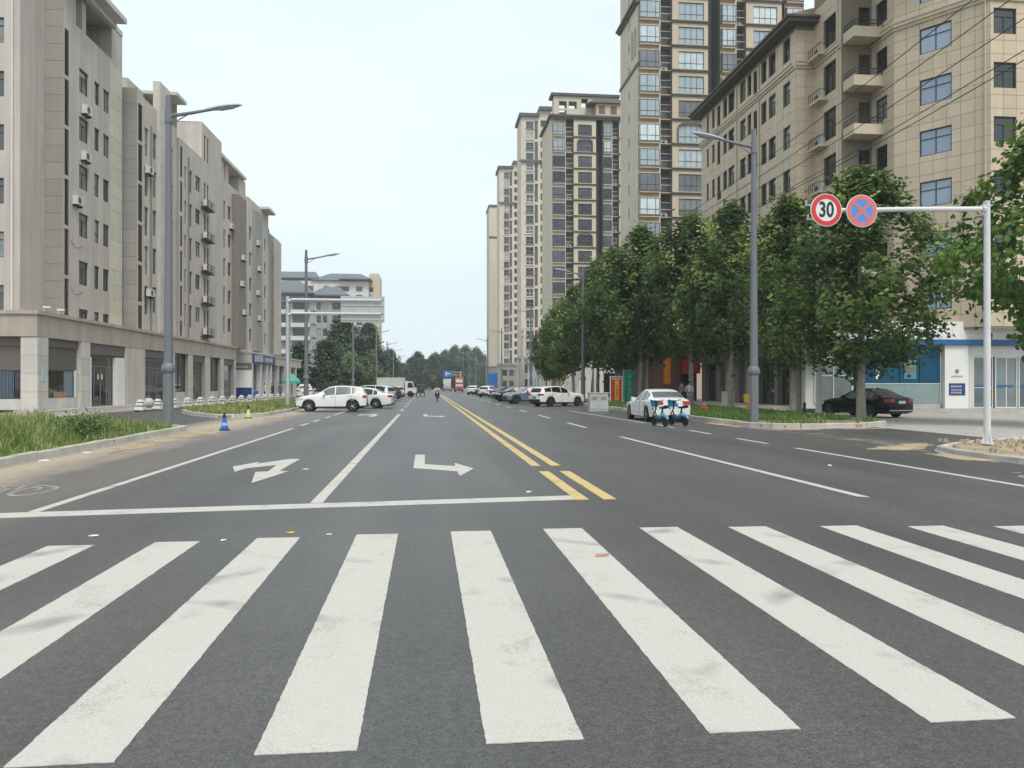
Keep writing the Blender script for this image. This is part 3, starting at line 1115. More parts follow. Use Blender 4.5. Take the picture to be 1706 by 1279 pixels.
# bays between pillars: shutters, windows, doors
for x0, x1, kind in ((.25, 4.27, 'shutterwin'), (5.5, 11.1, 'door'), (14.6, 20.7, 'dooralu'), (21.0, 24.4, 'glass'), (25.6, 29.2, 'doornarrow'), (30.7, 34.1, 'glass'), (35.3, 39.1, 'doornarrow')):
    yy = FY + .22
    w = x1 - x0
    O = (x0, yy)
    if kind == 'shutterwin':
        s = MB()
        s.box(x0, x1, yy - .05, yy + .3, 3.72, 4.19)
        for k in range(13):
            s.box(x0, x1, yy + .05, yy + .09, 2.42 + k * .1, 2.51 + k * .1)
        s.build('roller_shutter', SHUTTER, shop)
        s = MB()
        s.box(x0, x1, yy, yy + .25, .145, .78)
        s.build('stall_riser', SLABW, shop)
        add_window(shop, O, S_, (.02, w - .35, .79, 2.41), 'double', .12, FRAME_D, GL_SHOP)
        c = MB()
        for q in range(14):
            c.box(x1 - .35 - 1.2 + q * .08, x1 - .35 - 1.2 + q * .08 + .05, yy + .05 + .02 * (q % 2), yy + .09 + .02 * (q % 2), .85, 2.38)
        c.build('curtain', mat('grey blue curtain', (.19, .24, .28), rough=.9), shop)
        s = MB()
        s.box(x1 - .33, x1 - .12, yy - .02, yy + .1, .79, 2.42)
        s.build('door_jamb', WHITE, shop)
        s = MB()
        s.box(x0 + 1.2, x0 + 2.7, yy + .045, yy + .085, .80, 1.12)
        s.build('carton', mat('brown carton', (.36, .20, .11)), shop)
    elif kind == 'door':
        s = MB()
        s.box(x0, x1, yy - .1, yy + .3, 3.5, 4.19)
        s.build('shutter_box', SHUTTER, shop)
        add_window(shop, O, S_, (.3, w - 1.55, .16, 3.48), 'door', .12, FRAME_G, mat_glass('dim shop glass', (.02, .02, .018), (.10, .095, .085)), 'glass_door')
        s = MB()
        s.box(x0 + .02, x0 + .26, yy - .2, yy + .1, .15, 3.3)
        s.build('side_panel', WHITE, shop)
        s = MB()
        s.box(x1 - 1.5, x1 - .15, yy - .2, yy + .1, .15, 3.4)
        s.build('side_panel', WHITE, shop)
        s = MB()
        for q in (-.28, .28):
            s.box(x0 + 1.95 + q - .07, x0 + 1.95 + q + .07, yy - .012, yy + .006, 1.9, 2.25)
        s.build('door_notice', WHITE, shop)
    elif kind == 'glass':
        add_window(shop, O, S_, (.02, w - .02, .95, 4.15), 'double', .12, FRAME_D, GL_SHOP)
        s = MB()
        s.box(x0, x1, yy, yy + .25, .145, .945)
        s.build('stall_riser', PALETILE, shop)
    else:
        s = MB()
        s.box(x0, x1, yy - .1, yy + .3, 3.62, 4.19)
        s.build('shutter_box', SHUTTER, shop)
        add_window(shop, O, S_, (.1, w - .1, .16, 3.6), 'door', .12, FRAME_G, mat_glass('dim shop glass', (.02, .02, .018), (.10, .095, .085)), 'glass_door')
# southern side of the shop row
s = MB()
s.box(-.4, -.1, 8.0, 11.9, .15, 4.19)
s.build('pillar', PALETILE, shop)
s = MB()
s.box(-.55, -.2, .25, 7.95, 3.7, 4.19)
for k in range(14):
    s.box(-.45, -.41, .25, 7.95, 2.35 + k * .097, 2.44 + k * .097)
s.build('roller_shutter', SHUTTER, shop)
s = MB()
s.box(-.55, -.25, .25, 7.95, .145, .75)
s.build('stall_riser', SLABW, shop)
add_window(shop, (-.45, 7.95), W_, (.02, 7.6, .76, 2.34), 'quad', .12, FRAME_D, GL_SHOP)
c = MB()
for q in range(12):
    c.box(-.42 - .02 * (q % 2), -.38 - .02 * (q % 2), 5.4 + q * .09, 5.46 + q * .09, .8, 2.3)
    c.box(-.42 - .02 * (q % 2), -.38 - .02 * (q % 2), .8 + q * .09, .86 + q * .09, .8, 2.3)
c.build('curtain', mat('blue grey curtain', (.10, .13, .17), rough=.9), shop)
o = MB()
o.box(.08 - .62, .08 - .2, FY - .045, FY - .024, 1.75, 2.55)
ntc = o.build('notice', mat('pale blue notice', (.35, .55, .62)), shop)
cam_m = MB()
for x in (-.4, 1.2):
    cam_m.tube([(x, FY - .1, 5.63), (x, FY - .1, 5.80)], .03)
    cam_m.tube([(x, FY - .45, 5.82), (x, FY - .05, 5.84)], [.07, .08], 10)
cam_m.build('security_camera', ACW, shop)


def block(name, label, group='grey apartment blocks along the left street front'):
    return thing(name, label, 'apartment block', (*LO, 0), LRZ, group)


def rows(top, pitch, n, h):
    return [(top - pitch * k - h, top - pitch * k) for k in range(n)]


def facade(root, wall, x0, x1, y, z0, z1, cols, mi=0, depth=.16, u=S_, O=None):
    """cols: (x0, x1, [(za,zb)...], kind, frame, glass); adds the wall with real openings and a window part in each"""
    O = O or (x0, y)
    holes = []
    for c in cols:
        for za, zb in c[2]:
            za = max(za, z0 + .45)
            if zb > za + .5 and zb < z1 - .02:
                holes.append((c[0] - x0, c[1] - x0, za, zb))
                if c[3] == 'louvre':
                    lo = MB()
                    w = c[1] - c[0]
                    n = int((zb - za) / .16)
                    for k in range(n):
                        zz = k * (zb - za) / n
                        lo.hexa([(.0, .02, zz), (w, .02, zz), (w, .12, zz + .07), (.0, .12, zz + .07)], [(.0, .02, zz + .02), (w, .02, zz + .02), (w, .12, zz + .09), (.0, .12, zz + .09)])
                    lo.box(0, w, .125, .15, 0, zb - za)
                    key = ('louvre', round(w, 2), round(zb - za, 2))
                    if key not in SHARE:
                        SHARE[key] = lo.mesh('louvre', LOUVRE)
                    ob('louvre', SHARE[key], root, local_mtx((O[0] + u[0] * (c[0] - x0), O[1] + u[1] * (c[0] - x0)), u, za))
                else:
                    add_window(root, O, u, holes[-1], c[3], depth, c[4] if len(c) > 4 else FRAME_D, c[5] if len(c) > 5 else GL_LEFT)
    wall_face(wall, O, u, x1 - x0, z0, z1, holes, depth, mi)
    return holes


ZB = 5.4
# ---- nearest block: wide roof slab over a loggia
B = block('apartment_block', 'nearest grey apartment block with a big overhanging roof slab over an open loggia')
w = MB()
y = .6
r6 = rows(22.2, 3.12, 6, 1.55)
lv = rows(23.9, 3.12, 6, 2.9)
facade(B, w, 4.78, 13.65, y, ZB, 24.6, [(4.95, 5.55, lv, 'louvre'), (6.9, 8.23, r6, 'slide'), (9.12, 9.9, r6, 'tall'), (10.5, 11.45, r6, 'double')])
wall_face(w, (13.65, y), E_, 12, ZB, 27.2)
wall_face(w, (13.65, y + 12), N_, 11.7, ZB, 27.2)
wall_face(w, (4.78, 1.7), W_, 1.1, ZB, 27.2, mi=1)
wall_face(w, (1.95, 1.7), S_, 2.83, ZB, 30.6)
sw = rows(23.07, 3.12, 6, 1.5)
facade(B, w, 0, 12, 0, ZB, 30.6, [(5.6, 7.2, sw, 'slide', FRAME_D, mat_glass('greenish window glass', (.07, .085, .085), (.38, .44, .42))), (9.55, 11.1, sw, 'slide', FRAME_D, mat_glass('greenish window glass', (0, 0, 0), (0, 0, 0)))], u=W_, O=(1.95, 13.7))
w.box(1.95, 4.78, 1.72, 13.7, 30.6, 30.7)
w.box(4.0, 4.78, 1.72, 13.7, 27.2, 30.6)
# loggia level
w.box(4.78, 13.62, .62, .9, 24.6, 24.75)
w.box(4.8, 6.5, .62, 4, 24.75, 27.1)
w.box(7.35, 7.9, .62, 1.2, 24.75, 27.1)
w.box(11.9, 13.63, .62, 4, 24.75, 27.1)
w.box(6.5, 11.9, 3.6, 4, 24.6, 27.1, 1)
w.build('wall', [GREIGE, GREYWALL], B)
s = MB()
s.box(4.0, 11.6, -.55, .58, 27.15, 27.5)
s.box(4.0, 13.7, .582, 12.6, 27.15, 27.5)
s.box(4.1, 11.5, .1, .45, 26.75, 27.148)
s.build('roof_slab', SLABW, B)
clad(B, (4.78, 1.7), W_, 1.1, 6, 27, 1, 20, [], GREYTILE)
hz = [(0.0, .001, 0, 0)]
clad(B, (11.55, y), S_, 2.08, 5.7, 24.5, 1, 18, [], CREAMTILE)
p = MB()
p.tube([(1.87, 2.12, 5.7), (1.87, 2.12, 30.5)], .06)
p.build('drain_pipe', FRAME_W, B)
for zz, q in ((19.35, 7.6), (16.3, 7.5), (13.15, 6.35)):
    add_ac(B, (0, y), S_, q, zz)
wr = MB()
for zz in (9.9, 6.9):
    wr.tube([(5.75, y - .02, zz + .9), (6.2, y - .05, zz + .55), (6.9, y - .05, zz + .6), (7.4, y - .02, zz + .85)], .012, 5)
wr.build('cable', IRON, B)

# ---- second block: pale end column and roof wing
B = block('apartment_block', 'second grey apartment block with tall pale tiled end column under a projecting roof wing')
w = MB()
y = -.3
lv = rows(22.6, 3.0, 6, 2.75)
wa = rows(21.2, 3.0, 6, 2.2)
wb = rows(21.3, 3.0, 6, 2.0)
facade(B, w, 14.07, 22.7, y, ZB, 23.2, [(14.3, 15.15, lv, 'louvre'), (15.5, 16.3, wa, 'tall', FRAME_G), (17.16, 18.0, wb, 'tall', FRAME_G), (20.9, 21.7, wb, 'double')])
wall_face(w, (14.07, 9), W_, 9.3, ZB, 23.6, mi=1)
wall_face(w, (22.7, y), E_, 12, ZB, 25.5)
wall_face(w, (22.7, 11.7), N_, 8.6, ZB, 25.5)
w.box(14.07, 22.7, y + .01, 9, 23.2, 23.3)
w.box(17.2, 22.68, 1.6, 9, 23.3, 25.5, 2)
w.build('wall', [GREIGE2, GREYWALL, GREIGE2], B)
c = MB()
c.box(18.05, 20.25, y - .25, y + .3, 5.62, 25.6)
col_ = c.build('end_column', PALETILE, B)
clad(col_, (18.05, y - .25), S_, 2.2, 5.9, 24.6, 1, 17, [], PALETILE)
clad(B, (14.07, 2.4), W_, 2.7, 6, 23.4, 1, 17, [], GREYTILE)
s = MB()
s.hexa([(20.3, -1.1, 25.35), (22.7, -1.1, 25.35), (22.7, 6, 25.52), (20.3, 6, 25.52)], [(20.3, -1.1, 25.62), (22.7, -1.1, 25.62), (22.7, 6, 25.75), (20.3, 6, 25.75)])
s.build('roof_slab', SLABW, B)
p = MB()
p.tube([(16.7, y - .06, 5.65), (16.7, y - .06, 21.6)], .06)
p.build('drain_pipe', FRAME_G, B)
add_ac(B, (0, y), S_, 16.1, 8.4, .05)
add_ac(B, (0, y), S_, 15.9, 17.7, .05)

# ---- third block: parapet with a tall plain head
B = block('apartment_block', 'third grey apartment block with a tall plain head and stacked air conditioner cages')
w = MB()
y = -.5
z6 = 6
lv = rows(22.0, 2.97, z6, 2.6)
wa = rows(20.6, 2.97, z6, 2.0)
wc = rows(20.6, 2.97, z6, 1.35)
wd = rows(20.56, 2.97, z6, 1.6)
facade(B, w, 22.6, 28.8, y, ZB, 22.6, [(22.9, 23.5, lv, 'louvre'), (24.0, 24.5, wa, 'tall', FRAME_G), (25.3, 26.05, wa, 'tall', FRAME_G, GL_DARK), (26.95, 28.35, wc, 'slide')])
facade(B, w, 28.8, 35.2, y, ZB, 26.0, [(29.5, 30.05, wd + [(22.6, 25.0)], 'tall'), (30.4, 30.95, wd + [(22.6, 25.0)], 'tall')])
wall_face(w, (22.6, 9), W_, 9.5, ZB, 22.6, mi=1)
wall_face(w, (28.8, 2.2), W_, 2.7, 22.6, 26.0, mi=0)
wall_face(w, (35.2, y), E_, 10, ZB, 26.0)
w.box(28.8, 35.2, y + .01, 2.2, 25.9, 26.0)
w.box(22.6, 35.2, y + .01, 9, 22.45, 22.55)
w.build('wall', [GREIGE, GREYWALL], B)
p = MB()
p.tube([(24.95, y - .06, 5.65), (24.95, y - .06, 21.6)], .06)
p.build('drain_pipe', FRAME_G, B)
for k in range(5):
    zz = 18.0 - 2.97 * k
    s = MB()
    s.box(28.5, 30.9, y - .6, y - .002, zz, zz + .07)
    for q in range(9):
        s.box(28.55 + q * .28, 28.57 + q * .28, y - .58, y - .56, zz + .07, zz + .75)
    s.box(28.5, 30.9, y - .6, y - .56, zz + .75, zz + .79)
    s.build('air_conditioner_cage', IRON, B)
    add_ac(B, (0, y), S_, 29.1, zz + .22, .15)
    add_ac(B, (0, y), S_, 30.2, zz + .22, .15)

# ---- fourth block
B = block('apartment_block', 'fourth grey apartment block with small roof slab and a darker projecting bay')
w = MB()
y = 0
wa = rows(20.8, 2.97, 6, 1.9)
wb = rows(20.6, 2.97, 6, 1.4)
lv = rows(20.3, 2.97, 5, 2.6)
facade(B, w, 35.2, 46.6, y, ZB, 23.0, [(37.7, 38.4, wa, 'tall', FRAME_G), (39.3, 40.5, wb, 'slide'), (44.5, 45.1, lv, 'louvre')])
wall_face(w, (46.6, y), E_, 10, ZB, 25)
w.box(35.25, 38, .02, 6, 23.0, 24.85)
w.box(43.8, 46.55, .02, 6, 23.0, 24.85)
w.box(38.5, 39.6, .02, 2, 23.0, 24.85)
w.box(35.25, 46.5, 3, 6, 23.0, 24.85, 1)
w.box(40.85, 44.2, -.7, -.001, ZB + .3, 22.2, 1)
w.build('wall', [GREIGE2, TAUPE], B)
s = MB()
s.box(35.0, 45.6, -.35, 8, 24.86, 25.2)
s.build('roof_slab', SLABW, B)
for zz, q in ((18.3, 40.2), (12.4, 41.9), (9.4, 42.9), (15.3, 42.4)):
    add_ac(B, (0, y), S_, q, zz, .0 if q < 40.8 else .7)
# ---- fifth and sixth
B = block('apartment_block', 'fifth pale apartment block with a grey panel and one short roof wing')
w = MB()
y = -.3
wa = rows(20.0, 2.95, 6, 1.5)
facade(B, w, 46.62, 56.8, y, ZB, 23.2, [(47.1, 48.2, wa, 'slide', FRAME_G), (52.9, 53.5, rows(20.8, 2.95, 5, 2.4), 'louvre'), (54.6, 55.5, wa, 'tall', FRAME_G)])
wall_face(w, (46.62, 8), W_, 8.3, ZB, 23.2)
wall_face(w, (56.8, y), E_, 9, ZB, 23.2)
w.box(46.62, 56.8, y + .01, 8, 23.2, 23.3)
w.box(48.6, 52.4, y - .3, y - .002, ZB + .3, 22.3, 1)
w.build('wall', [GREIGE2, GREYWALL], B)
s = MB()
s.box(53, 56.8, -1.2, 5, 23.3, 23.6)
s.build('roof_slab', SLABW, B)
for k in range(4):
    add_ac(B, (0, y), S_, 49.6 + .6 * (k % 2), 18.2 - 2.95 * k, .3)
B = block('apartment_block', 'last narrow dark grey apartment block at the far end of the left row')
w = MB()
y = -.4
facade(B, w, 56.85, 63, y, ZB, 21.0, [(58.6, 59.2, rows(18.6, 2.95, 5, 2.2), 'louvre'), (60.6, 61.4, rows(18.6, 2.95, 5, 1.5), 'slide')])
wall_face(w, (56.85, 8), W_, 8.4, ZB, 21.6)
wall_face(w, (63, y), E_, 9, ZB, 21.0)
w.box(56.85, 63, y + .01, 8, 21.0, 21.1)
w.box(59.6, 63.0, y - .25, y - .002, ZB + .3, 20.8, 1)
w.build('wall', [GREYWALL, GREIGE], B)
p = MB()
p.tube([(58.2, y - .08, 5.8), (58.2, y - .08, 20)], .06)
p.build('drain_pipe', FRAME_G, B)

# ---- second shop row with the blue sign
s2 = thing('shop_row', 'low shop building with a blue sign board and blue base behind the white bollards', 'shop building', (*LO, .12), LRZ)
YF = -.9
b = MB()
b.box(45.98, 76, YF, 10, 4.1, 5.15)
b.box(45.9, 76.1, YF - .1, 10, 5.15, 5.35)
b.build('fascia', GREIGE, s2)
b = MB()
b.box(45.98, 76, YF + .7, 10, .0, 4.1)
b.build('wall', GREYWALL, s2)
b = MB()
for x0, x1 in ((46, 46.5), (50.3, 50.9), (53.4, 54.0), (55.6, 56.2), (60, 60.5), (64, 64.5), (68, 68.5), (72, 72.5)):
    q = MB()
    q.box(x0, x1, YF, YF + .69, .0, 4.098)
    q.build('pillar', FRAME_W if x0 < 60 else PALETILE, s2)
for x0, x1, knd in ((46.5, 50.3, 'double'), (50.9, 53.4, 'door'), (54.0, 55.6, 'tall'), (56.2, 60, 'door'), (60.5, 64, 'door'), (64.5, 68, 'door'), (68.5, 72, 'door')):
    add_window(s2, (x0, YF + .4), S_, (.05, x1 - x0 - .05, .85 if x0 < 50 else .1, 4.0), knd, .15, FRAME_W if x0 < 57 else FRAME_G, GL_SHOP)
b = MB()
b.box(46.5, 50.3, YF + .35, YF + .6, .02, .84)
b.build('blue_base', mat('blue base', (.03, .14, .42)), s2)
b = MB()
b.box(45.9, 45.975, YF + .02, YF + 2.4, .05, 1.25)
b.build('blue_base', DBLUE, s2)
b = MB()
b.box(45.91, 45.975, YF + .02, YF + 2.4, 1.27, 3.3)
b.build('white_panel', WHITE, s2)
b = MB()
b.box(45.85, 45.975, YF + .02, YF + 2.4, 3.32, 4.05)
b.build('sign_strip', mat('grey sign strip', (.12, .12, .14)), s2)
sg = MB()
sg.box(46.0, 57.6, YF - .14, YF - .003, 4.15, 5.12)
sgo = sg.build('sign_board', DBLUE, s2)


def glyphs(n, size, m, rng, gap=1.15, seed=0):
    """row of unreadable character-like strokes, as blurred in the photograph"""
    rg = random.Random(seed)
    b = MB()
    for i in range(n):
        x = i * size * gap
        t = size * .12
        for k in range(3):
            z = size * (.08 + .38 * k + rg.uniform(-.05, .05))
            b.box(x + size * rg.uniform(0, .15), x + size * rg.uniform(.75, .95), -.012, 0, z, z + t)
        for k in range(2):
            xx = x + size * (rg.uniform(.1, .35) + .42 * k)
            b.box(xx, xx + t, -.014, -.001, size * rg.uniform(0, .15), size * rg.uniform(.8, 1.0))
    return b


o = glyphs(5, .78, WHITE, 0, 1.1, 3).build('lettering', WHITE, sgo)
o.location = (46.6, YF - .145, 4.25)
o = glyphs(7, .55, WHITE, 0, 1.12, 5).build('lettering', FRAME_W, sgo)
o.location = (51.6, YF - .145, 4.35)
o = glyphs(7, .24, WHITE, 0, 1.12, 8).build('lettering', WHITE, s2)
o.matrix_local = Matrix.Translation((45.845, YF + 2.3, 3.5)) @ Matrix.Rotation(R(-90), 4, 'Z')
b = MB()
b.box(51.4, 53.0, YF + .3, YF + .38, 3.3, 3.75)
b.build('red_lantern_board', RED, s2)

# ------------------------------------------------------------------ right corner building, tan cladding
RB = thing('apartment_block', 'tan clad corner apartment block with deep brown eaves, balconies and a canted corner', 'apartment block', (25.5, 52.5, 0))
RX, RY = 25.5, 52.5


def rel(x, y):
    return (x - RX, y - RY)


w = MB()
FT = 23.1            # top of the windows of the fifth floor; pitch 3.1
ft7 = [(FT + 3.1 - 3.1 * k - 1.6, FT + 3.1 - 3.1 * k) for k in range(7)]
ft6 = [(FT - 3.1 * k - 1.6, FT - 3.1 * k) for k in range(6)]
ZR = 26.6
# street face runs towards the camera (u = -y); distances from the far end at Y=71.4
far = 71.4
cols = []
for ya, yb, kd, gl in ((53.34, 54.43, 'slide', None), (55.68, 56.83, 'slide', None), (57.3, 58.18, 'tall', 'd'), (58.95, 59.61, 'louvre', None), (59.95, 60.77, 'slide', None), (61.18, 62.28, 'slide', None), (63.52, 64.81, 'slide', None), (65.12, 65.97, 'tall', None), (66.46, 67.37, 'louvre', None), (68.04, 68.63, 'tall', None), (69.02, 70.0, 'slide', None)):
    cols.append((far - yb, far - ya, ft7 if kd != 'louvre' else [(a - .5, b - .1) for a, b in ft7], kd, FRAME_D, GL_DARK if gl else mat_glass('tan block window glass', (.02, .022, .02), (.26, .27, .25))))  # pane tone varies at random from near black to grey
O1 = rel(25.5, far)
h1 = facade(RB, w, 0, far - 52.5, 0, 4.9, ZR, cols, depth=.2, u=W_, O=O1)
clad(RB, O1, W_, far - 52.5, 5.0, 26.3, 20, 27, h1, TAN, stuff=True)
# first return facing the crossing
O2 = rel(25.5, 52.5)
wall_face(w, O2, S_, 1.35, 4.9, ZR)
clad(RB, O2, S_, 1.35, 5.0, 26.3, 2, 27, [], TAN)
# set back street face with one window column
O3 = rel(26.85, 52.5)
h3 = facade(RB, w, 0, 3.6, 0, 4.9, 29.5, [(1.32, 2.95, [(a - .3, b + .1) for a, b in [(FT + 3.1, FT + 4.7)] and ft7], 'slide', FRAME_D, GL_DARK)], depth=.2, u=W_, O=O3)
clad(RB, O3, W_, 3.6, 5.0, 27.6, 3, 29, h3, TAN)
# balcony wall facing the crossing
O4 = rel(26.85, 48.9)
dr = [(FT - 3.1 * k - 2.15, FT - 3.1 * k + .1) for k in range(-1, 6)]
h4 = facade(RB, w, 0, 2.1, 0, 4.9, 29.5, [(1.2, 2.0, dr, 'double', FRAME_D, GL_DARK)], depth=.2, u=S_, O=O4)
O5 = rel(28.95, 48.9)
h5 = facade(RB, w, 0, 2.45, 0, 4.9, 29.5, [(.5, 1.75, [(a + .05, b) for a, b in [(FT + 3.1 - 1.5 - 3.1 * k, FT + 3.1 - 3.1 * k) for k in range(7)]], 'slide', FRAME_D, mat_glass('tan block window glass', (0, 0, 0), (0, 0, 0)))], depth=.16, u=W_, O=O5)
clad(RB, O5, W_, 2.45, 5.0, 27.6, 3, 29, h5, TAN)
# canted corner
P1, P2 = Vector((28.95, 46.45)), Vector((32.0, 42.0))
ud = (P2 - P1).normalized()
LC = (P2 - P1).length
uc = (ud.x, ud.y)
O6 = rel(28.95, 46.45)
wc6 = [(FT - 3.1 * k - 1.40, FT - 3.1 * k + .12) for k in range(-1, 6)]
n7 = LC / 7
h6 = facade(RB, w, 0, LC, 0, 4.9, 29.5, [(n7 * 2, n7 * 5 - .5, wc6, 'quad', FRAME_D, GL_SKY_BLUE)], depth=.12, u=uc, O=O6)
clad(RB, O6, uc, LC, 5.0, 27.6, 7, 29, h6, TAN)
# face towards the crossing
O7 = rel(32.0, 42.0)
ws = [(FT - 3.1 * k - 1.35, FT - 3.1 * k + .1) for k in range(-1, 6)]
h7 = facade(RB, w, 0, 10, 0, 4.9, 29.5, [(.22, 1.6, ws, 'slide', FRAME_D, GL_DARK), (3.4, 5.0, ws, 'slide', FRAME_D, GL_DARK), (6.5, 8, ws, 'slide', FRAME_D, GL_DARK)], depth=.14, u=S_, O=O7)
clad(RB, O7, S_, 4.0, 5.0, 27.6, 5, 29, h7, TAN)
wall_face(w, rel(42, 42), E_, 29.4, 4.9, 29.5)
wall_face(w, rel(42, far), N_, 16.5, 4.9, ZR)
w.build('wall', TANWALL, RB)
# cornice band
c = MB()


def band(mb, pts, z0, z1, out):
    for i in range(len(pts) - 1):
        a, b_ = Vector(rel(*pts[i])), Vector(rel(*pts[i + 1]))
        d = (b_ - a).normalized()
        n = Vector((d.y, -d.x))
        a2 = a - d * (out if i else 0)
        q = [a + n * .026, b_ + n * .026 + d * 0, b_ + n * out, a + n * out]
        mb.prism([(p.x, p.y) for p in q], z0, z1)


LINE = [(25.5, far), (25.5, 52.5), (26.85, 52.5)]
LINE2 = [(28.95, 48.9), (28.95, 46.45), (32.0, 42.0), (42, 42)]
for L_ in (LINE, [(26.85, 52.5), (26.85, 48.9)], LINE2):
    band(c, L_, 23.62, 23.80, .12)
    band(c, L_, 23.80, 24.02, .22)
    band(c, L_, 24.02, 24.12, .28)
c.build('cornice', TAN2, RB)
# eaves and roof
e = MB()
e.box(-.85, 16.6, -.75, far - RY + .8, 26.6, 26.85)
e.box(-1.0, 16.6, -.9, far - RY + .95, 26.85, 27.0)
e.hexa([(-.9, -.8, 27.0), (16, -.8, 27.0), (16, far - RY + .9, 27.0), (-.9, far - RY + .9, 27.0)], [(3.5, 3, 29.6), (16, 3, 29.6), (16, far - RY - 3, 29.6), (3.5, far - RY - 3, 29.6)], 1)
e.box(1.0, 16, -10.2, .5, 29.5, 29.8)
e.build('roof', [ROOFT, ROOFRED], RB)
# stacked air conditioner ledges at the first return and balconies in the concave corner
for k in range(-1, 6):
    zf = FT - 3.1 * k - 2.3
    s = MB()
    x0, x1, y0, y1 = rel(26.2, 0)[0], rel(26.83, 0)[0], rel(0, 50.6)[1], rel(0, 52.2)[1]
    s.box(x0, x1, y0, y1, zf, zf + .14)
    led = s.build('ledge', TAN2, RB)
    s = MB()
    for q in range(6):
        s.box(x0 + .02, x0 + .05, y0 + .02 + q * .305, y0 + .05 + q * .305, zf + .14, zf + .72)
    s.box(x0 + .02, x0 + .05, y0 + .02, y1 - .02, zf + .72, zf + .76)
    s.box(x0 + .05, x1, y0 + .02, y0 + .05, zf + .72, zf + .76)
    s.build('railing', IRON, led)
    add_ac(RB, (x1, 0), W_, -(y0 + y1) / 2, zf + .15, 0)
    s = MB()
    x0, x1, y0, y1 = rel(26.95, 0)[0], rel(28.93, 0)[0], rel(0, 47.55)[1], rel(0, 48.88)[1]
    s.box(x0, x1, y0, y1, zf - .1, zf + .05)
    s.box(x0, x1, y0, y0 + .09, zf + .05, zf + .55)
    s.box(x0, x0 + .09, y0 + .09, y1, zf + .05, zf + .55)
    bal = s.build('balcony', TAN2, RB)
    s = MB()
    for q in range(8):
        s.box(x0 + .03 + q * .26, x0 + .06 + q * .26, y0 + .03, y0 + .06, zf + .55, zf + 1.0)
    for q in range(1, 5):
        s.box(x0 + .03, x0 + .06, y0 + .03 + q * .26, y0 + .06 + q * .26, zf + .55, zf + 1.0)
    for zz in (.74, .97):
        s.box(x0 + .03, x1, y0 + .03, y0 + .07, zf + zz, zf + zz + .04)
        s.box(x0 + .03, x0 + .07, y0 + .07, y1, zf + zz + .001, zf + zz + .041)
    s.build('railing', IRON, bal)
add_ac(RB, rel(26.85, 48.9), S_, .75, FT - 6.2 - 2.2, .4)
p = MB()
p.tube([(*rel(26.78, 49.3), 5.0), (*rel(26.78, 49.3), 27.5)], .07)
p.tube([(*rel(31.8, 42.12), 5.0), (*rel(31.8, 42.12), 28.5)], .05)
p.tube([(*rel(25.42, 62.9), 5.0), (*rel(25.42, 62.9), 26.5)], .05)
p.tube([(*rel(25.42, 58.5), 5.0), (*rel(25.42, 58.5), 26.5)], .05)
p.build('drain_pipe', TAN2, RB)
# ground floor along the street: shop openings with shutters
g = MB()
hs = [(1.0, 3.6, .2, 3.6), (4.6, 7.8, .2, 3.6), (8.8, 12.0, .2, 3.6), (12.6, 15.4, .2, 3.6), (16.0, 18.4, .2, 3.6)]
wall_face(g, O1, W_, far - 52.5, 0, 4.86, hs, .5)
wall_face(g, O2, S_, 1.35, 0, 4.86)
wall_face(g, rel(26.85, 52.5), W_, 5.5, 0, 4.86)
g.build('ground_floor_wall', STONEGREY, RB)
for i, hh in enumerate(hs):
    s = MB()
    a, b_, c_, d_ = hh
    if i in (1, 2):
        for k in range(int((d_ - c_) / .1)):
            s.box(.45, .5, -(b_ - a), 0, k * .1, k * .1 + .088)
        o = s.build('roller_shutter', SHUTTER_G, RB)
        o.location = (O1[0], O1[1] - a, c_)
    else:
        add_window(RB, O1, W_, hh, 'door', .4, FRAME_G, GL_SHOP, 'glass_door')
s = MB()
s.box(-.35, -.02, -.0, far - RY, 3.75, 4.75)
s.build('shop_sign_band', mat('dim sign band', (.15, .14, .13), rough=.6), RB)
s = MB()
s.box(-1.6, -.02, .3, far - RY, -.1, .19)
s.build('step', CONC, RB)

# ---- bank on the ground floor of the corner
bank = thing('bank_front', 'white and blue bank front with glazed doors under the tan corner building', 'bank', (24.9, 43.5, 0))


def bx(X):
    return X - 24.9


m = MB()
m.box(bx(23.9), bx(42), -1.3, .6, -.1, .14)
m.box(bx(23.9), bx(42), -.9, .6, .142, .28)
m.build('step', CONC, bank)
m = MB()
m.box(bx(21.6), bx(42), -.35, 1.1, 4.25, 5.35)
fas = m.build('fascia', WHITE, bank)
m = MB()
m.box(bx(21.55), bx(42.02), -.42, -.352, 3.98, 4.22)
m.box(bx(21.55), bx(42.02), -.42, -.352, 4.221, 4.3)
m.build('blue_stripe', BLUE, bank)
m = MB()
m.box(bx(21.6), bx(25.6), .6, 1.1, 0, 4.24)
m.box(bx(25.6), bx(42), .6, 8, 0, 4.24)
m.build('wall', GREYWALL, bank)
# panels from left to right
m = MB()
m.box(bx(21.7), bx(24.6), .0, .5, .29, 3.9)
m.build('white_wall_panel', WHITEWALL, bank)
add_window(bank, (bx(22.2), -.14), S_, (0, 2.3, .6, 3.0), 'quad', .12, FRAME_W, mat_glass('bank pale glass', (.10, .13, .13), (.26, .31, .31)))
for x0, x1 in ((24.9, 27.45), (27.5, 28.7), (28.75, 30.0)):
    m = MB()
    m.box(bx(x0), bx(x1), .05, .2, 1.75, 3.95)
    m.build('blue_panel', mat('bank blue window film', (.004, .07, .14), rough=.5, spec=.25, var=.15, scale=1.2), bank)
m = MB()
m.box(bx(24.9), bx(30.0), .06, .22, .55, 1.70)
m.build('glass_panel', mat('bank frosted glass', (.22, .30, .30), rough=.25), bank)
m = MB()
m.box(bx(24.9), bx(30.0), .0, .3, .285, .54)
m.build('sill', CONC, bank)
m = MB()
m.box(bx(24.88), bx(30.02), .03, .24, 1.70, 1.75)
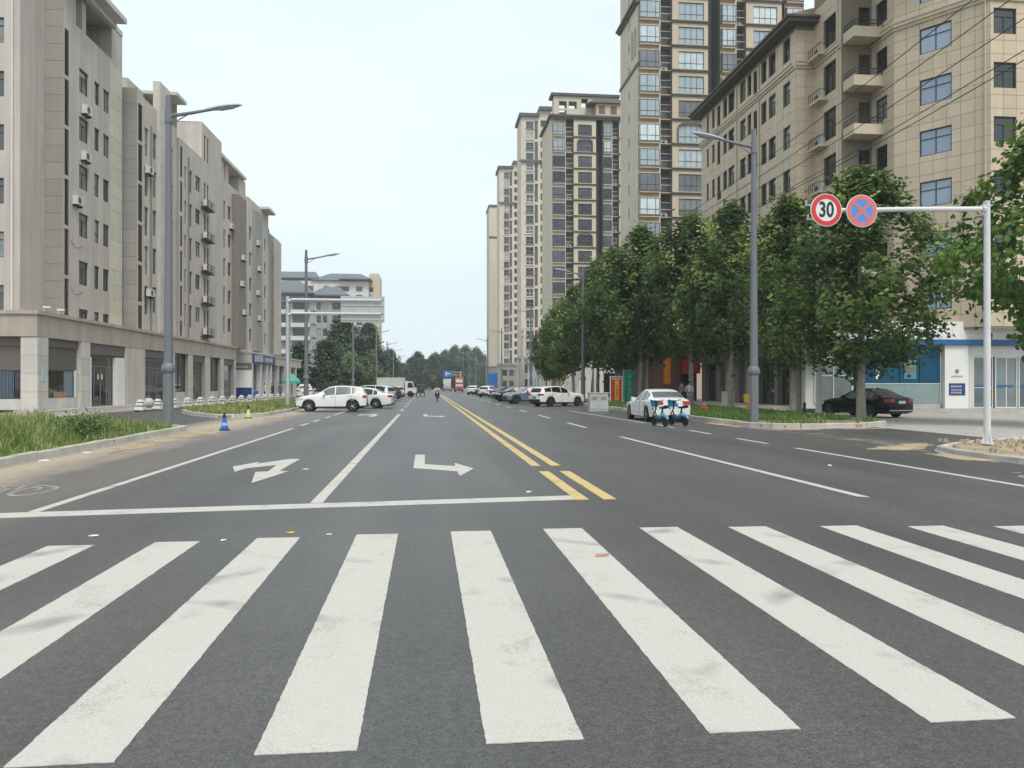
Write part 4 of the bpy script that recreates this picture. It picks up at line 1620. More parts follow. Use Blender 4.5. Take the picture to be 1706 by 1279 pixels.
m.box(bx(30.0), bx(30.06), .02, .25, .55, 3.95)
m.build('glass_frame', FRAME_W, bank)
m = MB()
m.box(bx(27.75), bx(28.5), .02, .045, 2.0, 3.1)
po = m.build('poster', mat('poster frame', (.08, .25, .32)), bank)
m = MB()
m.box(bx(27.82), bx(28.43), .012, .019, 2.35, 2.95)
m.build('poster_picture', mat('poster picture', (.16, .17, .13), var=.5, scale=6), po)
m = MB()
for k in range(3):
    m.box(bx(26.0), bx(26.2), .03, .049, 2.0 + k * .34, 2.26 + k * .34)
m.build('white_lettering', WHITE, bank)
m = MB()
m.box(bx(30.1), bx(31.55), -.25, .4, .285, 3.97)
pl = m.build('white_pier', WHITE, bank)
m = MB()
m.box(bx(30.35), bx(31.35), -.28, -.253, 1.05, 1.75)
pq = m.build('blue_plaque', DBLUE, pl)
for k, (n, s, z) in enumerate(((5, .12, 1.5), (7, .085, 1.32), (5, .12, 1.14))):
    o = glyphs(n, s, WHITE, 0, 1.15, k + 20).build('lettering', WHITE, pl)
    o.location = (bx(30.45), -.282, z)
o = glyphs(6, .1, WHITE, 0, 1.2, 31).build('lettering', GREYWALL, pl)
o.location = (bx(30.5), -.252, 2.1)
m = MB()
m.lathe([(.13, 0), (.13, .01)], (bx(30.85), -.27, 2.45), 14, 0, 'y')
m.build('round_emblem', FRAME_G, pl)
m = MB()
m.box(bx(31.6), bx(32.0), -.1, .4, .285, 3.97)
m.build('white_wall_panel', WHITEWALL, bank)
for x0, x1, kd in ((32.0, 33.3, 'tall'), (33.4, 34.85, 'double'), (34.9, 36.35, 'double'), (36.4, 38, 'double')):
    add_window(bank, (bx(x0), -.1), S_, (.02, x1 - x0 - .02, .29, 3.3), kd, .12, WHITE if kd == 'double' else FRAME_W, mat_glass('bank grey glass', (.10, .13, .14), (.22, .27, .28)), 'glass_door')
m = MB()
m.box(bx(32.0), bx(38), -.1, .3, 3.31, 3.97)
m.build('white_wall_panel', WHITEWALL, bank)
m = MB()
m.box(bx(34.0), bx(34.9), -1.55, -.95, .0, .05)
m.build('door_mat', WHITE, bank)
m = MB()
for x0 in (32.02, 33.42, 34.92):
    m.box(bx(x0) + .06, bx(x0) + 1.2, -.055, -.03, 1.55, 1.64)
m.build('blue_strip', BLUE, bank)


# ------------------------------------------------------------------ towers
def arch_frame(w_, h_, d_):
    m_ = MB()
    n = 8
    pts = [(0, 0), (0, h_ * .72)] + [(w_ / 2 - w_ / 2 * math.cos(math.pi * k / n), h_ * .72 + h_ * .28 * math.sin(math.pi * k / n)) for k in range(1, n)] + [(w_, h_ * .72), (w_, 0)]
    out = [(-.2, 0), (-.2, h_ * .74)] + [(w_ / 2 - (w_ / 2 + .2) * math.cos(math.pi * k / n), h_ * .74 + (h_ * .28 + .2) * math.sin(math.pi * k / n)) for k in range(1, n)] + [(w_ + .2, h_ * .74), (w_ + .2, 0)]
    for k in range(len(pts) - 1):
        a, b_, c_, e_ = pts[k], pts[k + 1], out[k + 1], out[k]
        m_.hexa([(e_[0], -d_, e_[1]), (a[0], -d_, a[1]), (a[0], .02, a[1]), (e_[0], .02, e_[1])], [(c_[0], -d_, c_[1]), (b_[0], -d_, b_[1]), (b_[0], .02, b_[1]), (c_[0], .02, c_[1])])
    return m_


def tower(root, cols, tops, z0, z1, depth, pal, gl_fn, arch_every=0, side_slots=None, x_end=0):
    wl, tr, dk = pal
    w_ = MB()
    X1 = x_end
    prevx = 0
    for c in cols:
        kind, x0, x1 = c[0], c[1], c[2]
        if kind == 'bay':
            wall_face(w_, (x0, 0), S_, x1 - x0, z0, z1)
            for k, zt in enumerate(tops):
                key = ('bay', round(x1 - x0, 2), wl.name)
                W2 = x1 - x0 - .1
                if key not in SHARE:
                    b_ = MB()
                    b_.box(.05, .05 + W2, -.62, -.001, -.32, -.14)
                    b_.box(.0, .1 + W2, -.68, -.001, -.14, -.02, 1)
                    b_.box(.05, .05 + W2, -.58, -.001, 2.05, 2.17)
                    for q in (0, .36, .80, 1):
                        xx = .07 + (W2 - .1) * q
                        b_.box(xx, xx + .06, -.6, -.54, -.02, 2.05, 2)
                    for zz in (-.02, .62, 1.98):
                        b_.box(.07, .03 + W2, -.595, -.545, zz, zz + .06, 2)
                    b_.box(.07, .12, -.54, -.002, .62, .68, 2)
                    for q in (0, 1):
                        xx = .07 + (W2 - .1) * q
                        b_.box(xx, xx + .06, -.06, -.002, -.02, 2.05, 2)
                    pn = MB()
                    pn.box(.10, W2, -.57, -.01, .0, 2.03)
                    SHARE[key] = b_.mesh('bay_window', [wl, tr, FRAME_D])
                    SHARE[('p',) + key] = pn
                o_ = ob('bay_window', SHARE[key], root, Matrix.Translation((x0, 0, zt - 2.05)))
                gm = gl_fn(k)
                kk = ('bp', key, gm.name)
                if kk not in SHARE:
                    SHARE[kk] = SHARE[('p',) + key].mesh('pane', gm)
                ob('pane', SHARE[kk], o_)
        elif kind == 'ac':
            y_ = 1.1
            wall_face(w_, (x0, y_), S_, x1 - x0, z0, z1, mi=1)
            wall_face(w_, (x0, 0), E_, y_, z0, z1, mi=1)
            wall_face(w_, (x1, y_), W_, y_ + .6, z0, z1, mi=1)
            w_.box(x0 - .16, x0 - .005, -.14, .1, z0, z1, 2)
            for k, zt in enumerate(tops):
                key = ('acl', round(x1 - x0, 2), wl.name)
                if key not in SHARE:
                    b_ = MB()
                    b_.box(0, x1 - x0, -.1, 1.09, -.10, 0)
                    b_.box(0, x1 - x0, -.1, -.03, .86, .94)
                    b_.box(0, x1 - x0, -.1, -.03, 1.72, 1.78)
                    SHARE[key] = b_.mesh('ledge', wl)
                ob('ledge', SHARE[key], root, Matrix.Translation((x0, 0, zt - 2.2)))
                if (k * 7 + int(x0 * 3)) % 3 == 0:
                    add_ac(root, (x0, .9), S_, (x1 - x0) * .5, zt - 2.19)
        elif kind == 'wide':
            a, b_ = c[3], c[4]
            yy = -.6
            hl = [(a - x0, b_ - x0, zt - 2.15, zt) for zt in tops]
            wall_face(w_, (x0, yy), S_, x1 - x0, z0, z1, hl, .2, mi=3)
            wall_face(w_, (x1, yy), E_, 2.0, z0, z1, mi=3)
            for k, h_ in enumerate(hl):
                o_ = add_window(root, (x0, yy), S_, h_, 'wide', .18, FRAME_D, gl_fn(k + 3))
                if arch_every and k % arch_every == 1:
                    key = ('arch', round(b_ - a, 2), tr.name)
                    if key not in SHARE:
                        SHARE[key] = arch_frame(b_ - a, 2.35, .16).mesh('arch_surround', tr)
                    ob('arch_surround', SHARE[key], root, Matrix.Translation((a, yy, h_[2])))
                key = ('cor', round(x1 - x0, 2), tr.name)
                if key not in SHARE:
                    m_ = MB()
                    m_.box(-.1, x1 - x0 + .1, -.16, -.001, 0, .16)
                    m_.box(-.16, x1 - x0 + .16, -.24, -.002, .16, .26)
                    SHARE[key] = m_.mesh('floor_band', tr)
                ob('floor_band', SHARE[key], root, Matrix.Translation((x0, yy, h_[2] - .42)))
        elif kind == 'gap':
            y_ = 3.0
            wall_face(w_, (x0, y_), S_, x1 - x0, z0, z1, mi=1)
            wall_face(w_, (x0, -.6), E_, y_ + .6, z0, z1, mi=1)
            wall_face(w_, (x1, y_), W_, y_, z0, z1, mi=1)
        elif kind == 'plain':
            wall_face(w_, (x0, 0), S_, x1 - x0, z0, z1)
    # west flank with small stair windows
    hl = []
    if side_slots:
        for zt in tops:
            hl.append((depth - side_slots - .5, depth - side_slots, zt - 1.6, zt - .3))
    wall_face(w_, (0, depth), W_, depth, z0, z1, hl, .2, mi=4)
    for h_ in hl:
        add_window(root, (0, depth), W_, h_, 'plain', .18, FRAME_D, GL_DARK)
    wall_face(w_, (X1, -.6), E_, depth + .6, z0, z1)
    wall_face(w_, (X1, depth), N_, X1, z0, z1)
    w_.poly([(0, 0, z1), (X1, 0, z1), (X1, depth, z1), (0, depth, z1)])
    w_.build('wall', [wl, dk, WHITEWALL, pal[0], CREAM], root)


# ---- tall tower right of the middle
T = thing('apartment_tower', 'tallest cream apartment tower, rising out of the picture behind the tan corner block', 'apartment tower', (26.06, 95.7, 0))
tops2 = [36.9 + 3.04 * k for k in range(-10, 7)][::-1]


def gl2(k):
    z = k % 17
    return GL_SKY if (k < 12 and k % 5 != 4) else mat_glass('brown tinted glass', (.05, .05, .055), (.16, .18, .2), rough=.04, spec=.8)  # upper floors mostly get the glass with sky reflection in its colour


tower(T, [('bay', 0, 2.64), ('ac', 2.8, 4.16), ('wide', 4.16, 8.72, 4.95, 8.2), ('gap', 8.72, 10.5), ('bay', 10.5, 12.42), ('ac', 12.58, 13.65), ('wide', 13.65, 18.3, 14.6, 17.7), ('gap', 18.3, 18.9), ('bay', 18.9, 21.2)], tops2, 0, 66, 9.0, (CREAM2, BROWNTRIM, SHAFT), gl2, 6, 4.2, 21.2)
m = MB()
for zz in (48.9,):
    m.box(-.35, -.001, -.3, 9.2, zz, zz + .28)
    m.box(-.6, -.002, -.3, 9.3, zz + .28, zz + .55)
    m.box(-.3, .05, -.25, -.001, zz, zz + .5)
m.box(-.14, -.002, -.1, 9.1, 41.2, 41.6)
m.build('belt_course', BROWNTRIM, T)
m = MB()
for x0 in (.8, 2.3):
    m.box(-.05, -.002, x0, x0 + .9, 43.0, 46.4)
m.build('flank_panel', mat('dull pink panel', (.36, .27, .22)), T)
m = MB()
m.box(-.8, 22, -1.2, 10, 66, 66.4)
m.build('roof', ROOFT, T)

# ---- second tower
T = thing('apartment_tower', 'cream apartment tower with arched windows and an open roof frame, left of the tallest one', 'apartment tower', (23.8, 150.2, 0))
tops3 = [51.7 - 3.03 * k for k in range(16)]


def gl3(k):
    return GL_SKY if k < 2 else mat_glass('violet tinted glass', (.05, .055, .075), (.13, .145, .18), rough=.04, spec=.8)  # top floors get the pane colour with painted sky reflection


tower(T, [('plain', 0, .25), ('bay', .25, 2.7), ('ac', 2.86, 4.3), ('wide', 4.3, 8.65, 5.15, 7.85), ('gap', 8.65, 10.1), ('bay', 10.1, 11.85), ('ac', 12.0, 13.2), ('wide', 13.2, 17.2, 14.0, 16.4)], tops3, 0, 53, 12.0, (CREAM, BROWNTRIM, SHAFT), gl3, 6, None, 17.2)
m = MB()
m.box(-.5, 17.6, -1.1, 12.3, 53, 53.4)
m.box(-.25, 17.4, -.9, -.61, 52.6, 52.998)
m.build('roof', ROOFT, T)
m = MB()
hl = [(.9, 2.4, 55.6, 57.0), (2.8, 4.4, 55.6, 57.0), (.9, 2.4, 54.2, 55.3), (5.3, 6.6, 55.9, 57.6), (2.8, 4.4, 53.5, 54.2)]
for yy in (2.0, 4.2):
    wall_face(m, (1.0, yy), S_, 12.5, 53.4, 58.0, hl, .3)
    wall_face(m, (13.5, yy + .32), N_, 12.5, 53.4, 58.0, [(12.5 - b_, 12.5 - a, c_, d_) for a, b_, c_, d_ in hl], .01)
m.box(.9, 1.0, 2.0, 4.5, 53.4, 58.0)
m.box(13.5, 13.6, 2.0, 4.5, 53.4, 58.0)
m.build('roof_frame', CREAM, T)
m = MB()
m.box(.3, 13.9, 1.6, 4.9, 58.0, 58.5)
m.hexa([(7.2, -.8, 56.0), (13.8, -.8, 56.0), (13.8, 1.95, 56.0), (7.2, 1.95, 56.0)], [(8.6, .2, 57.0), (13.6, .2, 57.0), (13.6, 1.9, 57.0), (8.6, 1.9, 57.0)])
m.build('upper_roof', ROOFT, T)
m = MB()
m.box(8.8, 13.5, -.2, 1.95, 53.41, 55.99)
m.build('roof_room', CREAM2, T)
m = MB()
m.box(9.3, 10.5, -.24, -.201, 54.0, 55.6)
m.box(11.6, 12.8, -.24, -.201, 54.0, 55.6)
m.build('roof_room_window', mat('dull red shutter', (.16, .09, .08)), T)


def slim_tower(label, org, W, top, z0, pitch, n, wcol, dcol, bcol, step):
    """far tower: one window column, one dark shaft, one column of open balconies"""
    t_ = thing('apartment_tower', label, 'apartment tower', (*org, 0))
    w_ = MB()
    zs = [top - pitch * k for k in range(n)]
    hl = [(wcol[0], wcol[1], z - 2.05, z) for z in zs] + [(bcol[0], bcol[1], z - 2.0, z + .45) for z in zs]
    hd = []
    k = 0
    while k + 1 < n:
        hd.append((dcol[0], dcol[1], zs[k + 1] - 2.0, zs[k] + .2))
        k += 2
    wall_face(w_, (0, 0), S_, W, z0, top + 1.3, hl + hd, .5)
    wall_face(w_, (0, 10), W_, 10, z0, top + 1.3, mi=1)
    wall_face(w_, (W, 0), E_, 10, z0, top + 1.3)
    wall_face(w_, (W, 10), N_, W, z0, top + 1.3)
    w_.poly([(0, 0, top + 1.3), (W, 0, top + 1.3), (W, 10, top + 1.3), (0, 10, top + 1.3)])
    w_.build('wall', [CREAM, CREAM], t_)
    for i_, z in enumerate(zs):
        w2, h2 = wcol[1] - wcol[0], 2.05
        key = ('tw', label, i_ % 3 == 1)
        if key not in SHARE:
            b_ = MB()
            b_.box(0, w2, .12, .2, 0, h2, 1)
            b_.box(-.15, w2 + .15, -.3, -.002, -.22, 0)
            for q in (0, .47, .94):
                b_.box(w2 * q, w2 * q + .1, .06, .118, 0, h2)
            b_.box(0, w2, .07, .117, h2 * .4, h2 * .4 + .1)
            SHARE[key] = b_.mesh('window', [FRAME_W if i_ % 3 == 1 else FRAME_G, GL_LEFT if i_ % 3 == 1 else GL_DARK])
        ob('window', SHARE[key], t_, Matrix.Translation((wcol[0], 0, z - 2.05)))
        key = ('tb', label)
        if key not in SHARE:
            b_ = MB()
            w3 = bcol[1] - bcol[0]
            b_.box(0, w3, .45, .49, 0, 2.45, 1)
            b_.box(0, w3, .02, .14, .02, .6)
            SHARE[key] = b_.mesh('balcony', [CREAM, GL_DARK])
        ob('balcony', SHARE[key], t_, Matrix.Translation((bcol[0], 0, z - 2.0)))
    b_ = MB()
    for a, b2, c_, d_ in hd:
        b_.box(a, b2, .3, .4, c_, d_)
    o_ = b_.build('shaft_screen', LOUVRE, t_)
    o_['kind'] = 'stuff'
    b_ = MB()
    b_.box(-.6, dcol[1] + .4, -.8, 10.4, top + 1.3, top + 2.2)
    b_.box(dcol[1] + .3, W + .3, -.9, 10.3, top + step, top + step + 1.0)
    b_.build('roof', ROOFT, t_)
    b_ = MB()
    b_.box(dcol[1] + .4, W, .01, 9.9, top + 1.3, top + step)
    b_.build('attic_wall', CREAM2, t_)
    b_ = MB()
    b_.box(-.5, W + .1, -.6, -.003, top - pitch * 4 + .3, top - pitch * 4 + .9)
    b_.build('belt_course', BROWNTRIM, t_)
    b_ = MB()
    b_.box(-.8, W + 3, -2.6, -.01, 0, 9.0)
    b_.box(-1.0, W + 3.2, -3.0, -.012, 9.0, 9.8)
    pd = b_.build('podium', STONEGREY, t_)
    for r_ in (1.2, 5.2):
        for q in (.8, 3.4, 6.2):
            b_ = MB()
            b_.box(q, q + 1.7, -2.65, -2.602, r_, r_ + 2.2)
            b_.build('podium_window', GL_DARK, pd)
    return t_


slim_tower('slender cream apartment tower with open balconies left of the one with arched windows', (26.9, 224.2), 8.6, 77.0, 0, 2.99, 24, (1.4, 3.6), (3.9, 4.8), (5.6, 7.6), 3.2)
slim_tower('farthest stepped cream apartment tower on the right of the road', (26.9, 291.5), 8.0, 80.5, 0, 3.0, 25, (1.7, 3.6), (3.75, 4.7), (5.5, 7.7), 3.2)
t = thing('apartment_tower', 'plain windowless cream flank of the last tower beside the open sky', 'apartment tower', (26.1, 329, 0))
m = MB()
m.box(0, 12, 0, 14, 9.7, 76)
m.build('wall', CREAM, t)
m = MB()
m.box(-.3, 12.2, -.3, 14.2, 76, 76.9)
m.box(-.2, 12.1, -.2, -.003, 63, 63.7)
m.build('roof', ROOFT, t)
m = MB()
m.box(-.4, 12, -.5, 14, 0, 9.69)
m.box(-.7, 12, -.8, 14, 9.3, 9.695)
m.build('podium', STONEGREY, t)

# ---- low buildings along the right pavement
t = thing('shop_building', 'dark brown clad shop front with vertical orange sign and red board behind the trees', 'shop building', (20.9, 72.5, .14))
m = MB()
m.box(0, 4.5, 0, 14, 0, 5.6)
m.build('wall', DBROWN, t)
m = MB()
m.box(-.2, 4.6, -.25, 14, 5.6, 6.0)
m.build('coping', ROOFT, t)
m = MB()
m.box(1.25, 1.95, -.12, -.002, 1.6, 4.1)
so = m.build('orange_sign', ORANGE, t)
for k in range(4):
    o = glyphs(1, .48, YELLOW, 0, 1, 40 + k).build('lettering', YELLOW, so)
    o.location = (1.36, -.122, 3.5 - k * .6)
m = MB()
m.box(2.9, 4.5, -.9, -.004, 3.6, 5.4)
m.box(2.8, 4.5, -1.0, -.003, 2.6, 3.55)
so = m.build('red_sign', RED, t)
o = glyphs(4, .33, WHITE, 0, 1.1, 50).build('lettering', FRAME_W, so)
o.location = (2.98, -.902, 4.4)
m = MB()
m.box(3.0, 4.4, -.05, -.003, .05, 2.5)
m.build('doorway', GL_SHOP, t)

t = thing('shop_building', 'low shop with dark brown piers and gold panels beside the white parked car', 'shop building', (24.3, 128, .14))
m = MB()
m.box(0, 10, 0, 26, 0, 6.4)
m.build('wall', DBROWN, t)
m = MB()
m.box(-.8, 10, -.6, 26.2, 6.4, 7.4)
m.build('coping', CONC, t)
for y0, y1, mm in ((2.5, 4, WHITEWALL), (8, 13, GOLD), (14.5, 18.5, GOLD), (20, 25, DBROWN)):
    m = MB()
    m.box(-.35, -.003, y0, y1, 0, 6.2)
    m.build('wall_panel', mm, t)
t = thing('shop_building', 'white two storey building with small windows at the foot of the cream towers', 'shop building', (25.4, 160, .14))
m = MB()
hl = [(q, q + 1.6, a, a + 2.0) for q in (3, 8, 13, 18, 24, 29, 34) for a in (1.2, 4.8)]
wall_face(m, (0, 38), W_, 38, 0, 8.4, hl, .25)
wall_face(m, (0, 0), S_, 9, 0, 8.4)
m.build('wall', WHITEWALL, t)
for h_ in hl:
    add_window(t, (0, 38), W_, h_, 'double', .2, FRAME_D, GL_DARK)
m = MB()
m.box(-.4, 9, -.4, 38.4, 8.4, 9.0)
for q in range(12):
    m.box(-.3, -.1, q * 3.2, q * 3.2 + .2, 9.0, 9.7)
m.box(-.3, -.12, -.2, 38, 9.7, 9.85)
m.build('roof', SLABW, t)
t = thing('shop_building', 'white shop with a slanting awning wall behind the metal cabinet', 'shop building', (20.6, 96, .14))
m = MB()
m.box(0, 5.2, 0, 14, 0, 4.6)
m.hexa([(-2.6, 1, 0), (-2.4, 1, 0), (-2.4, 12, 0), (-2.6, 12, 0)], [(-.2, 1, 5.0), (0, 1, 5.0), (0, 12, 5.0), (-.2, 12, 5.0)])
m.hexa([(-2.6, -.4, 0), (-.6, -.4, 0), (-.6, -.1, 0), (-2.6, -.1, 0)], [(-1.0, -.4, 5.0), (-.2, -.4, 5.0), (-.2, -.1, 5.0), (-1.0, -.1, 5.0)])
m.build('wall', WHITEWALL, t)
m = MB()
m.box(1.2, 3.8, -.05, -.003, 0, 3)
m.build('shop_window', GL_SHOP, t)

# ---- apartment houses far down the left side
def hip(m_, x0, x1, y0, y1, z, rise, inset, mi=0, ov=.8):
    x0, x1, y0, y1 = x0 - ov, x1 + ov, y0 - ov, y1 + ov
    ym = (y0 + y1) / 2
    m_.box(x0, x1, y0, y1, z - .35, z - .002, 1)
    m_.hexa([(x0, y0, z), (x1, y0, z), (x1, y1, z), (x0, y1, z)], [(x0 + inset, ym - .2, z + rise), (x1 - inset, ym - .2, z + rise), (x1 - inset, ym + .2, z + rise), (x0 + inset, ym + .2, z + rise)], mi)


t = thing('apartment_block', 'grey and white apartment house with blue grey hipped roofs left of the road sign', 'apartment block', (-36, 184, 0))
m = MB()
fl = [20.6 - 3.0 * k for k in range(7)]
colsL = [(2.0, 4.6, 'wide'), (5.9, 9.4, 'wide'), (11.2, 12.2, 'tall'), (12.6, 13.6, 'tall'), (14.7, 16.7, 'quad')]
hl = [(a, b_, z - 1.7, z) for z in fl for a, b_, _ in colsL]
wall_face(m, (0, 0), S_, 17.8, 0, 22.0, hl, .25)
wall_face(m, (17.8, 0), E_, 12, 0, 22.0)
m.box(5.6, 9.8, -.9, -.001, 0, .1)
m.build('wall', mat('bluish grey render', (.33, .335, .35), streak=.15), t)
for i, h_ in enumerate(hl):
    add_window(t, (0, 0), S_, h_, colsL[i % 5][2], .2, FRAME_G, GL_DARK if (i * 5) % 3 else GL_LEFT)
for k, z in enumerate(fl):
    for a, b_ in ((1.7, 4.9), (5.6, 9.8)):
        s = MB()
        s.box(a, b_, -.9, -.002, z - 2.75, z - 1.85)
        s.build('balcony', WHITEWALL, t)
    if k % 2:
        s = MB()
        s.box(14.5, 16.9, -.12, -.002, z - 2.7, z - 1.85)
        s.build('spandrel', TAUPE, t)
    add_ac(t, (0, 0), S_, 10.7, z - 2.0)
m = MB()
hip(m, 10.2, 17.8, -.5, 12, 22.2, 2.6, 3.0)
hip(m, 0, 10, -1.2, 11, 22.6, 3.4, 4.0)
m.build('roof', [ROOFGREY, BROWNTRIM], t)
t = thing('apartment_block', 'taller white apartment house with long grey roof standing behind the grey hipped one', 'apartment block', (-56, 289, 0))
m = MB()
fl = [37.2 - 3.05 * k for k in range(7)]
colsL = [(14, 16, 'quad'), (19.5, 21.5, 'quad'), (23.5, 28.5, 'wide'), (31, 33.2, 'quad')]
hl = [(a, b_, z - 1.8, z) for z in fl for a, b_, _ in colsL]
wall_face(m, (0, 0), S_, 35.4, 0, 39.0, hl, .25)
wall_face(m, (35.4, 0), E_, 14, 0, 39.0)
m.build('wall', WHITEWALL, t)
for i, h_ in enumerate(hl):
    add_window(t, (0, 0), S_, h_, colsL[i % 4][2], .2, FRAME_G, GL_DARK if i % 3 else GL_LEFT)
m = MB()
hip(m, 16, 36, 0, 13, 39.4, 3.2, 6)
hip(m, 0, 17, .8, 13.6, 40.2, 3.0, 2)
hip(m, 26, 35.6, -1.4, 9, 39.8, 2.4, 4)
m.build('roof', [ROOFGREY, BROWNTRIM], t)
m = MB()
m.box(35.42, 39.3, 2, 14, 0, 41.5)
m.box(35.6, 38.9, 2.5, 13, 41.5, 42.3)
m.build('stair_tower', TAN2, t)
for z in fl[:4]:
    m = MB()
    m.box(35.6, 36.9, 1.9, 2.0 - .002, z - 1.6, z)
    m.build('opening', BLACK, t)  # black plate stands in for the dark inside of an opening
"""endbuildings"""

# ------------------------------------------------------------------ trees and grass


def leaf_mesh(name, C, Nrm, size, tint, m, aspect=.8, rng=None):
    """one folded-free leaf (a kite of two triangles) per point"""
    n = len(C)
    rng = rng or np.random.default_rng(1)
    Nrm = Nrm / np.linalg.norm(Nrm, axis=1, keepdims=True)
    r = rng.normal(size=(n, 3))
    A = np.cross(Nrm, r)
    A /= np.linalg.norm(A, axis=1, keepdims=True) + 1e-9
    B = np.cross(Nrm, A)
    s = size[:, None]
    droop = Nrm * s * .18
    V = np.empty((n * 4, 3))
    V[0::4] = C - A * s * .55
    V[1::4] = C + B * s * .5 * aspect - droop * .5
    V[2::4] = C + A * s * .6 - droop
    V[3::4] = C - B * s * .5 * aspect - droop * .5
    me = bpy.data.meshes.new(name)
    me.vertices.add(n * 4)
    me.vertices.foreach_set('co', V.astype(np.float32).ravel())
    me.loops.add(n * 4)
    me.loops.foreach_set('vertex_index', np.arange(n * 4, dtype=np.int32))
    me.polygons.add(n)
    me.polygons.foreach_set('loop_start', np.arange(0, n * 4, 4, dtype=np.int32))
    me.polygons.foreach_set('loop_total', np.full(n, 4, dtype=np.int32))
    at = me.attributes.new('tint', 'FLOAT', 'FACE')
    at.data.foreach_set('value', np.clip(tint, 0, 1).astype(np.float32))
    me.materials.append(m)
    me.update(calc_edges=True)
    return me


def crown(name, seed, z0, z1, rad, ncl, per, leaf, m, shape='plane', cl=(.42, .55)):
    rng = np.random.default_rng(seed)
    ph = rng.uniform(0, 6.28, 8)
    C, Nn, S, T = [], [], [], []
    for k in range(ncl):
        t = rng.uniform(0, 1) ** (.9 if shape != 'cone' else 1.3)
        a = rng.uniform(0, 2 * math.pi)
        if shape == 'plane':
            prof = (math.sin(math.pi * min(1, (t * .86 + .14))) ** .62) * (1 - .25 * t)
            if t < .12:
                prof *= .75
        elif shape == 'cone':
            prof = (1 - t) ** .8 + .04
        elif shape == 'poplar':
            prof = math.sin(math.pi * min(1, t * .9 + .08)) ** .7
        else:
            prof = math.sqrt(max(.02, 1 - (2 * t - 1) ** 2))
        lob = 1 + .22 * math.sin(3 * a + ph[0] + 4 * t) + .18 * math.sin(5 * a + ph[1] - 9 * t) + .14 * math.sin(2 * a + ph[2] + 11 * t)
        rr = rng.uniform(0, 1) ** .36
        if shape == 'plane' and rng.uniform() < .10:
            rr *= 1.16
        R_ = rad * prof * lob * rr
        c = np.array([R_ * math.cos(a), R_ * math.sin(a), z0 + (z1 - z0) * t])
        if rr > .8:
            c[2] += rng.uniform(-.1, .5) * (z1 - z0) * .06
        n = int(per * rng.uniform(.55, 1.3))
        sp = np.array([cl[0], cl[0], cl[1]]) * rng.uniform(.65, 1.25)
        if shape == 'cone':
            sp = np.array([cl[0] * 1.3, cl[0] * 1.3, cl[1] * .35])
        p = rng.normal(size=(n, 3)) * sp * .6 + c
        if shape == 'cone':
            p[:, 2] -= .18 * np.hypot(p[:, 0] - 0, p[:, 1] - 0) * .3
        out = p - np.array([0, 0, z0 + (z1 - z0) * .4])
        out /= np.linalg.norm(out, axis=1, keepdims=True) + 1e-6
        nn = out * .8 + np.array([0, 0, .55]) + rng.normal(size=(n, 3)) * .65
        new = max(0, rng.normal(.12, .62))        # young shoots and lit tips: brighter tint painted on outer twigs
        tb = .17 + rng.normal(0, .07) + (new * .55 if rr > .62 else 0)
        tp = tb + .17 * (p[:, 2] - c[2]) / (sp[2] + 1e-6) + rng.normal(0, .10, n)  # tint rises up each clump, light from above put into leaf colour
        C.append(p)
        Nn.append(nn)
        S.append(leaf * rng.uniform(.6, 1.25, n))
        T.append(tp)
    return leaf_mesh(name, np.vstack(C), np.vstack(Nn), np.concatenate(S), np.concatenate(T), m, rng=rng)


def trunk_mesh(seed, h, r, top, spread, m, limbs=7):
    rg = random.Random(seed)
    b = MB()
    pts = [(0, 0, -.1), (rg.uniform(-.03, .03), 0, h * .5), (rg.uniform(-.08, .08), rg.uniform(-.08, .08), h), (rg.uniform(-.2, .2), rg.uniform(-.2, .2), (h + top) / 2), (rg.uniform(-.2, .2), rg.uniform(-.2, .2), top * .93)]
    b.tube(pts, [r * 1.25, r, r * .85, r * .45, r * .10], 9)
    for k in range(limbs):
        a = 2 * math.pi * k / limbs + rg.uniform(-.4, .4)
        t = rg.uniform(.0, .6)
        z = h + (top - h) * t * .7
        q = spread * rg.uniform(.5, .85) * (1 - .5 * t)
        b.tube([(0, 0, z - .1), (q * .4 * math.cos(a), q * .4 * math.sin(a), z + (top - h) * .14), (q * math.cos(a), q * math.sin(a), z + (top - h) * .34)], [r * .42, r * .25, r * .05], 6)
    return b.mesh('trunk', m, 40)


def tree(name, label, cat, loc, cme, tme, sc=1.0, rz=0.0, group=None, wide=1.0):
    t = thing(name, label, cat, loc, rz, group)
    c = ob('crown', cme, t)
    k = ob('trunk', tme, t)
    t.scale = (sc * wide, sc * wide, sc)
    return t


G1 = 'plane trees along the right pavement'
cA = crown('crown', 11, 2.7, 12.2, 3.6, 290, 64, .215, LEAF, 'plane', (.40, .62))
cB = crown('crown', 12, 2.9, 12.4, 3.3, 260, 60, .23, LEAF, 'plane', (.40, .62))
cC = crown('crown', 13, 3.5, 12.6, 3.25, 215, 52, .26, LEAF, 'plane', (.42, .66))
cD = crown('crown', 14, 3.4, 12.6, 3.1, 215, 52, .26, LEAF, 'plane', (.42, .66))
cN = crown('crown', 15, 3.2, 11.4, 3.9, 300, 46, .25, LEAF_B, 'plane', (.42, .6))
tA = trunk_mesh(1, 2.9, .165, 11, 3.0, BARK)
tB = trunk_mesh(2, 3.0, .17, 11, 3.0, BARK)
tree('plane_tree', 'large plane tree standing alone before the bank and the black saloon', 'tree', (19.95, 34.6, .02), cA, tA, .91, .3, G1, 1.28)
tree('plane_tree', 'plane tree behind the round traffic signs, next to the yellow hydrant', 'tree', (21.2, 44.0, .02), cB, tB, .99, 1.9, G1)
tree('plane_tree', 'plane tree in front of the pale roller shutters left of the tall grey lamp post', 'tree', (20.4, 51.5, .1), cC, tA, 1.06, 4.0, G1, 1.05)
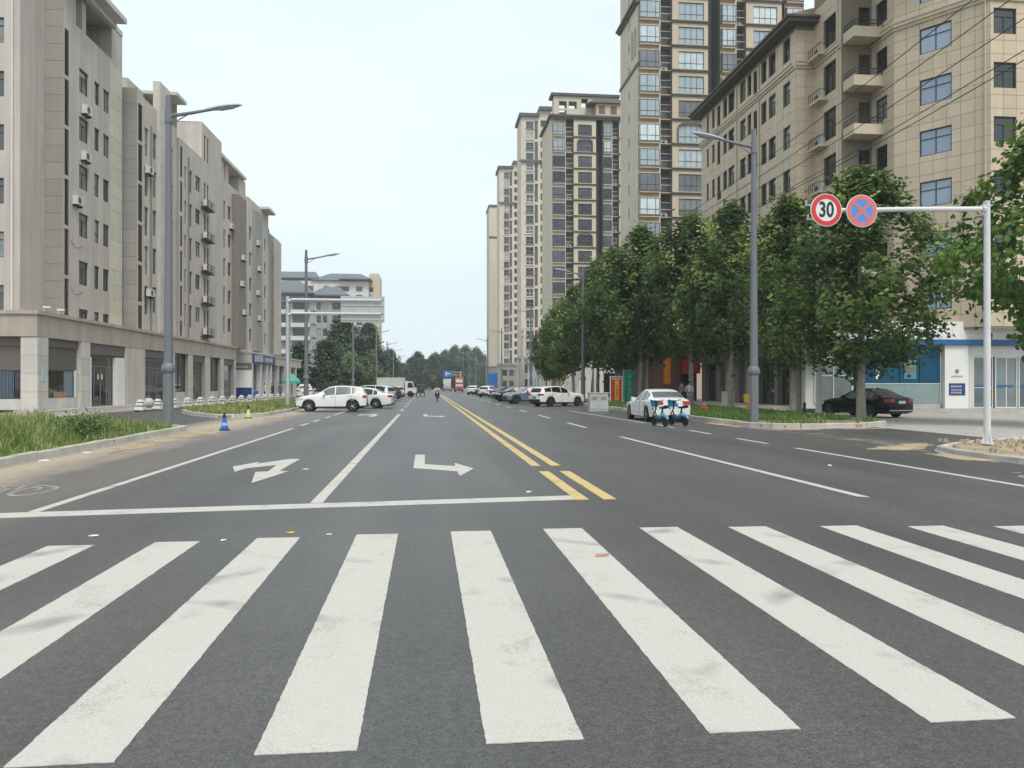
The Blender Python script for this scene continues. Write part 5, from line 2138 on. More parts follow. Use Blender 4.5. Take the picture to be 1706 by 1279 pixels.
tree('plane_tree', 'plane tree beside the lamp post nearest to the red and orange signs', 'tree', (20.2, 59.0, .1), cD, tB, 1.12, 5.2, G1, 1.05)
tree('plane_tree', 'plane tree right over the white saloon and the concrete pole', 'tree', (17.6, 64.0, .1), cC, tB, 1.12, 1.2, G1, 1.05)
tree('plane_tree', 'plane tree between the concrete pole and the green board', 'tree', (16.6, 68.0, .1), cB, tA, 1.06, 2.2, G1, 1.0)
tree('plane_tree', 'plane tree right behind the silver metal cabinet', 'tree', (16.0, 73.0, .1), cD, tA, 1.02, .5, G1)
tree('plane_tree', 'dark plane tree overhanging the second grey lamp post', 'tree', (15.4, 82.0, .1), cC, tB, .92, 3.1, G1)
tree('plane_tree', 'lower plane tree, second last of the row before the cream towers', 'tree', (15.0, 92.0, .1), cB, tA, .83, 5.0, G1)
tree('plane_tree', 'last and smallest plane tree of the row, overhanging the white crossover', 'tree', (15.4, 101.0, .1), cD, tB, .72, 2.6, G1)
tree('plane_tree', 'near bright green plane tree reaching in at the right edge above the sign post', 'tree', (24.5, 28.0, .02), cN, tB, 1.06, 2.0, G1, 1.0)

cE = crown('crown', 21, .6, 9.4, 2.9, 420, 30, .42, LEAF_C, 'cone', (.7, .6))
cF = crown('crown', 22, .8, 9.0, 2.4, 320, 30, .42, LEAF_C, 'cone', (.6, .6))
cG = crown('crown', 23, 2.0, 15.5, 4.6, 420, 34, .55, LEAF_D, 'plane', (.8, 1.0))
cH = crown('crown', 24, .4, 6.4, 4.6, 320, 34, .42, LEAF_E, 'round', (.7, .6))
cP = crown('crown', 25, 1.2, 13.5, 2.6, 300, 26, .6, LEAF_D, 'poplar', (.7, 1.1))
tC = trunk_mesh(3, 1.6, .16, 9, 1.4, BARK2, 5)
tP = trunk_mesh(4, 2.4, .22, 13, 1.6, BARK2, 6)
G2 = 'trees beyond the parked cars on the left'
tree('cedar_tree', 'light green layered cedar behind the white crossover on the left', 'tree', (-17.2, 141, .1), cE, tC, 1.0, 0, G2, 1.1)
tree('cedar_tree', 'darker cedar between the gantry post and the light green cedar', 'tree', (-21.5, 139, .1), cF, tC, .95, 1, G2, 1.1)
tree('broadleaf_tree', 'tall dark tree under the big road sign', 'tree', (-17.6, 172, .1), cG, tP, 1.02, 0, G2, 1.05)
tree('broadleaf_tree', 'tall dark tree with feathery edge, right of the one under the sign', 'tree', (-12.6, 176, .1), cG, tP, .93, 2, G2, .92)
tree('bushy_tree', 'light green bushy tree behind the small parked cars', 'tree', (-14.0, 148, .1), cH, tC, 1.0, 0, G2)
tree('bushy_tree', 'low dark bushy tree left of the box truck', 'tree', (-10.8, 158, .1), cH, tC, .7, 2, G2)
tree('poplar_tree', 'lone narrow poplar with sky on both sides left of the road end', 'tree', (-10.8, 243, .1), cP, tP, .86, 0, G2, 1.35)
rgt = random.Random(5)
ORD = ['first', 'second', 'third', 'fourth', 'fifth', 'sixth', 'seventh', 'eighth', 'ninth', 'tenth', 'eleventh', 'twelfth', 'thirteenth', 'fourteenth', 'fifteenth', 'sixteenth']
tree('poplar_tree', 'narrow poplar left of the row that closes the road', 'tree', (-13.5, 268, .1), cP, tP, .8, 2, G2, 1.2)
G3 = 'far trees closing the end of the road'
k = 0
for px_, h_ in ((-5.8, 1.0), (-3.2, 1.18), (-.2, .95), (2.2, 1.0), (4.4, 1.1), (7.0, 1.02), (9.6, .9), (12.0, .85), (14.5, .9), (-9.0, .8)):
    rank = sorted((-5.8, -3.2, -.2, 2.2, 4.4, 7.0, 9.6, 12.0, 14.5, -9.0)).index(px_)
    tree('poplar_tree', ORD[rank] + ' dark poplar from the left in the row closing the road', 'tree', (px_, 325 + rgt.uniform(-12, 12), 0), cP, tP, h_ * .92, rgt.uniform(0, 6), G3, 1.25)
for px_, h_ in ((5, 1.35), (11, 1.45), (16.5, 1.6), (22, 1.55), (28, 1.5), (34, 1.3)):
    tree('broadleaf_tree', ORD[(5, 11, 16.5, 22, 28, 34).index(px_)] + ' hazy pale tree from the left in the belt behind the dark poplars', 'tree', (px_, 455 + rgt.uniform(-15, 15), 0), cG, tP, h_ * .92, rgt.uniform(0, 6), G3, 1.1)
far_m = crown('treeline', 31, 0, 1, 1, 1, 1, 1, LEAF_D)
bpy.data.meshes.remove(far_m)
rng = np.random.default_rng(4)
n = 9000
X = rng.uniform(-90, 130, n)
H = 6 + 3.0 * np.sin(X * .11) + 2.0 * np.sin(X * .31 + 1)
P = np.stack([X, 480 + rng.uniform(-10, 20, n), rng.uniform(0, 1, n) ** .8 * H], 1)
me = leaf_mesh('treeline', P, rng.normal(size=(n, 3)) + np.array([0, -.5, .5]), rng.uniform(.9, 1.8, n), .35 + rng.normal(0, .15, n), LEAF_D, rng=rng)
setting(ob('treeline', me), 'stuff')


def blades(name, poly, dens, hfun, m, seed, width=.02, z=.12, tint0=.3, dry=.12):
    rng = np.random.default_rng(seed)
    xs = [p[0] for p in poly]
    ys = [p[1] for p in poly]
    area = (max(xs) - min(xs)) * (max(ys) - min(ys))
    n = int(area * dens)
    X = rng.uniform(min(xs), max(xs), n)
    Y = rng.uniform(min(ys), max(ys), n)
    inside = np.zeros(n, bool)
    j = len(poly) - 1
    for i in range(len(poly)):
        xi, yi, xj, yj = poly[i][0], poly[i][1], poly[j][0], poly[j][1]
        if yi != yj:
            inside ^= ((yi > Y) != (yj > Y)) & (X < (xj - xi) * (Y - yi) / (yj - yi) + xi)
        j = i
    X, Y = X[inside], Y[inside]
    cl = np.sin(X * 2.1 + 1.3 * np.sin(Y * .9)) * np.sin(Y * 1.7 + .8 * np.sin(X * 1.3)) + .6 * np.sin(X * 5.1 + Y * 3.7)
    Hh, keep = hfun(X, Y, cl, rng)
    X, Y, Hh, cl = X[keep], Y[keep], Hh[keep], cl[keep]
    n = len(X)
    a = rng.uniform(0, 2 * math.pi, n)
    dx, dy = np.cos(a), np.sin(a)
    lean = Hh * rng.uniform(.05, .6, n)
    wd = width * rng.uniform(.6, 1.5, n) * (1 + Hh)
    la = rng.uniform(0, 2 * math.pi, n)
    V = np.empty((n * 5, 3))
    V[0::5] = np.stack([X - dx * wd / 2, Y - dy * wd / 2, np.full(n, z)], 1)
    V[1::5] = np.stack([X + dx * wd / 2, Y + dy * wd / 2, np.full(n, z)], 1)
    mx, my, mz = X + np.cos(la) * lean * .35, Y + np.sin(la) * lean * .35, z + Hh * .6
    V[2::5] = np.stack([mx + dx * wd * .4, my + dy * wd * .4, mz], 1)
    V[3::5] = np.stack([mx - dx * wd * .4, my - dy * wd * .4, mz], 1)
    V[4::5] = np.stack([X + np.cos(la) * lean, Y + np.sin(la) * lean, z + Hh], 1)
    me = bpy.data.meshes.new(name)
    me.vertices.add(n * 5)
    me.vertices.foreach_set('co', V.astype(np.float32).ravel())
    idx = np.empty((n, 7), np.int32)
    b0 = np.arange(n, dtype=np.int32) * 5
    for q, o_ in enumerate((0, 1, 2, 3, 3, 2, 4)):
        idx[:, q] = b0 + o_
    me.loops.add(n * 7)
    me.loops.foreach_set('vertex_index', idx.ravel())
    me.polygons.add(n * 2)
    st = np.empty((n, 2), np.int32)
    st[:, 0] = np.arange(n) * 7
    st[:, 1] = st[:, 0] + 4
    tt = np.empty((n, 2), np.int32)
    tt[:, 0], tt[:, 1] = 4, 3
    me.polygons.foreach_set('loop_start', st.ravel())
    me.polygons.foreach_set('loop_total', tt.ravel())
    tn = tint0 + .12 * cl + rng.normal(0, .10, n)
    tn = np.where(rng.uniform(0, 1, n) < dry, tn + rng.uniform(.25, .6, n), tn)
    at = me.attributes.new('tint', 'FLOAT', 'FACE')
    at.data.foreach_set('value', np.repeat(np.clip(tn, 0, 1), 2).astype(np.float32))
    me.materials.append(m)
    me.update(calc_edges=True)
    return setting(ob(name, me), 'stuff')


def hA(X, Y, cl, rng):
    # waist-high weeds towards the back of the bed, low green grass near the kerb and the lamp post
    back = np.clip((-X - 8.6) / 4.5, 0, 1)
    far_ = np.clip((27.5 - Y) / 6, 0, 1)
    h = .16 + .10 * rng.uniform(0, 1, len(X)) + (.64 * back ** .8 * (.5 + .5 * far_)) * (.75 + .3 * cl) + .15 * np.clip(cl, 0, 1)
    h *= rng.uniform(.5, 1.15, len(X))
    return np.clip(h, .05, 1.1), ~((Y > 28.6) & (X > -11.0)) & (cl > -1.05) & (rng.uniform(0, 1, len(X)) < .95)


blades('grass', ISL_A, 330, hA, GRASS, 1, .022, .12, .38, .22)


def hB(X, Y, cl, rng):
    h = .10 + .22 * np.clip(cl + .3, 0, 1.2) * rng.uniform(.5, 1.2, len(X))
    return np.clip(h, .04, .6), (cl > -.55) & (rng.uniform(0, 1, len(X)) < .8) & ~((X > -9.3) & (cl < .5))


blades('grass', ISL_B, 130, hB, GRASS, 2, .03, .12, .40, .22)


def hC(X, Y, cl, rng):
    bare = ((Y < 32.3) & (cl < .9)) | ((X > 15.6) & (Y < 35.5) & (cl < .5))
    h = .09 + .14 * rng.uniform(0, 1, len(X)) + .14 * np.clip(cl, 0, 1)
    return np.clip(h, .04, .5), ~bare & (cl > -.9) & (rng.uniform(0, 1, len(X)) < .9) & (X > 12.85)


blades('grass', [p for p in ISL_C if p[1] < 60] + [(18.6, 62), (12.5, 62)], 190, hC, GRASS2, 3, .026, .12, .32, .1)
blades('grass', ISL_D, 26, lambda X, Y, cl, rng: (.05 + .1 * rng.uniform(0, 1, len(X)), cl > .7), GRASS2, 5, .02, .12, .5, .4)
# bushy weed spilling over the kerb
rng = np.random.default_rng(8)
n = 2600
q = rng.normal(size=(n, 3)) * np.array([.30, .42, .17]) + np.array([0, 0, .30])
q[:, 2] = np.abs(q[:, 2])
t = thing('shrub', 'bushy green weed leaning over the left kerb in front of the taller grass', 'shrub', (-9.15, 22.6, .12))
ob('foliage', leaf_mesh('foliage', q, rng.normal(size=(n, 3)) + np.array([.2, -.4, .7]), rng.uniform(.04, .10, n), .35 + rng.normal(0, .15, n) + .25 * (q[:, 2] - .4), mat_leaf('weed leaf', (.04, .085, .02), (.22, .30, .10)), rng=rng), t)
b = MB()
for k in range(7):
    a = k * .9
    b.tube([(0, 0, 0), (.25 * math.cos(a), .3 * math.sin(a), .4), (.4 * math.cos(a), .5 * math.sin(a), .75)], [.015, .01, .004], 5)
b.build('stem', BARK2, t)
# stones and clods on the sandy island
rg = random.Random(3)
b = MB()
for k in range(160):
    x, y = rg.uniform(12.5, 17), rg.uniform(13, 20.3)
    if x < 13.4 and y > 18.4:
        continue
    s = rg.uniform(.02, .09)
    b.hexa([(x - s, y - s * .8, .09), (x + s * .9, y - s, .12), (x + s, y + s * .8, .12), (x - s * .7, y + s, .12)], [(x - s * .6, y - s * .5, .12 + s), (x + s * .5, y - s * .6, .12 + s * .9), (x + s * .5, y + s * .4, .12 + s * 1.1), (x - s * .4, y + s * .5, .12 + s * .8)])
setting(b.build('rubble', mat('clods', (.36, .29, .21), rough=.95, var=.3, scale=5)), 'stuff')

# ------------------------------------------------------------------ vehicles
def paint(name, col, metal=0.0):
    return mat(name, col, rough=.28, var=0.03, coat=.4, metal=metal, spec=.3)


PW = paint('white car paint', (.70, .71, .70))
PB = mat('black car paint', (.008, .008, .009), rough=.16, var=0, coat=.05, spec=.22)
PS = paint('silver grey car paint', (.30, .31, .32), .3)
PBL = paint('grey blue car paint', (.15, .185, .24), .2)
PLB = paint('pale blue car paint', (.42, .53, .60), .1)
PBR = paint('dark brown car paint', (.06, .04, .038))
TRIM = mat('dark bumper plastic', (.022, .022, .024), rough=.6)

SUV = dict(L=4.35, W=1.80, wr=.35, xw=(.84, 3.49), clad=True,
           top=[(0, .74), (.10, .86), (.35, .95), (.8, 1.02), (1.25, 1.09), (1.32, 1.11), (2.02, 1.52), (2.35, 1.60), (2.9, 1.615), (3.5, 1.585), (3.95, 1.52), (4.10, 1.46), (4.27, 1.12), (4.33, .98), (4.35, .92)],
           belt=[(0, .70), (.35, .89), (1.25, 1.00), (2.5, 1.04), (3.6, 1.12), (4.1, 1.10), (4.35, .90)],
           ws=(1.36, 2.0), rw=(4.12, 4.25), sw=((1.72, 2.42), (2.48, 3.38), (3.44, 3.96)))
CROSS = dict(SUV, L=4.5, W=1.84, xw=(.88, 3.58), clad=True,
             top=[(0, .76), (.10, .90), (.35, .98), (.8, 1.04), (1.3, 1.09), (1.36, 1.11), (2.1, 1.50), (2.4, 1.575), (3.0, 1.59), (3.5, 1.56), (4.05, 1.48), (4.22, 1.43), (4.42, 1.07), (4.47, .98), (4.5, .94)],
             belt=[(0, .72), (.35, .92), (1.3, 1.02), (2.6, 1.05), (3.7, 1.14), (4.2, 1.10), (4.5, .92)],
             ws=(1.4, 2.08), rw=(4.23, 4.41), sw=((1.80, 2.48), (2.54, 3.42), (3.48, 4.08)))
SEDAN = dict(L=4.82, W=1.83, wr=.335, xw=(.90, 3.72), clad=False,
             top=[(0, .62), (.12, .74), (.4, .84), (.9, .92), (1.45, .985), (1.52, 1.0), (2.30, 1.40), (2.6, 1.455), (3.0, 1.465), (3.4, 1.42), (3.62, 1.37), (4.25, 1.075), (4.34, 1.05), (4.62, 1.03), (4.76, .99), (4.82, .90)],
             belt=[(0, .58), (.4, .79), (1.45, .90), (2.8, .945), (3.9, .97), (4.4, .985), (4.82, .86)],
             ws=(1.56, 2.27), rw=(3.66, 4.22), sw=((1.98, 2.74), (2.82, 3.50), (3.56, 3.82)))
MPV = dict(SUV, L=4.65, W=1.82, wr=.33, xw=(.85, 3.65), clad=False,
           top=[(0, .70), (.10, .84), (.35, .93), (.8, 1.02), (1.0, 1.07), (1.08, 1.09), (1.9, 1.55), (2.3, 1.64), (3.0, 1.66), (3.8, 1.63), (4.3, 1.57), (4.42, 1.50), (4.58, 1.10), (4.63, .95), (4.65, .90)],
           belt=[(0, .66), (.35, .87), (1.0, .99), (2.5, 1.02), (3.8, 1.06), (4.4, 1.06), (4.65, .86)],
           ws=(1.12, 1.88), rw=(4.44, 4.56), sw=((1.55, 2.40), (2.48, 3.36), (3.44, 4.25)))


def make_car(name, label, cat, p, body, glass=None, rim=None, loc=(0, 0, 0), rz=0.0, group=None, plate=True, lod=1, dark_roof=False):
    glass = glass or CARGLASS
    t = thing(name, label, cat, loc, rz, group)
    L, W, wr = p['L'], p['W'], p['wr']
    Ra = wr + .055
    xs = set(np.linspace(0.02, L - .02, 46 if lod else 26)) | {0.0, L, .05, L - .05}
    for xw in p['xw']:
        for a in np.linspace(0, math.pi, 13 if lod else 9):
            xs.add(xw + Ra * math.cos(a) * .999)
    for a, b_ in list(p['sw']) + [p['ws'], p['rw']]:
        xs |= {a, b_}
    xs = sorted(xs)
    ded = [xs[0]]
    keys = {round(v, 4) for a in list(p['sw']) + [p['ws'], p['rw']] for v in a}
    for x in xs[1:]:
        if x - ded[-1] > .018:
            ded.append(x)
        elif round(x, 4) in keys:
            ded[-1] = x
    xs = ded
    tx, tz = zip(*p['top'])
    bx_, bz = zip(*p['belt'])
    plan_x = [0, .05, .14, .35, .7, 1.2, L - 1.2, L - .6, L - .25, L - .10, L - .03, L]
    plan_w = [.66, .76, .85, .93, .975, 1, 1, .985, .955, .91, .86, .80]

    def prof(x):
        ztop = float(np.interp(x, tx, tz))
        zb = min(float(np.interp(x, bx_, bz)), ztop - .012)
        hw = W / 2 * float(np.interp(x, plan_x, plan_w))
        zl = .235 if .5 < x < L - .5 else .235 + .09 * (1 - min(x, L - x) / .5)
        for xw in p['xw']:
            if abs(x - xw) < Ra:
                zl = max(zl, wr + math.sqrt(max(0, Ra * Ra - (x - xw) ** 2)))
        hr = max(.25, hw * .955 - .36 * max(0, ztop - zb) - .05)
        rr = min(.075, (ztop - zb) * .45)
        X = L / 2 - x
        zb2 = max(zb, zl + .03)
        d = zb2 - zl
        return [(X, hw * .80, zl), (X, hw * .965, zl), (X, hw * .985, zl + .12 * d), (X, hw, zl + .40 * d), (X, hw * .998, zl + .66 * d), (X, hw * .985, zl + .86 * d), (X, hw * .955, zb2),
                (X, hw * .955 * .5 + hr * .5 + .012, (zb2 + ztop - rr) / 2), (X, hr, ztop - rr), (X, hr * .90, ztop - rr * .28), (X, hr * .5, ztop - .003 * hr), (X, 0, ztop)]
    rings = [prof(x) for x in xs]
    NR = len(rings[0])
    B, G, T = MB(), {}, MB()

    def isglass(i, j):
        xm = (xs[i] + xs[i + 1]) / 2
        if j in (6, 7):
            for k, (a, b_) in enumerate(p['sw']):
                if a <= xm <= b_:
                    return 'side_window%d' % k
        if j in (9, 10) and p['ws'][0] <= xm <= p['ws'][1]:
            return 'windscreen'
        if j in (9, 10) and p['rw'][0] <= xm <= p['rw'][1]:
            return 'rear_window'
        return None
    for s in (1, -1):
        for i in range(len(xs) - 1):
            for j in range(NR - 1):
                q = [rings[i][j], rings[i + 1][j], rings[i + 1][j + 1], rings[i][j + 1]]
                q = [(a, b_ * s, c) for a, b_, c in q]
                if s < 0:
                    q = q[::-1]
                gk = isglass(i, j)
                if gk:
                    G.setdefault((gk, s if 'side' in gk else 0), MB()).poly(q)
                elif p['clad'] and j <= 1:
                    T.poly(q)
                else:
                    B.poly(q, 1 if (dark_roof and j >= 8 and p['ws'][1] < xs[i] < p['rw'][0]) else 0)
    for i in (0, len(xs) - 1):
        r_ = rings[i]
        for j in range(NR - 1):
            q = [(r_[j][0], r_[j][1], r_[j][2]), (r_[j][0], -r_[j][1], r_[j][2]), (r_[j + 1][0], -r_[j + 1][1], r_[j + 1][2]), (r_[j + 1][0], r_[j + 1][1], r_[j + 1][2])]
            (T if (p['clad'] and r_[j][2] < .45) else B).poly(q if i else q[::-1])
    B.build('body', [body, BLACK], t, 32)
    for (gk, s), mb in G.items():
        mb.build(gk.rstrip('0123456789'), glass, t, 40)
    # underbody and bumpers
    u = MB()
    u.box(-L / 2 + .25, L / 2 - .25, -W / 2 * .78, W / 2 * .78, .2, .62)
    u.build('underbody', BLACK, t)
    if p['clad']:
        for sx in (1, -1):
            x0 = sx * (L / 2 - .16)
            T.box(min(x0, sx * (L / 2 + .03)), max(x0, sx * (L / 2 + .03)), -W * .36, W * .36, .30, .52)
        T.box(-p['L'] / 2 + 1.25, L / 2 - 1.25, -W / 2 - .012, W / 2 + .012, .22, .30)
        T.build('trim', TRIM, t, 30)
    else:
        T.box(-L / 2 - .012, -L / 2 + .2, -W * .36, W * .36, .27, .36)
        T.box(L / 2 - .2, L / 2 + .012, -W * .34, W * .34, .27, .42)
        T.build('trim', TRIM, t)

    def half_w(x):
        return W / 2 * float(np.interp(x, plan_x, plan_w))
    zt = .80 if p['L'] > 4.8 else .90
    # lamps wrap round the corners
    for s in (1, -1):
        m = MB()
        za, zb = (zt - .02, zt + .14) if p['L'] > 4.8 else (zt - .05, zt + .10)
        outer = [(L - x, half_w(x) + .006) for x in (L - .24, L - .17, L - .10, L - .05)]
        pts = [(-(L / 2) + d_, s * h_) for d_, h_ in outer] + [(-(L / 2) - .012, s * half_w(L) * 1.0), (-(L / 2) - .014, s * half_w(L) * .62)]
        inner = [(x + .06, y * .9) for x, y in pts]
        for k in range(len(pts) - 1):
            f_ = [za + .05 * (k == 0), zb - .01 * k * 0]
            m.hexa([(*pts[k], za), (*pts[k + 1], za), (*inner[k + 1], za), (*inner[k], za)], [(*pts[k], zb), (*pts[k + 1], zb), (*inner[k + 1], zb), (*inner[k], zb)])
        m.build('tail_light', TAIL, t)
        m = MB()
        outer = [(x, half_w(x) + .006) for x in (.5, .3, .14, .06)]
        pts = [(L / 2 - d_, s * h_) for d_, h_ in outer] + [(L / 2 + .01, s * half_w(0)), (L / 2 + .012, s * half_w(0) * .68)]
        inner = [(x - .06, y * .9) for x, y in pts]
        zf = .62 if p['L'] > 4.8 else .72
        for k in range(len(pts) - 1):
            m.hexa([(*pts[k], zf), (*pts[k + 1], zf), (*inner[k + 1], zf), (*inner[k], zf)], [(*pts[k], zf + .14), (*pts[k + 1], zf + .10), (*inner[k + 1], zf + .10), (*inner[k], zf + .14)])
        m.build('head_light', HEAD, t)
        m = MB()
        xm = L / 2 - p['sw'][0][0] - .06
        zm = float(np.interp(p['sw'][0][0], bx_, bz)) + .08
        m.hexa([(xm - .07, s * (W / 2 - .02), zm - .06), (xm + .07, s * (W / 2 - .02), zm - .06), (xm + .07, s * (W / 2 + .19), zm - .05), (xm - .07, s * (W / 2 + .19), zm - .05)],
               [(xm - .06, s * (W / 2 - .02), zm + .07), (xm + .04, s * (W / 2 - .02), zm + .07), (xm + .04, s * (W / 2 + .18), zm + .10), (xm - .06, s * (W / 2 + .18), zm + .10)])
        m.build('mirror', body, t)
        if lod:
            for a, b_ in p['sw'][:2]:
                m = MB()
                xd = L / 2 - b_ + .14
                zd = float(np.interp(b_, bx_, bz)) - .10
                m.box(xd - .09, xd + .09, min(s * (W / 2 - .01), s * (W / 2 + .018)), max(s * (W / 2 - .01), s * (W / 2 + .018)), zd - .015, zd + .015)
                m.build('door_handle', body, t)
                m = MB()
                xg = L / 2 - b_ - .03
                m.box(xg - .006, xg + .006, min(s * (W / 2 - .02), s * (W / 2 + .002)), max(s * (W / 2 - .02), s * (W / 2 + .002)), .36, zd + .08)
                m.build('door_gap', BLACK, t)
    if plate:
        for sx in (1, -1):
            m = MB()
            x0 = sx * (L / 2 + .012)
            zp = .78 if (sx < 0 and p['L'] > 4.8) else (.70 if sx < 0 else .46)
            m.box(min(x0, x0 + sx * .014), max(x0, x0 + sx * .014), -.22, .22, zp - .07, zp + .07)
            m.build('number_plate', plate if plate is not True else PLATEBLUE, t)
    m = MB()
    m.box(L / 2 - .05, L / 2 + .011, -.40, .40, .50, .66)
    m.build('grille', BLACK, t)
    key = ('tyre', wr, lod, (rim or ALLOY).name)
    if key not in SHARE:
        m = MB()
        m.lathe([(wr * .66, -.105), (wr * .93, -.11), (wr, -.075), (wr, .075), (wr * .93, .11), (wr * .66, .105)], n=24 if lod else 14, axis='y')
        tm = m.mesh('tyre', RUBBER, 40)
        m = MB()
        m.lathe([(wr * .67, -.10), (wr * .67, .085), (wr * .60, .092), (wr * .57, .06), (.02, .06)], n=20 if lod else 12, axis='y', mi=1)
        for k in range(5):
            a = 2 * math.pi * k / 5
            c_, s_ = math.cos(a), math.sin(a)
            for dd in (-.12, .12):
                c2, s2_ = math.cos(a + dd), math.sin(a + dd)
                m.tube([(.05 * c_, .085, .05 * s_), (wr * .62 * c2, .088, wr * .62 * s2_)], [.026, .020], 5)
        m.lathe([(.06, .05), (.06, .105), (.03, .108)], n=10, axis='y')
        SHARE[key] = (tm, m.mesh('rim', [rim or ALLOY, BLACK], 40))
    for xw in p['xw']:
        for s in (1, -1):
            wo = ob('wheel', SHARE[key][0], t, Matrix.Translation((L / 2 - xw, s * (W / 2 - .125), wr)) @ Matrix.Rotation(0 if s > 0 else math.pi, 4, 'Z'))
            ob('rim', SHARE[key][1], wo)
    return t


GP = 'cars parked nose to kerb along the left side'
GQ = 'cars parked along the right kerb'
c = make_car('parked_car', 'white crossover with black lower trim parked side-on behind the gantry post', 'car', SUV, PW, mat('pale cabin glass', (.10, .115, .11), rough=.22, var=.3, scale=3, spec=.7), ALLOY, (-5.86, 50.7, 0), math.pi, GP)
m = MB()
for s in (1, -1):
    m.tube([(.35, s * .56, 1.60), (.2, s * .56, 1.655), (-1.35, s * .54, 1.625), (-1.5, s * .54, 1.56)], .02, 6)
m.build('roof_rail', TRIM, c)
make_car('parked_car', 'white saloon half hidden behind the white crossover on the left', 'car', SEDAN, PW, CARGLASS, ALLOY, (-4.75, 58.0, 0), R(172), GP)
make_car('parked_car', 'pale blue people carrier with dark windows parked on the left', 'car', MPV, PLB, CARGLASS, ALLOY, (-4.9, 67.0, 0), R(158), GP)
make_car('parked_car', 'small white hatchback beyond the pale blue people carrier', 'car', SUV, PW, CARGLASS, ALLOY, (-5.2, 79.0, 0), R(165), GP, lod=0)
make_car('parked_car', 'dark hatchback parked before the white box truck', 'car', SUV, PB, CARGLASS, ALLOY, (-5.0, 88.0, 0), R(160), GP, lod=0)
make_car('parked_car', 'white car right before the box truck', 'car', CROSS, PW, CARGLASS, ALLOY, (-4.9, 97.0, 0), R(160), GP, lod=0)
make_car('parked_car', 'white crossover with dark wheels angled into the right kerb', 'car', CROSS, PW, CARGLASS, DALLOY, (10.25, 61.6, 0), R(29), GQ)
make_car('parked_car', 'grey blue crossover beside the angled white one', 'car', CROSS, PBL, CARGLASS, DALLOY, (9.15, 70.5, 0), R(188), GQ)
make_car('parked_car', 'black and silver crossover, third in the row on the right kerb', 'car', CROSS, PB, CARGLASS, ALLOY, (9.0, 80.0, 0), R(190), GQ, lod=0)
make_car('parked_car', 'silver saloon between the black crossover and the dark brown car', 'car', SEDAN, PS, CARGLASS, ALLOY, (9.6, 89.0, 0), R(200), GQ, lod=0)
make_car('parked_car', 'dark brown saloon in the row on the right kerb', 'car', SEDAN, PBR, CARGLASS, ALLOY, (10.2, 99.0, 0), R(35), GQ, lod=0)
make_car('parked_car', 'small white crossover showing its tail, far along the right kerb', 'car', CROSS, PW, CARGLASS, ALLOY, (8.9, 110.5, 0), R(60), GQ, lod=0)
make_car('parked_car', 'dark green off-roader last but one along the right kerb', 'car', SUV, paint('dark green car paint', (.02, .03, .025)), CARGLASS, ALLOY, (9.6, 123, 0), R(150), GQ, lod=0)
make_car('parked_car', 'tiny white car at the far end of the right row', 'car', SUV, PW, CARGLASS, ALLOY, (8.4, 137, 0), R(70), GQ, lod=0)
c = make_car('parked_car', 'white saloon seen from behind with two blue scooters at its bumper', 'car', SEDAN, PW, mat('grey cabin glass', (.055, .065, .065), rough=.22, var=.3, scale=3, spec=.7), ALLOY, (10.72, 36.2, 0), R(91), GQ)
m = MB()
m.box(-2.432, -2.425, -.5, .5, .955, .975)
m.build('chrome_strip', ALLOY, c)
c = make_car('parked_car', 'black saloon standing on the plaza behind the lone plane tree', 'car', SEDAN, PB, CARGLASS, DALLOY, (22.5, 38.8, .02), R(105), 'cars standing on the plaza', plate=FRAME_W)
m = MB()
m.box(-2.436, -2.40, -.80, .80, .36, .40)
m.build('chrome_strip', ALLOY, c)


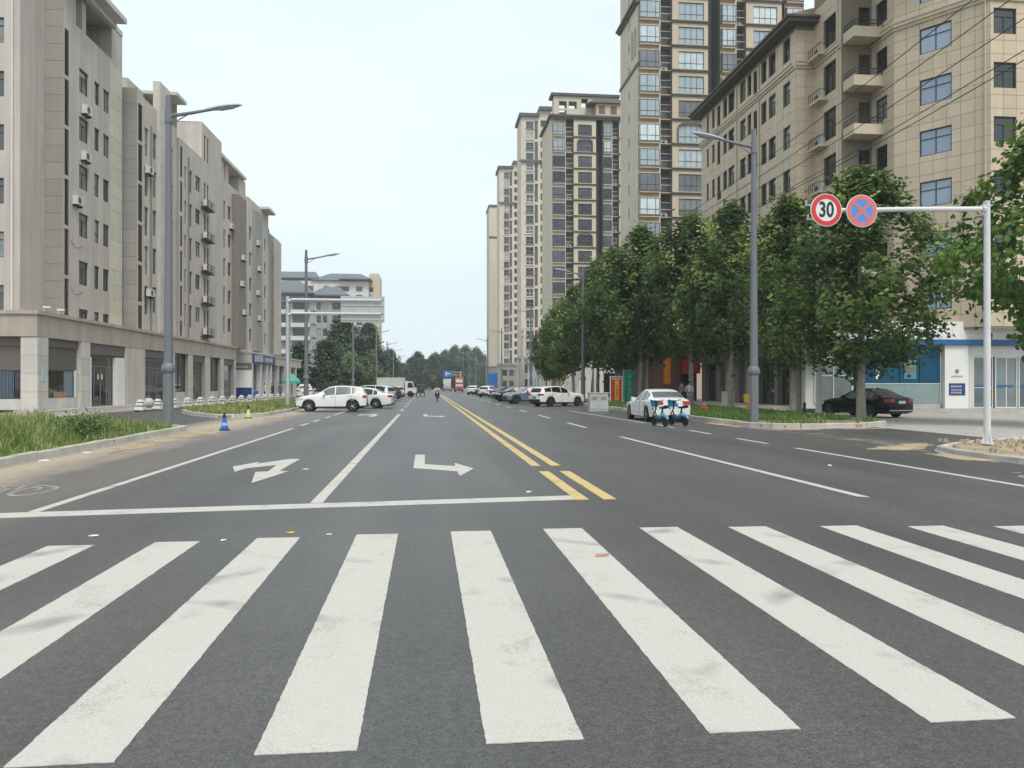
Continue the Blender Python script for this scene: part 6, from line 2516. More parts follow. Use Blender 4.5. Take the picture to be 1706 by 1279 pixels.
def truck(name, label, loc, rz, box_m, cab_m, L=5.6, H=2.75, chassis=True):
    t = thing(name, label, 'truck', loc, rz)
    m = MB()
    m.box(-L / 2, L / 2 - 1.75, -1.0, 1.0, .85, H)
    for k in range(9):
        x = -L / 2 + .1 + k * (L - 1.95) / 8
        m.box(x - .02, x + .02, -1.02, 1.02, .85, H - .02)
    m.box(-L / 2 - .02, L / 2 - 1.74, -1.03, 1.03, H - .06, H + .02)
    m.build('cargo_box', box_m, t)
    m = MB()
    x0, x1 = L / 2 - 1.6, L / 2
    pts = [(x0, .55), (x1 - .02, .55), (x1, 1.15), (x1 - .22, 1.30), (x1 - .55, 2.15), (x0 + .1, 2.28), (x0, 2.2)]
    i = len(m.v)
    m.v += [(x, -.93, z) for x, z in pts] + [(x, .93, z) for x, z in pts]
    n_ = len(pts)
    m.f += [tuple(range(i, i + n_)), tuple(range(i + 2 * n_ - 1, i + n_ - 1, -1))] + [(i + k, i + n_ + k, i + n_ + (k + 1) % n_, i + (k + 1) % n_) for k in range(n_)]
    m.mi += [0] * (n_ + 2)
    m.build('cab', cab_m, t, 20)
    m = MB()
    m.hexa([(x1 - .20, -.82, 1.34), (x1 - .185, -.82, 1.36), (x1 - .185, .82, 1.36), (x1 - .20, .82, 1.34)], [(x1 - .53, -.78, 2.10), (x1 - .515, -.78, 2.12), (x1 - .515, .78, 2.12), (x1 - .53, .78, 2.10)])
    m.build('windscreen', CARGLASS, t)
    for s in (1, -1):
        m = MB()
        m.hexa([(x0 + .35, s * .925, 1.30), (x1 - .36, s * .925, 1.30), (x1 - .36, s * .94, 1.30), (x0 + .35, s * .94, 1.30)][::s], [(x0 + .4, s * .925, 2.02), (x1 - .62, s * .925, 2.02), (x1 - .62, s * .94, 2.02), (x0 + .4, s * .94, 2.02)][::s])
        m.build('side_window', CARGLASS, t)
        m = MB()
        m.box(x1 - .02, x1 + .01, min(s * .55, s * .88), max(s * .55, s * .88), .75, .95)
        m.build('head_light', HEAD, t)
        m = MB()
        m.tube([(x1 - .35, s * .95, 1.9), (x1 - .2, s * 1.15, 1.9)], .015, 5)
        m.box(x1 - .25, x1 - .18, min(s * 1.08, s * 1.24), max(s * 1.08, s * 1.24), 1.45, 1.95)
        m.build('mirror', BLACK, t)
    m = MB()
    m.box(-L / 2 + .1, L / 2 - .1, -.42, .42, .5, .82)
    m.box(x1 - .1, x1 + .06, -.9, .9, .38, .62)
    m.build('chassis', BLACK, t)
    for x in (-L / 2 + 1.1, L / 2 - .85):
        for s in (1, -1):
            m = MB()
            m.lathe([(.22, -.11), (.40, -.11), (.43, -.07), (.43, .07), (.40, .11), (.22, .11)], n=16, axis='y')
            wo = m.build('wheel', RUBBER, t, 40)
            wo.location = (x, s * .86, .43)
            m = MB()
            m.lathe([(.23, -.09), (.23, .09), (.1, .06)], n=12, axis='y')
            m.build('rim', ALLOY, wo, 40)
    return t


truck('box_truck', 'white box truck standing across the left parking row, cab towards the road', (-4.15, 115.5, 0), R(-4), mat('pale box panel', (.56, .58, .55), var=.05), PW)
tr = truck('red_truck', 'red truck with white board on its cab coming up the road far away', (8.0, 196, 0), R(-90), mat('red truck body', (.30, .045, .035)), mat('red truck paint', (.42, .05, .03), rough=.4), 6.5, 3.5)
m = MB()
m.box(3.0, 3.06, -.75, .75, 2.35, 3.1)
m.build('white_board', WHITE, tr)
m = MB()
m.box(2.6, 3.0, -.95, .95, 2.3, 3.7)
m.build('orange_top', mat('faded orange', (.55, .16, .10)), tr)
truck('box_truck', 'pale box truck beside the red truck at the far end', (5.6, 214, 0), R(-90), mat('pale box panel', (1, 1, 1)), mat('grey cab paint', (.3, .31, .31)), 6, 3.4)


def wheel_yz(m, c, r, wdt, n=14):
    m.lathe([(r * .72, -wdt / 2), (r * .95, -wdt / 2), (r, 0), (r * .95, wdt / 2), (r * .72, wdt / 2)], c, n, 0, 'y')


def skin_person(name, label, loc, rz, joints, bones, radii, cloth, head_at, group=None, hair=True, cat='person', parts=()):
    """body grown as one continuous surface round a posed skeleton"""
    t = thing(name, label, cat, loc, rz, group)
    me = bpy.data.meshes.new('body')
    keys = list(joints)
    me.from_pydata([joints[k] for k in keys], [(keys.index(a), keys.index(b)) for a, b in bones], [])
    o = bpy.data.objects.new('body_skeleton', me)
    COL.objects.link(o)
    o.modifiers.new('skin', 'SKIN')
    for i, k in enumerate(keys):
        v = me.skin_vertices[0].data[i]
        r = radii[k]
        v.radius = (r, r) if not hasattr(r, '__len__') else r
        v.use_root = (k == 'pelvis')
    sb = o.modifiers.new('sub', 'SUBSURF')
    sb.levels = sb.render_levels = 2
    dg = bpy.context.evaluated_depsgraph_get()
    m2 = bpy.data.meshes.new_from_object(o.evaluated_get(dg))
    bpy.data.objects.remove(o)
    m2.name = 'body'
    m2.materials.clear()
    for mm in cloth:
        m2.materials.append(mm)
    m2.shade_smooth()
    # cloth split: hips and legs, torso, skin of hands and head
    hz_ = joints['pelvis'][2]
    hd = Vector(head_at)
    hands = [Vector(joints[k]) for k in ('hand_a', 'hand_b')]
    for pgn in m2.polygons:
        c = pgn.center
        if (c - hd).length < .17 or c.z > hd.z - .1 or min((c - h).length for h in hands) < .10:
            pgn.material_index = 2
        elif (c - Vector(joints['pelvis'])).length < .16 or any((c - Vector(joints[k])).length < .30 for k in ('knee_a', 'knee_b')) or any((c - Vector(joints[k])).length < .28 for k in ('foot_a', 'foot_b', 'ankle_a', 'ankle_b')):
            pgn.material_index = 1
            if any((c - Vector(joints[k])).length < .11 for k in ('foot_a', 'foot_b')):
                pgn.material_index = 3
        else:
            pgn.material_index = 0
    ob('body', m2, t)
    if hair:
        b = MB()
        prof = [(.105 * math.sin(a), .125 * math.cos(a)) for a in (1.75, 1.4, 1.0, .6, .25)]
        b.lathe(prof, (hd.x - .018, hd.y, hd.z + .035), 12)
        b.build('hair', HAIR, t, 60)
    b = MB()
    f = Vector((1, 0, 0))
    for s in (-.034, .034):
        b.lathe([(.010, 0), (.012, .008), (.004, .014)], (hd.x + .088, hd.y + s, hd.z + .012), 6, 0, 'x')
    b.box(hd.x + .085, hd.x + .097, hd.y - .022, hd.y + .022, hd.z - .062, hd.z - .052)
    b.build('face', HAIR, t)
    return t


def standing(lean=0.0, step=.0, arm=0.2):
    j = {'pelvis': (0, 0, .94), 'waist': (.0 + lean * .3, 0, 1.10), 'chest': (.02 + lean * .7, 0, 1.32), 'neck': (.02 + lean, 0, 1.49), 'head': (.05 + lean * 1.1, 0, 1.63),
         'hip_a': (0, .10, .90), 'knee_a': (.04 + step, .11, .49), 'ankle_a': (step * .6, .11, .09), 'foot_a': (.13 + step * .6, .12, .045),
         'hip_b': (0, -.10, .90), 'knee_b': (.04 - step * .4, -.11, .49), 'ankle_b': (-step, -.11, .09), 'foot_b': (.13 - step, -.12, .045),
         'sh_a': (.01 + lean, .19, 1.42), 'el_a': (.0 + lean, .26, 1.14), 'hand_a': (arm + lean, .22, .93),
         'sh_b': (.01 + lean, -.19, 1.42), 'el_b': (-.02 + lean, -.26, 1.14), 'hand_b': (arm + .02 + lean, -.22, .95)}
    return j, j['head']


BON = [('pelvis', 'waist'), ('waist', 'chest'), ('chest', 'neck'), ('neck', 'head'), ('pelvis', 'hip_a'), ('hip_a', 'knee_a'), ('knee_a', 'ankle_a'), ('ankle_a', 'foot_a'), ('pelvis', 'hip_b'), ('hip_b', 'knee_b'), ('knee_b', 'ankle_b'), ('ankle_b', 'foot_b'),
       ('chest', 'sh_a'), ('sh_a', 'el_a'), ('el_a', 'hand_a'), ('chest', 'sh_b'), ('sh_b', 'el_b'), ('el_b', 'hand_b')]
RAD = {'pelvis': (.15, .12), 'waist': (.14, .11), 'chest': (.16, .12), 'neck': .06, 'head': (.105, .12), 'hip_a': .10, 'hip_b': .10, 'knee_a': .065, 'knee_b': .065, 'ankle_a': .045, 'ankle_b': .045, 'foot_a': .04, 'foot_b': .04,
       'sh_a': .065, 'sh_b': .065, 'el_a': .048, 'el_b': .048, 'hand_a': .035, 'hand_b': .035}
CL_W = mat('white shirt', (.62, .62, .62), rough=.9)
CL_D = mat('dark clothes', (.025, .025, .03), rough=.9)
CL_G = mat('grey shirt', (.22, .21, .22), rough=.9)
CL_P = mat('dull violet dress', (.12, .10, .14), rough=.9)


def person(label, loc, rz, top, low, **kw):
    j, h = standing(**kw)
    return skin_person('person', label, loc, rz, j, BON, RAD, [top, low, SKIN, BLACK], h)


person('person in white top and dark trousers standing before the blue based shop', (-18.9, 96.0, .12), R(200), CL_W, CL_D, arm=.25)
person('person in black clothes next to the one in white, by the shop door', (-18.2, 97.0, .12), R(160), CL_D, CL_D, step=.1)
person('person in a dull violet dress right of the people at the shop', (-17.5, 98.0, .12), R(90), CL_P, CL_P)
person('person in grey shirt walking behind the white saloon by the trees', (18.2, 55.0, .15), R(120), CL_G, CL_D, step=.14)
person('person in white vest standing between the white saloon and a tree trunk', (19.0, 55.8, .15), R(250), CL_W, CL_G, arm=.1)


# ---- motor scooter and its rider, coming towards the camera
def scooter_parts(t, body, trim, s=1.0):
    m = MB()
    wheel_yz(m, (.62 * s, 0, .25), .25, .10)
    wheel_yz(m, (-.62 * s, 0, .25), .25, .11)
    m.build('tyre', RUBBER, t, 40)
    m = MB()
    m.tube([(.60, 0, .25), (.50, 0, .55), (.40, 0, .98)], [.035, .045, .03], 8)
    m.tube([(.38, -.32, 1.05), (.40, 0, .99), (.38, .32, 1.05)], .018, 7)
    m.build('handlebar', BLACK, t, 40)
    m = MB()
    m.hexa([(.36, -.17, .38), (.47, -.10, .38), (.47, .10, .38), (.36, .17, .38)], [(.36, -.20, .98), (.50, -.12, .92), (.50, .12, .92), (.36, .20, .98)])
    m.hexa([(-.30, -.14, .28), (.44, -.14, .28), (.44, .14, .28), (-.30, .14, .28)], [(-.30, -.15, .36), (.40, -.15, .36), (.40, .15, .36), (-.30, .15, .36)])
    m.hexa([(-.72, -.12, .42), (-.20, -.16, .34), (-.20, .16, .34), (-.72, .12, .42)], [(-.80, -.13, .70), (-.16, -.15, .68), (-.16, .15, .68), (-.80, .13, .70)])
    m.hexa([(.48, -.07, .42), (.84, -.06, .40), (.84, .06, .40), (.48, .07, .42)], [(.52, -.07, .52), (.74, -.05, .53), (.74, .05, .53), (.52, .07, .52)])
    m.build('fairing', body, t, 25)
    m = MB()
    m.hexa([(-.78, -.13, .702), (-.12, -.13, .685), (-.12, .13, .685), (-.78, .13, .702)], [(-.74, -.10, .79), (-.16, -.11, .77), (-.16, .11, .77), (-.74, .10, .79)])
    m.build('saddle', trim, t, 25)
    m = MB()
    m.lathe([(.09, 0), (.085, .04), (.04, .06)], (.49, 0, .86), 12, 0, 'x')
    m.build('head_light', HEAD, t, 40)
    for q in (-1, 1):
        m = MB()
        m.tube([(.38, q * .28, 1.05), (.36, q * .34, 1.18)], .008, 5)
        m.lathe([(.055, 0), (.05, .015)], (.35, q * .36, 1.2), 8, 0, 'x')
        m.build('mirror', BLACK, t)


ms = thing('motor_scooter', 'dark motor scooter ridden towards the crossing beside the double yellow line', 'motor scooter', (1.15, 82.6, 0), R(-91))
scooter_parts(ms, mat('dark scooter plastic', (.03, .035, .03), rough=.35), BLACK)
jr = {'pelvis': (-.38, 0, .86), 'waist': (-.36, 0, 1.0), 'chest': (-.28, 0, 1.22), 'neck': (-.24, 0, 1.38), 'head': (-.19, 0, 1.52),
      'hip_a': (-.36, .10, .85), 'knee_a': (.10, .20, .78), 'ankle_a': (.12, .17, .43), 'foot_a': (.27, .18, .40), 'hip_b': (-.36, -.10, .85), 'knee_b': (.10, -.20, .78), 'ankle_b': (.12, -.17, .43), 'foot_b': (.27, -.18, .40),
      'sh_a': (-.26, .20, 1.32), 'el_a': (-.02, .32, 1.12), 'hand_a': (.34, .30, 1.08), 'sh_b': (-.26, -.20, 1.32), 'el_b': (-.02, -.32, 1.12), 'hand_b': (.34, -.30, 1.08)}
skin_person('person', 'person in white top riding the dark motor scooter on the road', (1.15, 82.6, 0), R(-91), jr, BON, RAD, [CL_W, CL_D, SKIN, BLACK], jr['head'])

SCB = mat('shared scooter blue', (.008, .19, .33), rough=.35, var=.05)
SCL = mat('shared scooter light blue', (.10, .42, .60), rough=.35)


def shared_scooter(label, loc, rz):
    t = thing('electric_scooter', label, 'electric scooter', loc, rz, 'blue shared scooters behind the white saloon')
    m = MB()
    wheel_yz(m, (.50, 0, .20), .20, .075, 16)
    wheel_yz(m, (-.50, 0, .20), .20, .075, 16)
    m.build('tyre', RUBBER, t, 40)
    m = MB()
    for x in (.5, -.5):
        m.lathe([(.13, -.025), (.13, .025), (.03, .03)], (x, 0, .20), 12, 0, 'y')
    m.build('rim', ALLOY, t, 40)
    m = MB()
    m.tube([(.50, .06, .20), (.44, .05, .5), (.36, 0, .62), (.30, 0, .98)], [.02, .025, .035, .028], 8)
    m.tube([(.24, -.28, 1.04), (.30, -.1, 1.0), (.30, .1, 1.0), (.24, .28, 1.04)], .016, 7)
    m.build('handlebar', BLACK, t, 40)
    m = MB()
    m.tube([(.36, 0, .58), (.28, 0, .36), (-.05, 0, .27), (-.35, 0, .32)], [.075, .10, .11, .09], 10)
    m.tube([(-.10, 0, .30), (-.22, 0, .55), (-.26, 0, .70)], [.06, .04, .03], 8)
    m.build('frame', mat('dark teal scooter frame', (.012, .06, .10), rough=.4), t, 40)
    m = MB()
    m.tube([(-.02, 0, .40), (.20, 0, .46), (.31, 0, .62)], [.05, .04, .03], 8)
    m.build('inner_frame', FRAME_W, t, 40)
    m = MB()
    m.tube([(-.44, 0, .44), (-.30, 0, .46), (-.18, 0, .42)], [.07, .09, .07], 10)
    m.tube([(-.72, 0, .30), (-.62, 0, .40), (-.48, 0, .43), (-.36, 0, .40)], [.03, .065, .075, .05], 8)
    m.build('rear_fairing', SCL, t, 40)
    m = MB()
    m.hexa([(-.44, -.08, .70), (-.16, -.10, .70), (-.16, .10, .70), (-.44, .08, .70)], [(-.46, -.10, .78), (-.12, -.09, .77), (-.12, .09, .77), (-.46, .10, .78)])
    m.hexa([(-.58, -.10, .74), (-.44, -.11, .72), (-.44, .11, .72), (-.58, .10, .74)], [(-.62, -.09, .84), (-.45, -.10, .80), (-.45, .10, .80), (-.62, .09, .84)])
    m.build('saddle', BLACK, t, 30)
    m = MB()
    m.hexa([(.36, -.11, .76), (.56, -.10, .78), (.56, .10, .78), (.36, .11, .76)], [(.33, -.14, 1.0), (.60, -.13, 1.02), (.60, .13, 1.02), (.33, .14, 1.0)])
    m.build('basket', SCB, t)
    m = MB()
    m.lathe([(.06, 0), (.05, .03)], (.62, 0, .68), 10, 0, 'x')
    m.build('head_light', HEAD, t)
    m = MB()
    m.box(-.70, -.69, -.09, .09, .46, .56)
    m.build('number_plate', FRAME_W, t)
    m = MB()
    m.tube([(-.05, .10, .25), (-.02, .24, .02)], .012, 5)
    m.build('kick_stand', IRON, t)
    return t


shared_scooter('blue shared scooter nearer the lane line, leaning at the left of the pair', (9.25, 30.75, 0), R(99))
shared_scooter('blue shared scooter on the right of the pair, under the number plate of the saloon', (10.15, 31.2, 0), R(105))
tc = thing('cargo_tricycle', 'dark cargo tricycle with hood driving away on the left lanes', 'tricycle', (-.85, 119, 0), R(90))
m = MB()
m.box(-1.3, .35, -.62, .62, .55, 1.05)
m.build('cargo_bed', mat('dark tricycle paint', (.05, .045, .045)), tc)
m = MB()
m.hexa([(.1, -.55, .5), (1.15, -.4, .5), (1.15, .4, .5), (.1, .55, .5)], [(.2, -.52, 1.1), (1.0, -.38, 1.15), (1.0, .38, 1.15), (.2, .52, 1.1)])
m.build('cab', mat('dark tricycle paint', (0, 0, 0)), tc)
m = MB()
m.hexa([(-.6, -.62, 1.75), (1.1, -.55, 1.7), (1.1, .55, 1.7), (-.6, .62, 1.75)], [(-.6, -.55, 1.85), (1.05, -.5, 1.8), (1.05, .5, 1.8), (-.6, .55, 1.85)])
for x, y in ((-.55, .58), (-.55, -.58), (1.0, .45), (1.0, -.45)):
    m.tube([(x, y, 1.0), (x, y, 1.75)], .02, 5)
m.build('hood', mat('greyish hood', (.25, .22, .22)), tc)
m = MB()
for x, y in ((1.1, 0), (-.8, .6), (-.8, -.6)):
    wheel_yz(m, (x, y, .29), .29, .12)
m.build('tyre', RUBBER, tc, 40)
for s in (-.5, .5):
    m = MB()
    m.box(-1.33, -1.302, s - .08, s + .08, .7, .8)
    m.build('tail_light', TAIL, tc)

# ------------------------------------------------------------------ street lamps
def lamp_meshes():
    m = MB()
    m.lathe([(.27, 0), (.27, .03), (.20, .035), (.19, 2.0)], n=8)
    m.lathe([(.22, 2.0), (.26, 2.08), (.26, 2.16), (.21, 2.30), (.18, 2.34)], n=8)
    m.lathe([(.165, 2.34), (.10, 12.2)], n=12)
    pole = m.mesh('pole', LAMPGREY, 30)
    m = MB()
    m.tube([(0, 0, 11.45), (.8, 0, 11.60), (1.55, 0, 11.76)], [.07, .06, .05], 8)
    m.tube([(.0, 0, 11.1), (.75, 0, 11.58)], [.022, .022], 6)
    m.lathe([(.135, 11.2), (.135, 11.65)], n=10)
    arm = m.mesh('arm', LAMPGREY, 30)
    m = MB()
    n = 10
    st = [(2.25, .05, .06), (2.45, .10, .085), (2.75, .17, .11), (3.1, .18, .10), (3.4, .13, .075), (3.58, .03, .02)]
    base = len(m.v)
    for x, wv, hv in st:
        z = 11.76 + (x - 2.45) * .18
        x -= .95
        for j in range(n):
            a = 2 * math.pi * j / n
            zz = math.sin(a) * hv
            m.v.append((x, math.cos(a) * wv, z + (zz if zz > 0 else zz * .55)))
    for k in range(len(st) - 1):
        for j in range(n):
            q = (j + 1) % n
            m.f.append((base + k * n + j, base + k * n + q, base + (k + 1) * n + q, base + (k + 1) * n + j))
            m.mi.append(0)
    m.f.append(tuple(base + j for j in range(n)))
    m.mi.append(0)
    head = m.mesh('lamp_head', mat('lamp head steel', (.36, .38, .46), rough=.4), 50)
    m = MB()
    m.hexa([(1.83, -.12, 11.75), (2.35, -.10, 11.85), (2.35, .10, 11.85), (1.83, .12, 11.75)], [(1.80, -.12, 11.79), (2.35, -.10, 11.89), (2.35, .10, 11.89), (1.80, .12, 11.79)])
    lens = m.mesh('lens', mat('lamp lens', (.40, .42, .42), rough=.2))
    return pole, arm, head, lens


LP = lamp_meshes()


def lamp(label, x, y, side, sc=1.0, grp='grey street lamps along both kerbs'):
    t = thing('street_lamp', label, 'street lamp', (x, y, .1), 0 if side < 0 else math.pi, grp)
    ob('pole', LP[0], t)
    ob('arm', LP[1], t)
    h_ = ob('lamp_head', LP[2], t)
    ob('lens', LP[3], h_)
    t.scale = (sc, sc, sc)
    return t


lamp('near grey street lamp standing in the grass on the left kerb', -9.45, 30.4, -1)
lamp('grey street lamp rising behind the gantry pole and road sign on the left', -9.4, 63.8, -1)
lamp('street lamp whose pole passes behind the blank road sign', -9.4, 104, -1)
lamp('street lamp in front of the tall dark feathery tree on the left', -9.4, 152, -1)
lamp('small far street lamp next after the one at the dark feathery tree', -9.4, 194, -1)
lamp('smaller far street lamp beside the lone poplar on the left', -9.4, 231, -1)
lamp('farthest street lamp of the left row', -9.4, 275, -1)
lamp('near grey street lamp with flanged base between the yellow hydrant and shutters', 13.35, 31.2, 1, .985)
lamp('grey street lamp rising out of the plane trees beside the white crossover', 14.0, 70, 1)
lamp('street lamp before the cream towers, beside the pale concrete pole', 14.2, 107, 1)
lamp('street lamp at the left edge of the cream towers', 14.0, 147, 1)
lamp('small street lamp just left of the blank tower flank', 13.6, 176, 1)
for k, y in enumerate((215, 250, 290)):
    lamp(('nearest', 'middle', 'farthest')[k] + ' of the three tiny street lamps before the hazy trees on the right', 13.4, y, 1)

# ------------------------------------------------------------------ round traffic signs on a cantilever
sg = thing('traffic_sign_post', 'white cantilever post carrying the round 30 and no stopping signs', 'traffic sign', (14.2, 18.75, .13))
m = MB()
m.lathe([(.085, 0), (.075, 6.15)], n=14)
m.lathe([(.16, 0), (.16, .03)], n=8)
for a in range(4):
    c_, s_ = math.cos(a * math.pi / 2), math.sin(a * math.pi / 2)
    m.hexa([(.07 * c_ - .008 * s_, .07 * s_ + .008 * c_, .03), (.15 * c_ - .008 * s_, .15 * s_ + .008 * c_, .03), (.15 * c_ + .008 * s_, .15 * s_ - .008 * c_, .03), (.07 * c_ + .008 * s_, .07 * s_ - .008 * c_, .03)],
           [(.07 * c_ - .008 * s_, .07 * s_ + .008 * c_, .28), (.09 * c_ - .008 * s_, .09 * s_ + .008 * c_, .28), (.09 * c_ + .008 * s_, .09 * s_ - .008 * c_, .28), (.07 * c_ + .008 * s_, .07 * s_ - .008 * c_, .28)])
m.lathe([(.085, 6.15), (.085, 6.18), (.02, 6.2)], n=14)
m.build('pole', WHITESTEEL, sg, 35)
m = MB()
m.tube([(0, 0, 5.98), (-2.0, 0, 5.93), (-4.4, 0, 5.84)], [.07, .062, .055], 12)
m.tube([(0, 0, 5.80), (-.22, 0, 5.9), (-.24, 0, 5.96)], [.03, .03, .03], 6)
m.lathe([(.11, -.02), (.11, .02)], (-.13, 0, 5.98), 10, 0, 'x')
for x in (-.13,):
    for a in range(6):
        m.lathe([(.014, -.03), (.014, .03)], (x, .09 * math.cos(a), 5.98 + .09 * math.sin(a)), 6, 0, 'x')
m.build('arm', WHITESTEEL, sg, 35)
SGW = mat('sign white', (.72, .72, .71), rough=.35, var=.02)
SGR = mat('sign red', (.60, .035, .04), rough=.35, var=.04)
SGR2 = mat('sign pinkish red', (.66, .16, .15), rough=.35, var=.05)
SGB = mat('sign blue', (.075, .26, .66), rough=.35, var=.04)
SGK = mat('sign black', (.015, .02, .02), rough=.4)


def disc(m, r0, r1, y, n=48, mi=0, th=.004):
    """flat ring of small thickness facing -y"""
    for k in range(n):
        a, b = 2 * math.pi * k / n, 2 * math.pi * (k + 1) / n
        P = [(r0 * math.cos(a), r0 * math.sin(a)), (r1 * math.cos(a), r1 * math.sin(a)), (r1 * math.cos(b), r1 * math.sin(b)), (r0 * math.cos(b), r0 * math.sin(b))]
        m.hexa([(P[0][0], y, P[0][1]), (P[1][0], y, P[1][1]), (P[2][0], y, P[2][1]), (P[3][0], y, P[3][1])], [(P[0][0], y + th, P[0][1]), (P[1][0], y + th, P[1][1]), (P[2][0], y + th, P[2][1]), (P[3][0], y + th, P[3][1])], mi)


RS = .405
for cx_, kind in ((-4.36, '30'), (-3.43, 'x')):
    m = MB()
    m.lathe([(RS, .0), (RS, .02), (.0, .022)], n=48, axis='y')
    m.box(-.05, .05, .02, .05, -.10, .10)
    d = m.build('sign_disc', SGW, sg, 30)
    d.location = (cx_, -.11, 5.83)
    m = MB()
    if kind == '30':
        disc(m, .275, .388, -.005, mi=0)
        m.build('red_ring', SGR, d)
        o = ob('numeral', text_mesh('30', .47, SGK, 'numeral', .002, .012), d, Matrix.Translation((0, -.004, -.005)) @ Matrix.Rotation(R(90), 4, 'X') @ Matrix.Diagonal((.84, 1.12, 1, 1)))
    else:
        disc(m, .0, .30, -.003, mi=0)
        m.build('blue_field', SGB, d)
        m = MB()
        disc(m, .285, .388, -.006, mi=0)
        for a in (math.pi / 4, -math.pi / 4):
            c_, s_ = math.cos(a), math.sin(a)
            h_ = .036
            P = [(-.29 * c_ - h_ * s_, -.29 * s_ + h_ * c_), (-.29 * c_ + h_ * s_, -.29 * s_ - h_ * c_), (.29 * c_ + h_ * s_, .29 * s_ - h_ * c_), (.29 * c_ - h_ * s_, .29 * s_ + h_ * c_)]
            e_ = -.0065 if a > 0 else -.0075
            m.hexa([(p_[0], e_, p_[1]) for p_ in P], [(p_[0], e_ + .003, p_[1]) for p_ in P])
        m.build('red_cross', SGR2, d)

# ------------------------------------------------------------------ big road sign seen from behind
gt = thing('road_sign_gantry', 'silver cantilever gantry with a big road sign seen from its blank back', 'road sign', (-8.85, 52.2, .1))
m = MB()
m.lathe([(.15, 0), (.125, 7.25)], n=14)
m.lathe([(.28, 0), (.28, .04)], n=8)
m.build('pole', GALV, gt, 35)
m = MB()
for z in (7.05, 6.17):
    m.tube([(.05, -.16, z - .12), (.3, -.16, z), (5.95, -.16, z)], [.075, .075, .06], 10)
m.build('arm', WHITESTEEL, gt, 35)
m = MB()
m.box(3.35, 6.15, -.02, .02, 5.62, 7.32)
m.build('sign_back', mat('aluminium sheet', (.46, .46, .47), rough=.45, metal=.3, var=.08), gt)
m = MB()
for k in range(4):
    m.box(3.4, 6.1, -.075, -.022, 5.75 + k * .46, 5.79 + k * .46)
for x in (4.1, 5.2, 5.9):
    m.box(x, x + .05, -.08, -.021, 5.64, 7.3)
m.build('stiffener', GALV, gt)
gf = thing('road_sign_gantry', 'far cantilever gantry with small blue direction sign over the end of the road', 'road sign', (13.2, 305, 0))
m = MB()
m.tube([(0, 0, 0), (0, 0, 7.2)], [.2, .16], 8)
for z in (6.7, 5.7):
    m.tube([(0, 0, z), (-3.2, 0, z)], .09, 6)
m.build('post', FRAME_W, gf)
m = MB()
m.box(-6.6, -3.2, -.1, -.04, 4.9, 7.3)
sb = m.build('blue_board', mat('road sign blue', (.02, .15, .50)), gf)
m = MB()
m.box(-5.6, -5.3, -.12, -.101, 5.3, 6.9)
m.box(-5.9, -3.9, -.121, -.102, 6.0, 6.25)
m.build('white_mark', WHITE, sb)
gf = thing('direction_sign', 'small blue board on a post in front of the stone podium of the far towers', 'sign', (15.5, 185, .1))
m = MB()
m.tube([(0, 0, 0), (0, 0, 4)], .07, 6)
m.build('post', GALV, gf)
m = MB()
m.box(-1.1, 1.1, -.12, -.06, 1.2, 4.4)
m.build('blue_board', mat('road sign blue', (0, 0, 0)), gf)

# ------------------------------------------------------------------ poles and wires
PTOPS = []


def power_pole(label, x, y, h, r=.17, arms=True):
    t = thing('utility_pole', label, 'utility pole', (x, y, .1), 0, 'concrete utility poles along the right pavement')
    m = MB()
    m.lathe([(r, 0), (r * .62, h)], n=12)
    m.build('pole', mat('pole concrete', (.47, .46, .43), rough=.85, var=.08, streak=.15), t, 40)
    if arms:
        for z, w in ((h - .35, .8), (h - 1.05, .7)):
            m = MB()
            m.box(-w, w, -r * .7 - .09, -r * .7, z, z + .09)
            a = m.build('crossarm', GALV, t)
            m = MB()
            for q in (-w + .06, -w * .45, w * .45, w - .06):
                m.lathe([(.03, 0), (.055, .05), (.03, .09), (.055, .14), (.03, .19)], (q, -r * .7 - .045, z + .09), 8)
            m.build('insulator', ACW, a)
    return t


power_pole('white concrete utility pole with crossarms rising through the plane trees', 18.6, 71.5, 13.2, .21)
power_pole('utility pole with bracket hidden in the crown behind the 30 sign', 19.75, 38.2, 10.9, .16)
power_pole('thick pale concrete pole by the white two storey building', 12.9, 106, 9.2, .24)
power_pole('thin grey concrete pole beside the brown shop front', 19.3, 68.0, 5.2, .14, False)
m = MB()
m.box(-.16, .16, -.23, -.2, 1.9, 2.7)
bpy.data.objects['utility_pole'].location
o = m.build('orange_notice', ORANGE, bpy.data.objects['utility_pole'])
wr = thing('overhead_wires', 'black overhead wires sloping up to the top right corner across the tan building', 'wires', (18.8, 38, 0))
WIRES = [(-.7, 13.8, 16.6), (-.25, 13.8, 15.7), (.25, 13.75, 14.9), (.7, 13.1, 14.1), (0, 12.95, 13.1)]
for dx, zf, zn in WIRES:
    m = MB()
    pts = []
    for k in range(25):
        f = k / 24
        pts.append((dx + .2 * f, 71.5 - 69.5 * f - 38, zf + (zn - zf) * f - 1.25 * 4 * f * (1 - f)))
    m.tube(pts, .018, 5)
    m.build('wire', IRON, wr)

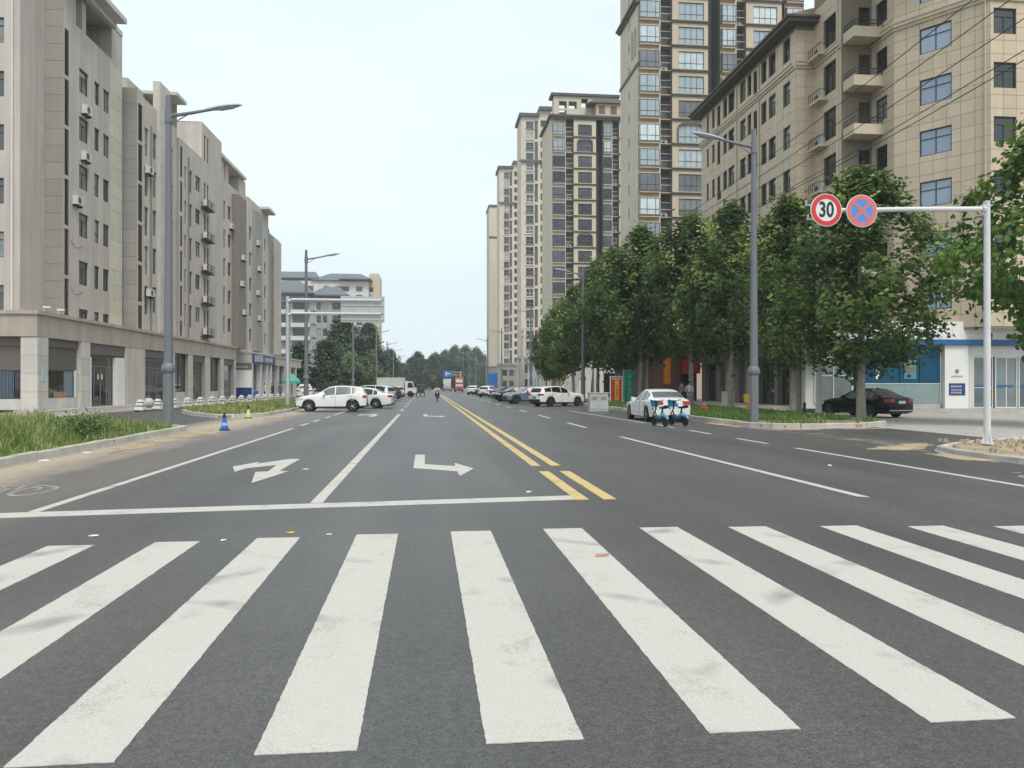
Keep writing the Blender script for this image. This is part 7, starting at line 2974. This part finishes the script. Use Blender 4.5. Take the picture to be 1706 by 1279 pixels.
# ------------------------------------------------------------------ boards, cabinet, hydrants, cones
t = thing('sign_board', 'tall red board with yellow copy shop characters standing in the grass', 'sign board', (15.2, 62.5, .13), R(6))
m = MB()
m.box(-.47, .47, -.04, .04, .25, 2.2)
bd = m.build('board', RED, t)
m = MB()
m.box(-.52, -.472, -.05, .05, 0, 2.22)
m.box(.472, .52, -.05, .05, 0, 2.22)
m.box(-.47, .47, -.05, .05, 2.201, 2.24)
m.build('frame', WHITE, t)
for k, ch in enumerate('复印打印'):
    ob('lettering', text_mesh(ch, .44, YELLOW, 'lettering', .004, .008), bd, upright(.05, -.045, 1.70 - k * .42))
o = glyphs(4, .16, WHITE, 0, 1.15, 61).build('lettering', WHITE, bd)
o.location = (-.36, -.042, 1.96)
t = thing('sign_board', 'tall green board leaning beside the red one', 'sign board', (16.6, 63.8, .13), R(10))
m = MB()
m.box(-.42, .42, -.04, .04, .1, 2.7)
bd = m.build('board', GREEN, t)
m = MB()
m.box(-.5, -.422, -.05, .05, 0, 2.75)
m.build('frame', TEAL, t)
for k in range(4):
    o = glyphs(1, .48, TEAL, 0, 1, 70 + k).build('lettering', TEAL, bd)
    o.location = (-.2, -.043, 2.05 - k * .6)
t = thing('metal_cabinet', 'low pale grey metal cabinet standing at the right kerb', 'cabinet', (10.85, 49.6, 0), R(-4))
m = MB()
m.box(-.55, .62, -.45, .45, .06, 1.12)
m.box(-.6, .67, -.5, .5, 1.121, 1.18)
m.box(-.58, .65, -.48, .48, 0, .058)
m.build('housing', mat('cabinet grey', (.45, .46, .44), rough=.55, var=.1, streak=.15), t)
for x0 in (-.53, .05):
    m = MB()
    m.box(x0, x0 + .54, -.475, -.452, .12, 1.06)
    dr_ = m.build('door', mat('cabinet door grey', (.42, .43, .415), rough=.55, var=.1), t)
    m = MB()
    for k in range(5):
        m.box(x0 + .08, x0 + .46, -.482, -.4755, .70 + k * .05, .72 + k * .05)
    m.build('vent', ACG, dr_)


def hydrant(name, label, loc, m_, s=1.0):
    t = thing(name, label, 'hydrant', loc)
    b = MB()
    b.lathe([(.13, 0), (.13, .05), (.085, .06), (.085, .48), (.12, .49), (.12, .53), (.09, .60), (.04, .66), (.03, .72)], n=12)
    b.build('barrel', m_, t, 40)
    b = MB()
    for sx in (-1, 1):
        b.lathe([(.055, .0), (.055, .16), (.07, .17), (.07, .21)], (0, 0, .38), 10, 0, 'x') if sx > 0 else b.lathe([(.07, -.21), (.07, -.17), (.055, -.16), (.055, 0)], (0, 0, .38), 10, 0, 'x')
    b.lathe([(.075, -.17), (.075, -.13), (.06, -.12), (.06, 0)], (0, 0, .34), 10, 0, 'y')
    b.build('nozzle', m_, t, 40)
    t.scale = (s, s, s)
    return t


hydrant('fire_hydrant', 'small orange red hydrant in the grass right of the white saloon', (14.6, 40.5, .13), mat('hydrant red', (.48, .07, .025), rough=.5), .85)
t = hydrant('pump_hydrant', 'yellow hydrant covered with a yellow cap beside the flanged lamp post', (17.5, 41.5, .13), YELLOW, .9)
b = MB()
b.hexa([(-.26, -.2, .62), (.3, -.2, .56), (.3, .2, .56), (-.26, .2, .62)], [(-.3, -.2, 1.12), (.36, -.2, 1.16), (.36, .2, 1.16), (-.3, .2, 1.12)])
b.build('cap', YELLOW, t)


def cone(label, loc, body, tip):
    t = thing('traffic_cone', label, 'traffic cone', loc, .3, 'traffic cones at the left side road')
    t.scale = (.82, .82, .86)
    b = MB()
    b.box(-.21, .21, -.21, .21, .0, .05)
    b.build('base', BLACK, t)
    b = MB()
    b.lathe([(.165, .051), (.15, .12), (.075, .52)], n=16)
    b.build('cone_body', body, t, 40)
    b = MB()
    b.lathe([(.074, .521), (.07, .60), (.05, .66), (.05, .72), (.02, .74)], n=12)
    b.build('tip', tip, t, 40)
    b = MB()
    b.lathe([(.137, .20), (.112, .33)], n=16)
    b.build('band', mat('cone band', (.25, .42, .70)) if body is not YG else mat('pale cone band', (.6, .62, .45)), t, 40)
    return t


YG = mat('yellow green cone', (.55, .58, .13), rough=.5)
cone('blue traffic cone with black tip at the end of the left kerb', (-7.25, 29.6, 0), mat('cone blue', (.01, .11, .46), rough=.45), BLACK)
cone('yellow green traffic cone in front of the far grass strip', (-8.75, 40.4, .0), YG, BLACK)

# ------------------------------------------------------------------ white stone bollards with chain rails
bm_ = MB()
bm_.hexa([(-.34, -.26, 0), (.34, -.26, 0), (.34, .26, 0), (-.34, .26, 0)], [(-.30, -.23, .20), (.30, -.23, .20), (.30, .23, .20), (-.30, .23, .20)])
bm_.hexa([(-.17, -.14, .20), (.17, -.14, .20), (.17, .14, .20), (-.17, .14, .20)], [(-.17, -.14, .29), (.17, -.14, .29), (.17, .14, .29), (-.17, .14, .29)], 1)
bm_.hexa([(-.25, -.20, .29), (.25, -.20, .29), (.25, .20, .29), (-.25, .20, .29)], [(-.22, -.18, .43), (.22, -.18, .43), (.22, .18, .43), (-.22, .18, .43)])
bm_.hexa([(-.14, -.12, .43), (.14, -.12, .43), (.14, .12, .43), (-.14, .12, .43)], [(-.14, -.12, .50), (.14, -.12, .50), (.14, .12, .50), (-.14, .12, .50)], 1)
bm_.hexa([(-.21, -.17, .50), (.21, -.17, .50), (.21, .17, .50), (-.21, .17, .50)], [(-.13, -.10, .64), (.13, -.10, .64), (.13, .10, .64), (-.13, .10, .64)])
STW = mat('white stone', (.62, .61, .57), rough=.8, var=.08)
bme = bm_.mesh('bollard', [STW, mat('grey bollard groove', (.25, .25, .24))])
bl = None
prev = None
for k in range(16):
    y = 50.6 + k * 2.75
    x = -17.35 + (y - 50.6) * .047
    o = ob('bollard', bme)
    o.location = (x, y, .12)
    o.rotation_euler = (0, 0, R(88))
    if k == 0:
        lb = 'squat white stone bollard on the left of the stone ball'
    elif k == 1:
        lb = 'squat white stone bollard on the right of the stone ball'
    else:
        lb = 'white stone bollard before the shops, ' + ORD[k - 1] + ' one to the right of the stone ball'
    tag(o, lb, 'bollard', 'white stone bollards before the shops')
    if k > 1:
        b = MB()
        d = 2.75
        for z in (.33, .50):
            b.tube([(-.002, -.13 - 2.4, z), (0, -d / 2, z - .06), (0.002, -.13 - .17, z)], .022, 5)
        r_ = b.build('chain', STW)
        r_.location = (x, y, .12)
        tag(r_, 'white chain rail before the shops, ' + ORD[k - 2] + ' one right of the stone ball', 'chain', 'chain rails between the bollards')
b = MB()
b.lathe([(.33 * math.sin(math.pi * k / 10) + .001, -.33 * math.cos(math.pi * k / 10) + .40) for k in range(11)], n=20)
b.lathe([(.24, 0), (.2, .09)], n=14)
o = b.build('stone_ball', mat('granite ball', (.45, .44, .42), rough=.8, var=.12, scale=6), None, 60)
o.location = (-17.35, 52.0, .12)
tag(o, 'round granite ball between the first two white stone bollards', 'stone ball')
# umbrella over a stall far left
t = thing('parasol', 'teal parasol over a stall at the end of the left shops', 'parasol', (-17.6, 106, .12))
b = MB()
b.lathe([(1.25, 2.1), (.6, 2.75), (.05, 3.1)], n=8)
b.lathe([(1.26, 1.75), (1.26, 2.099)], n=8)
b.build('canopy', TEAL, t)
b = MB()
b.tube([(0, 0, 0), (0, 0, 3.05)], .03, 6)
b.build('pole', GALV, t)
t = thing('parked_car', 'white car roof showing behind the bollards left of the white crossover', 'car', (-14.0, 96, .0), R(90), GP)
bpy.data.objects.remove(t)
make_car('parked_car', 'small white car standing behind the front end of the white crossover', 'car', MPV, PW, CARGLASS, ALLOY, (-13.6, 92, .13), R(95), GP, lod=0)
# goods before the shutters
t = thing('storage_box', 'pale grey storage box in front of the right shop door', 'box', (22.6, 57.6, .15), R(-80))
b = MB()
b.box(-.4, .4, -.3, .3, 0, .95)
b.box(-.43, .43, -.33, .33, .951, 1.02)
b.build('box_body', FRAME_W, t)
t = thing('bollard_post', 'black bollard at the grass edge before the bank panels', 'bollard', (19.4, 39.0, .02))
b = MB()
b.lathe([(.08, 0), (.07, .6), (.09, .62), (.05, .75)], n=10)
b.build('post', BLACK, t)

# ------------------------------------------------------------------ haze
b = MB()
b.box(-420, 420, -30, 640, -1.2, 92)
hz = b.build('haze', [])
hz['kind'] = 'stuff'
hm = bpy.data.materials.new('haze')
hm.use_nodes = True
hm.node_tree.nodes.clear()
vo = hm.node_tree.nodes.new('ShaderNodeVolumePrincipled')
vo.inputs['Color'].default_value = (.86, .93, .96, 1)
vo.inputs['Density'].default_value = 0.0005
vo.inputs['Anisotropy'].default_value = 0.2
oo = hm.node_tree.nodes.new('ShaderNodeOutputMaterial')
hm.node_tree.links.new(vo.outputs[0], oo.inputs['Volume'])
hz.data.materials.append(hm)
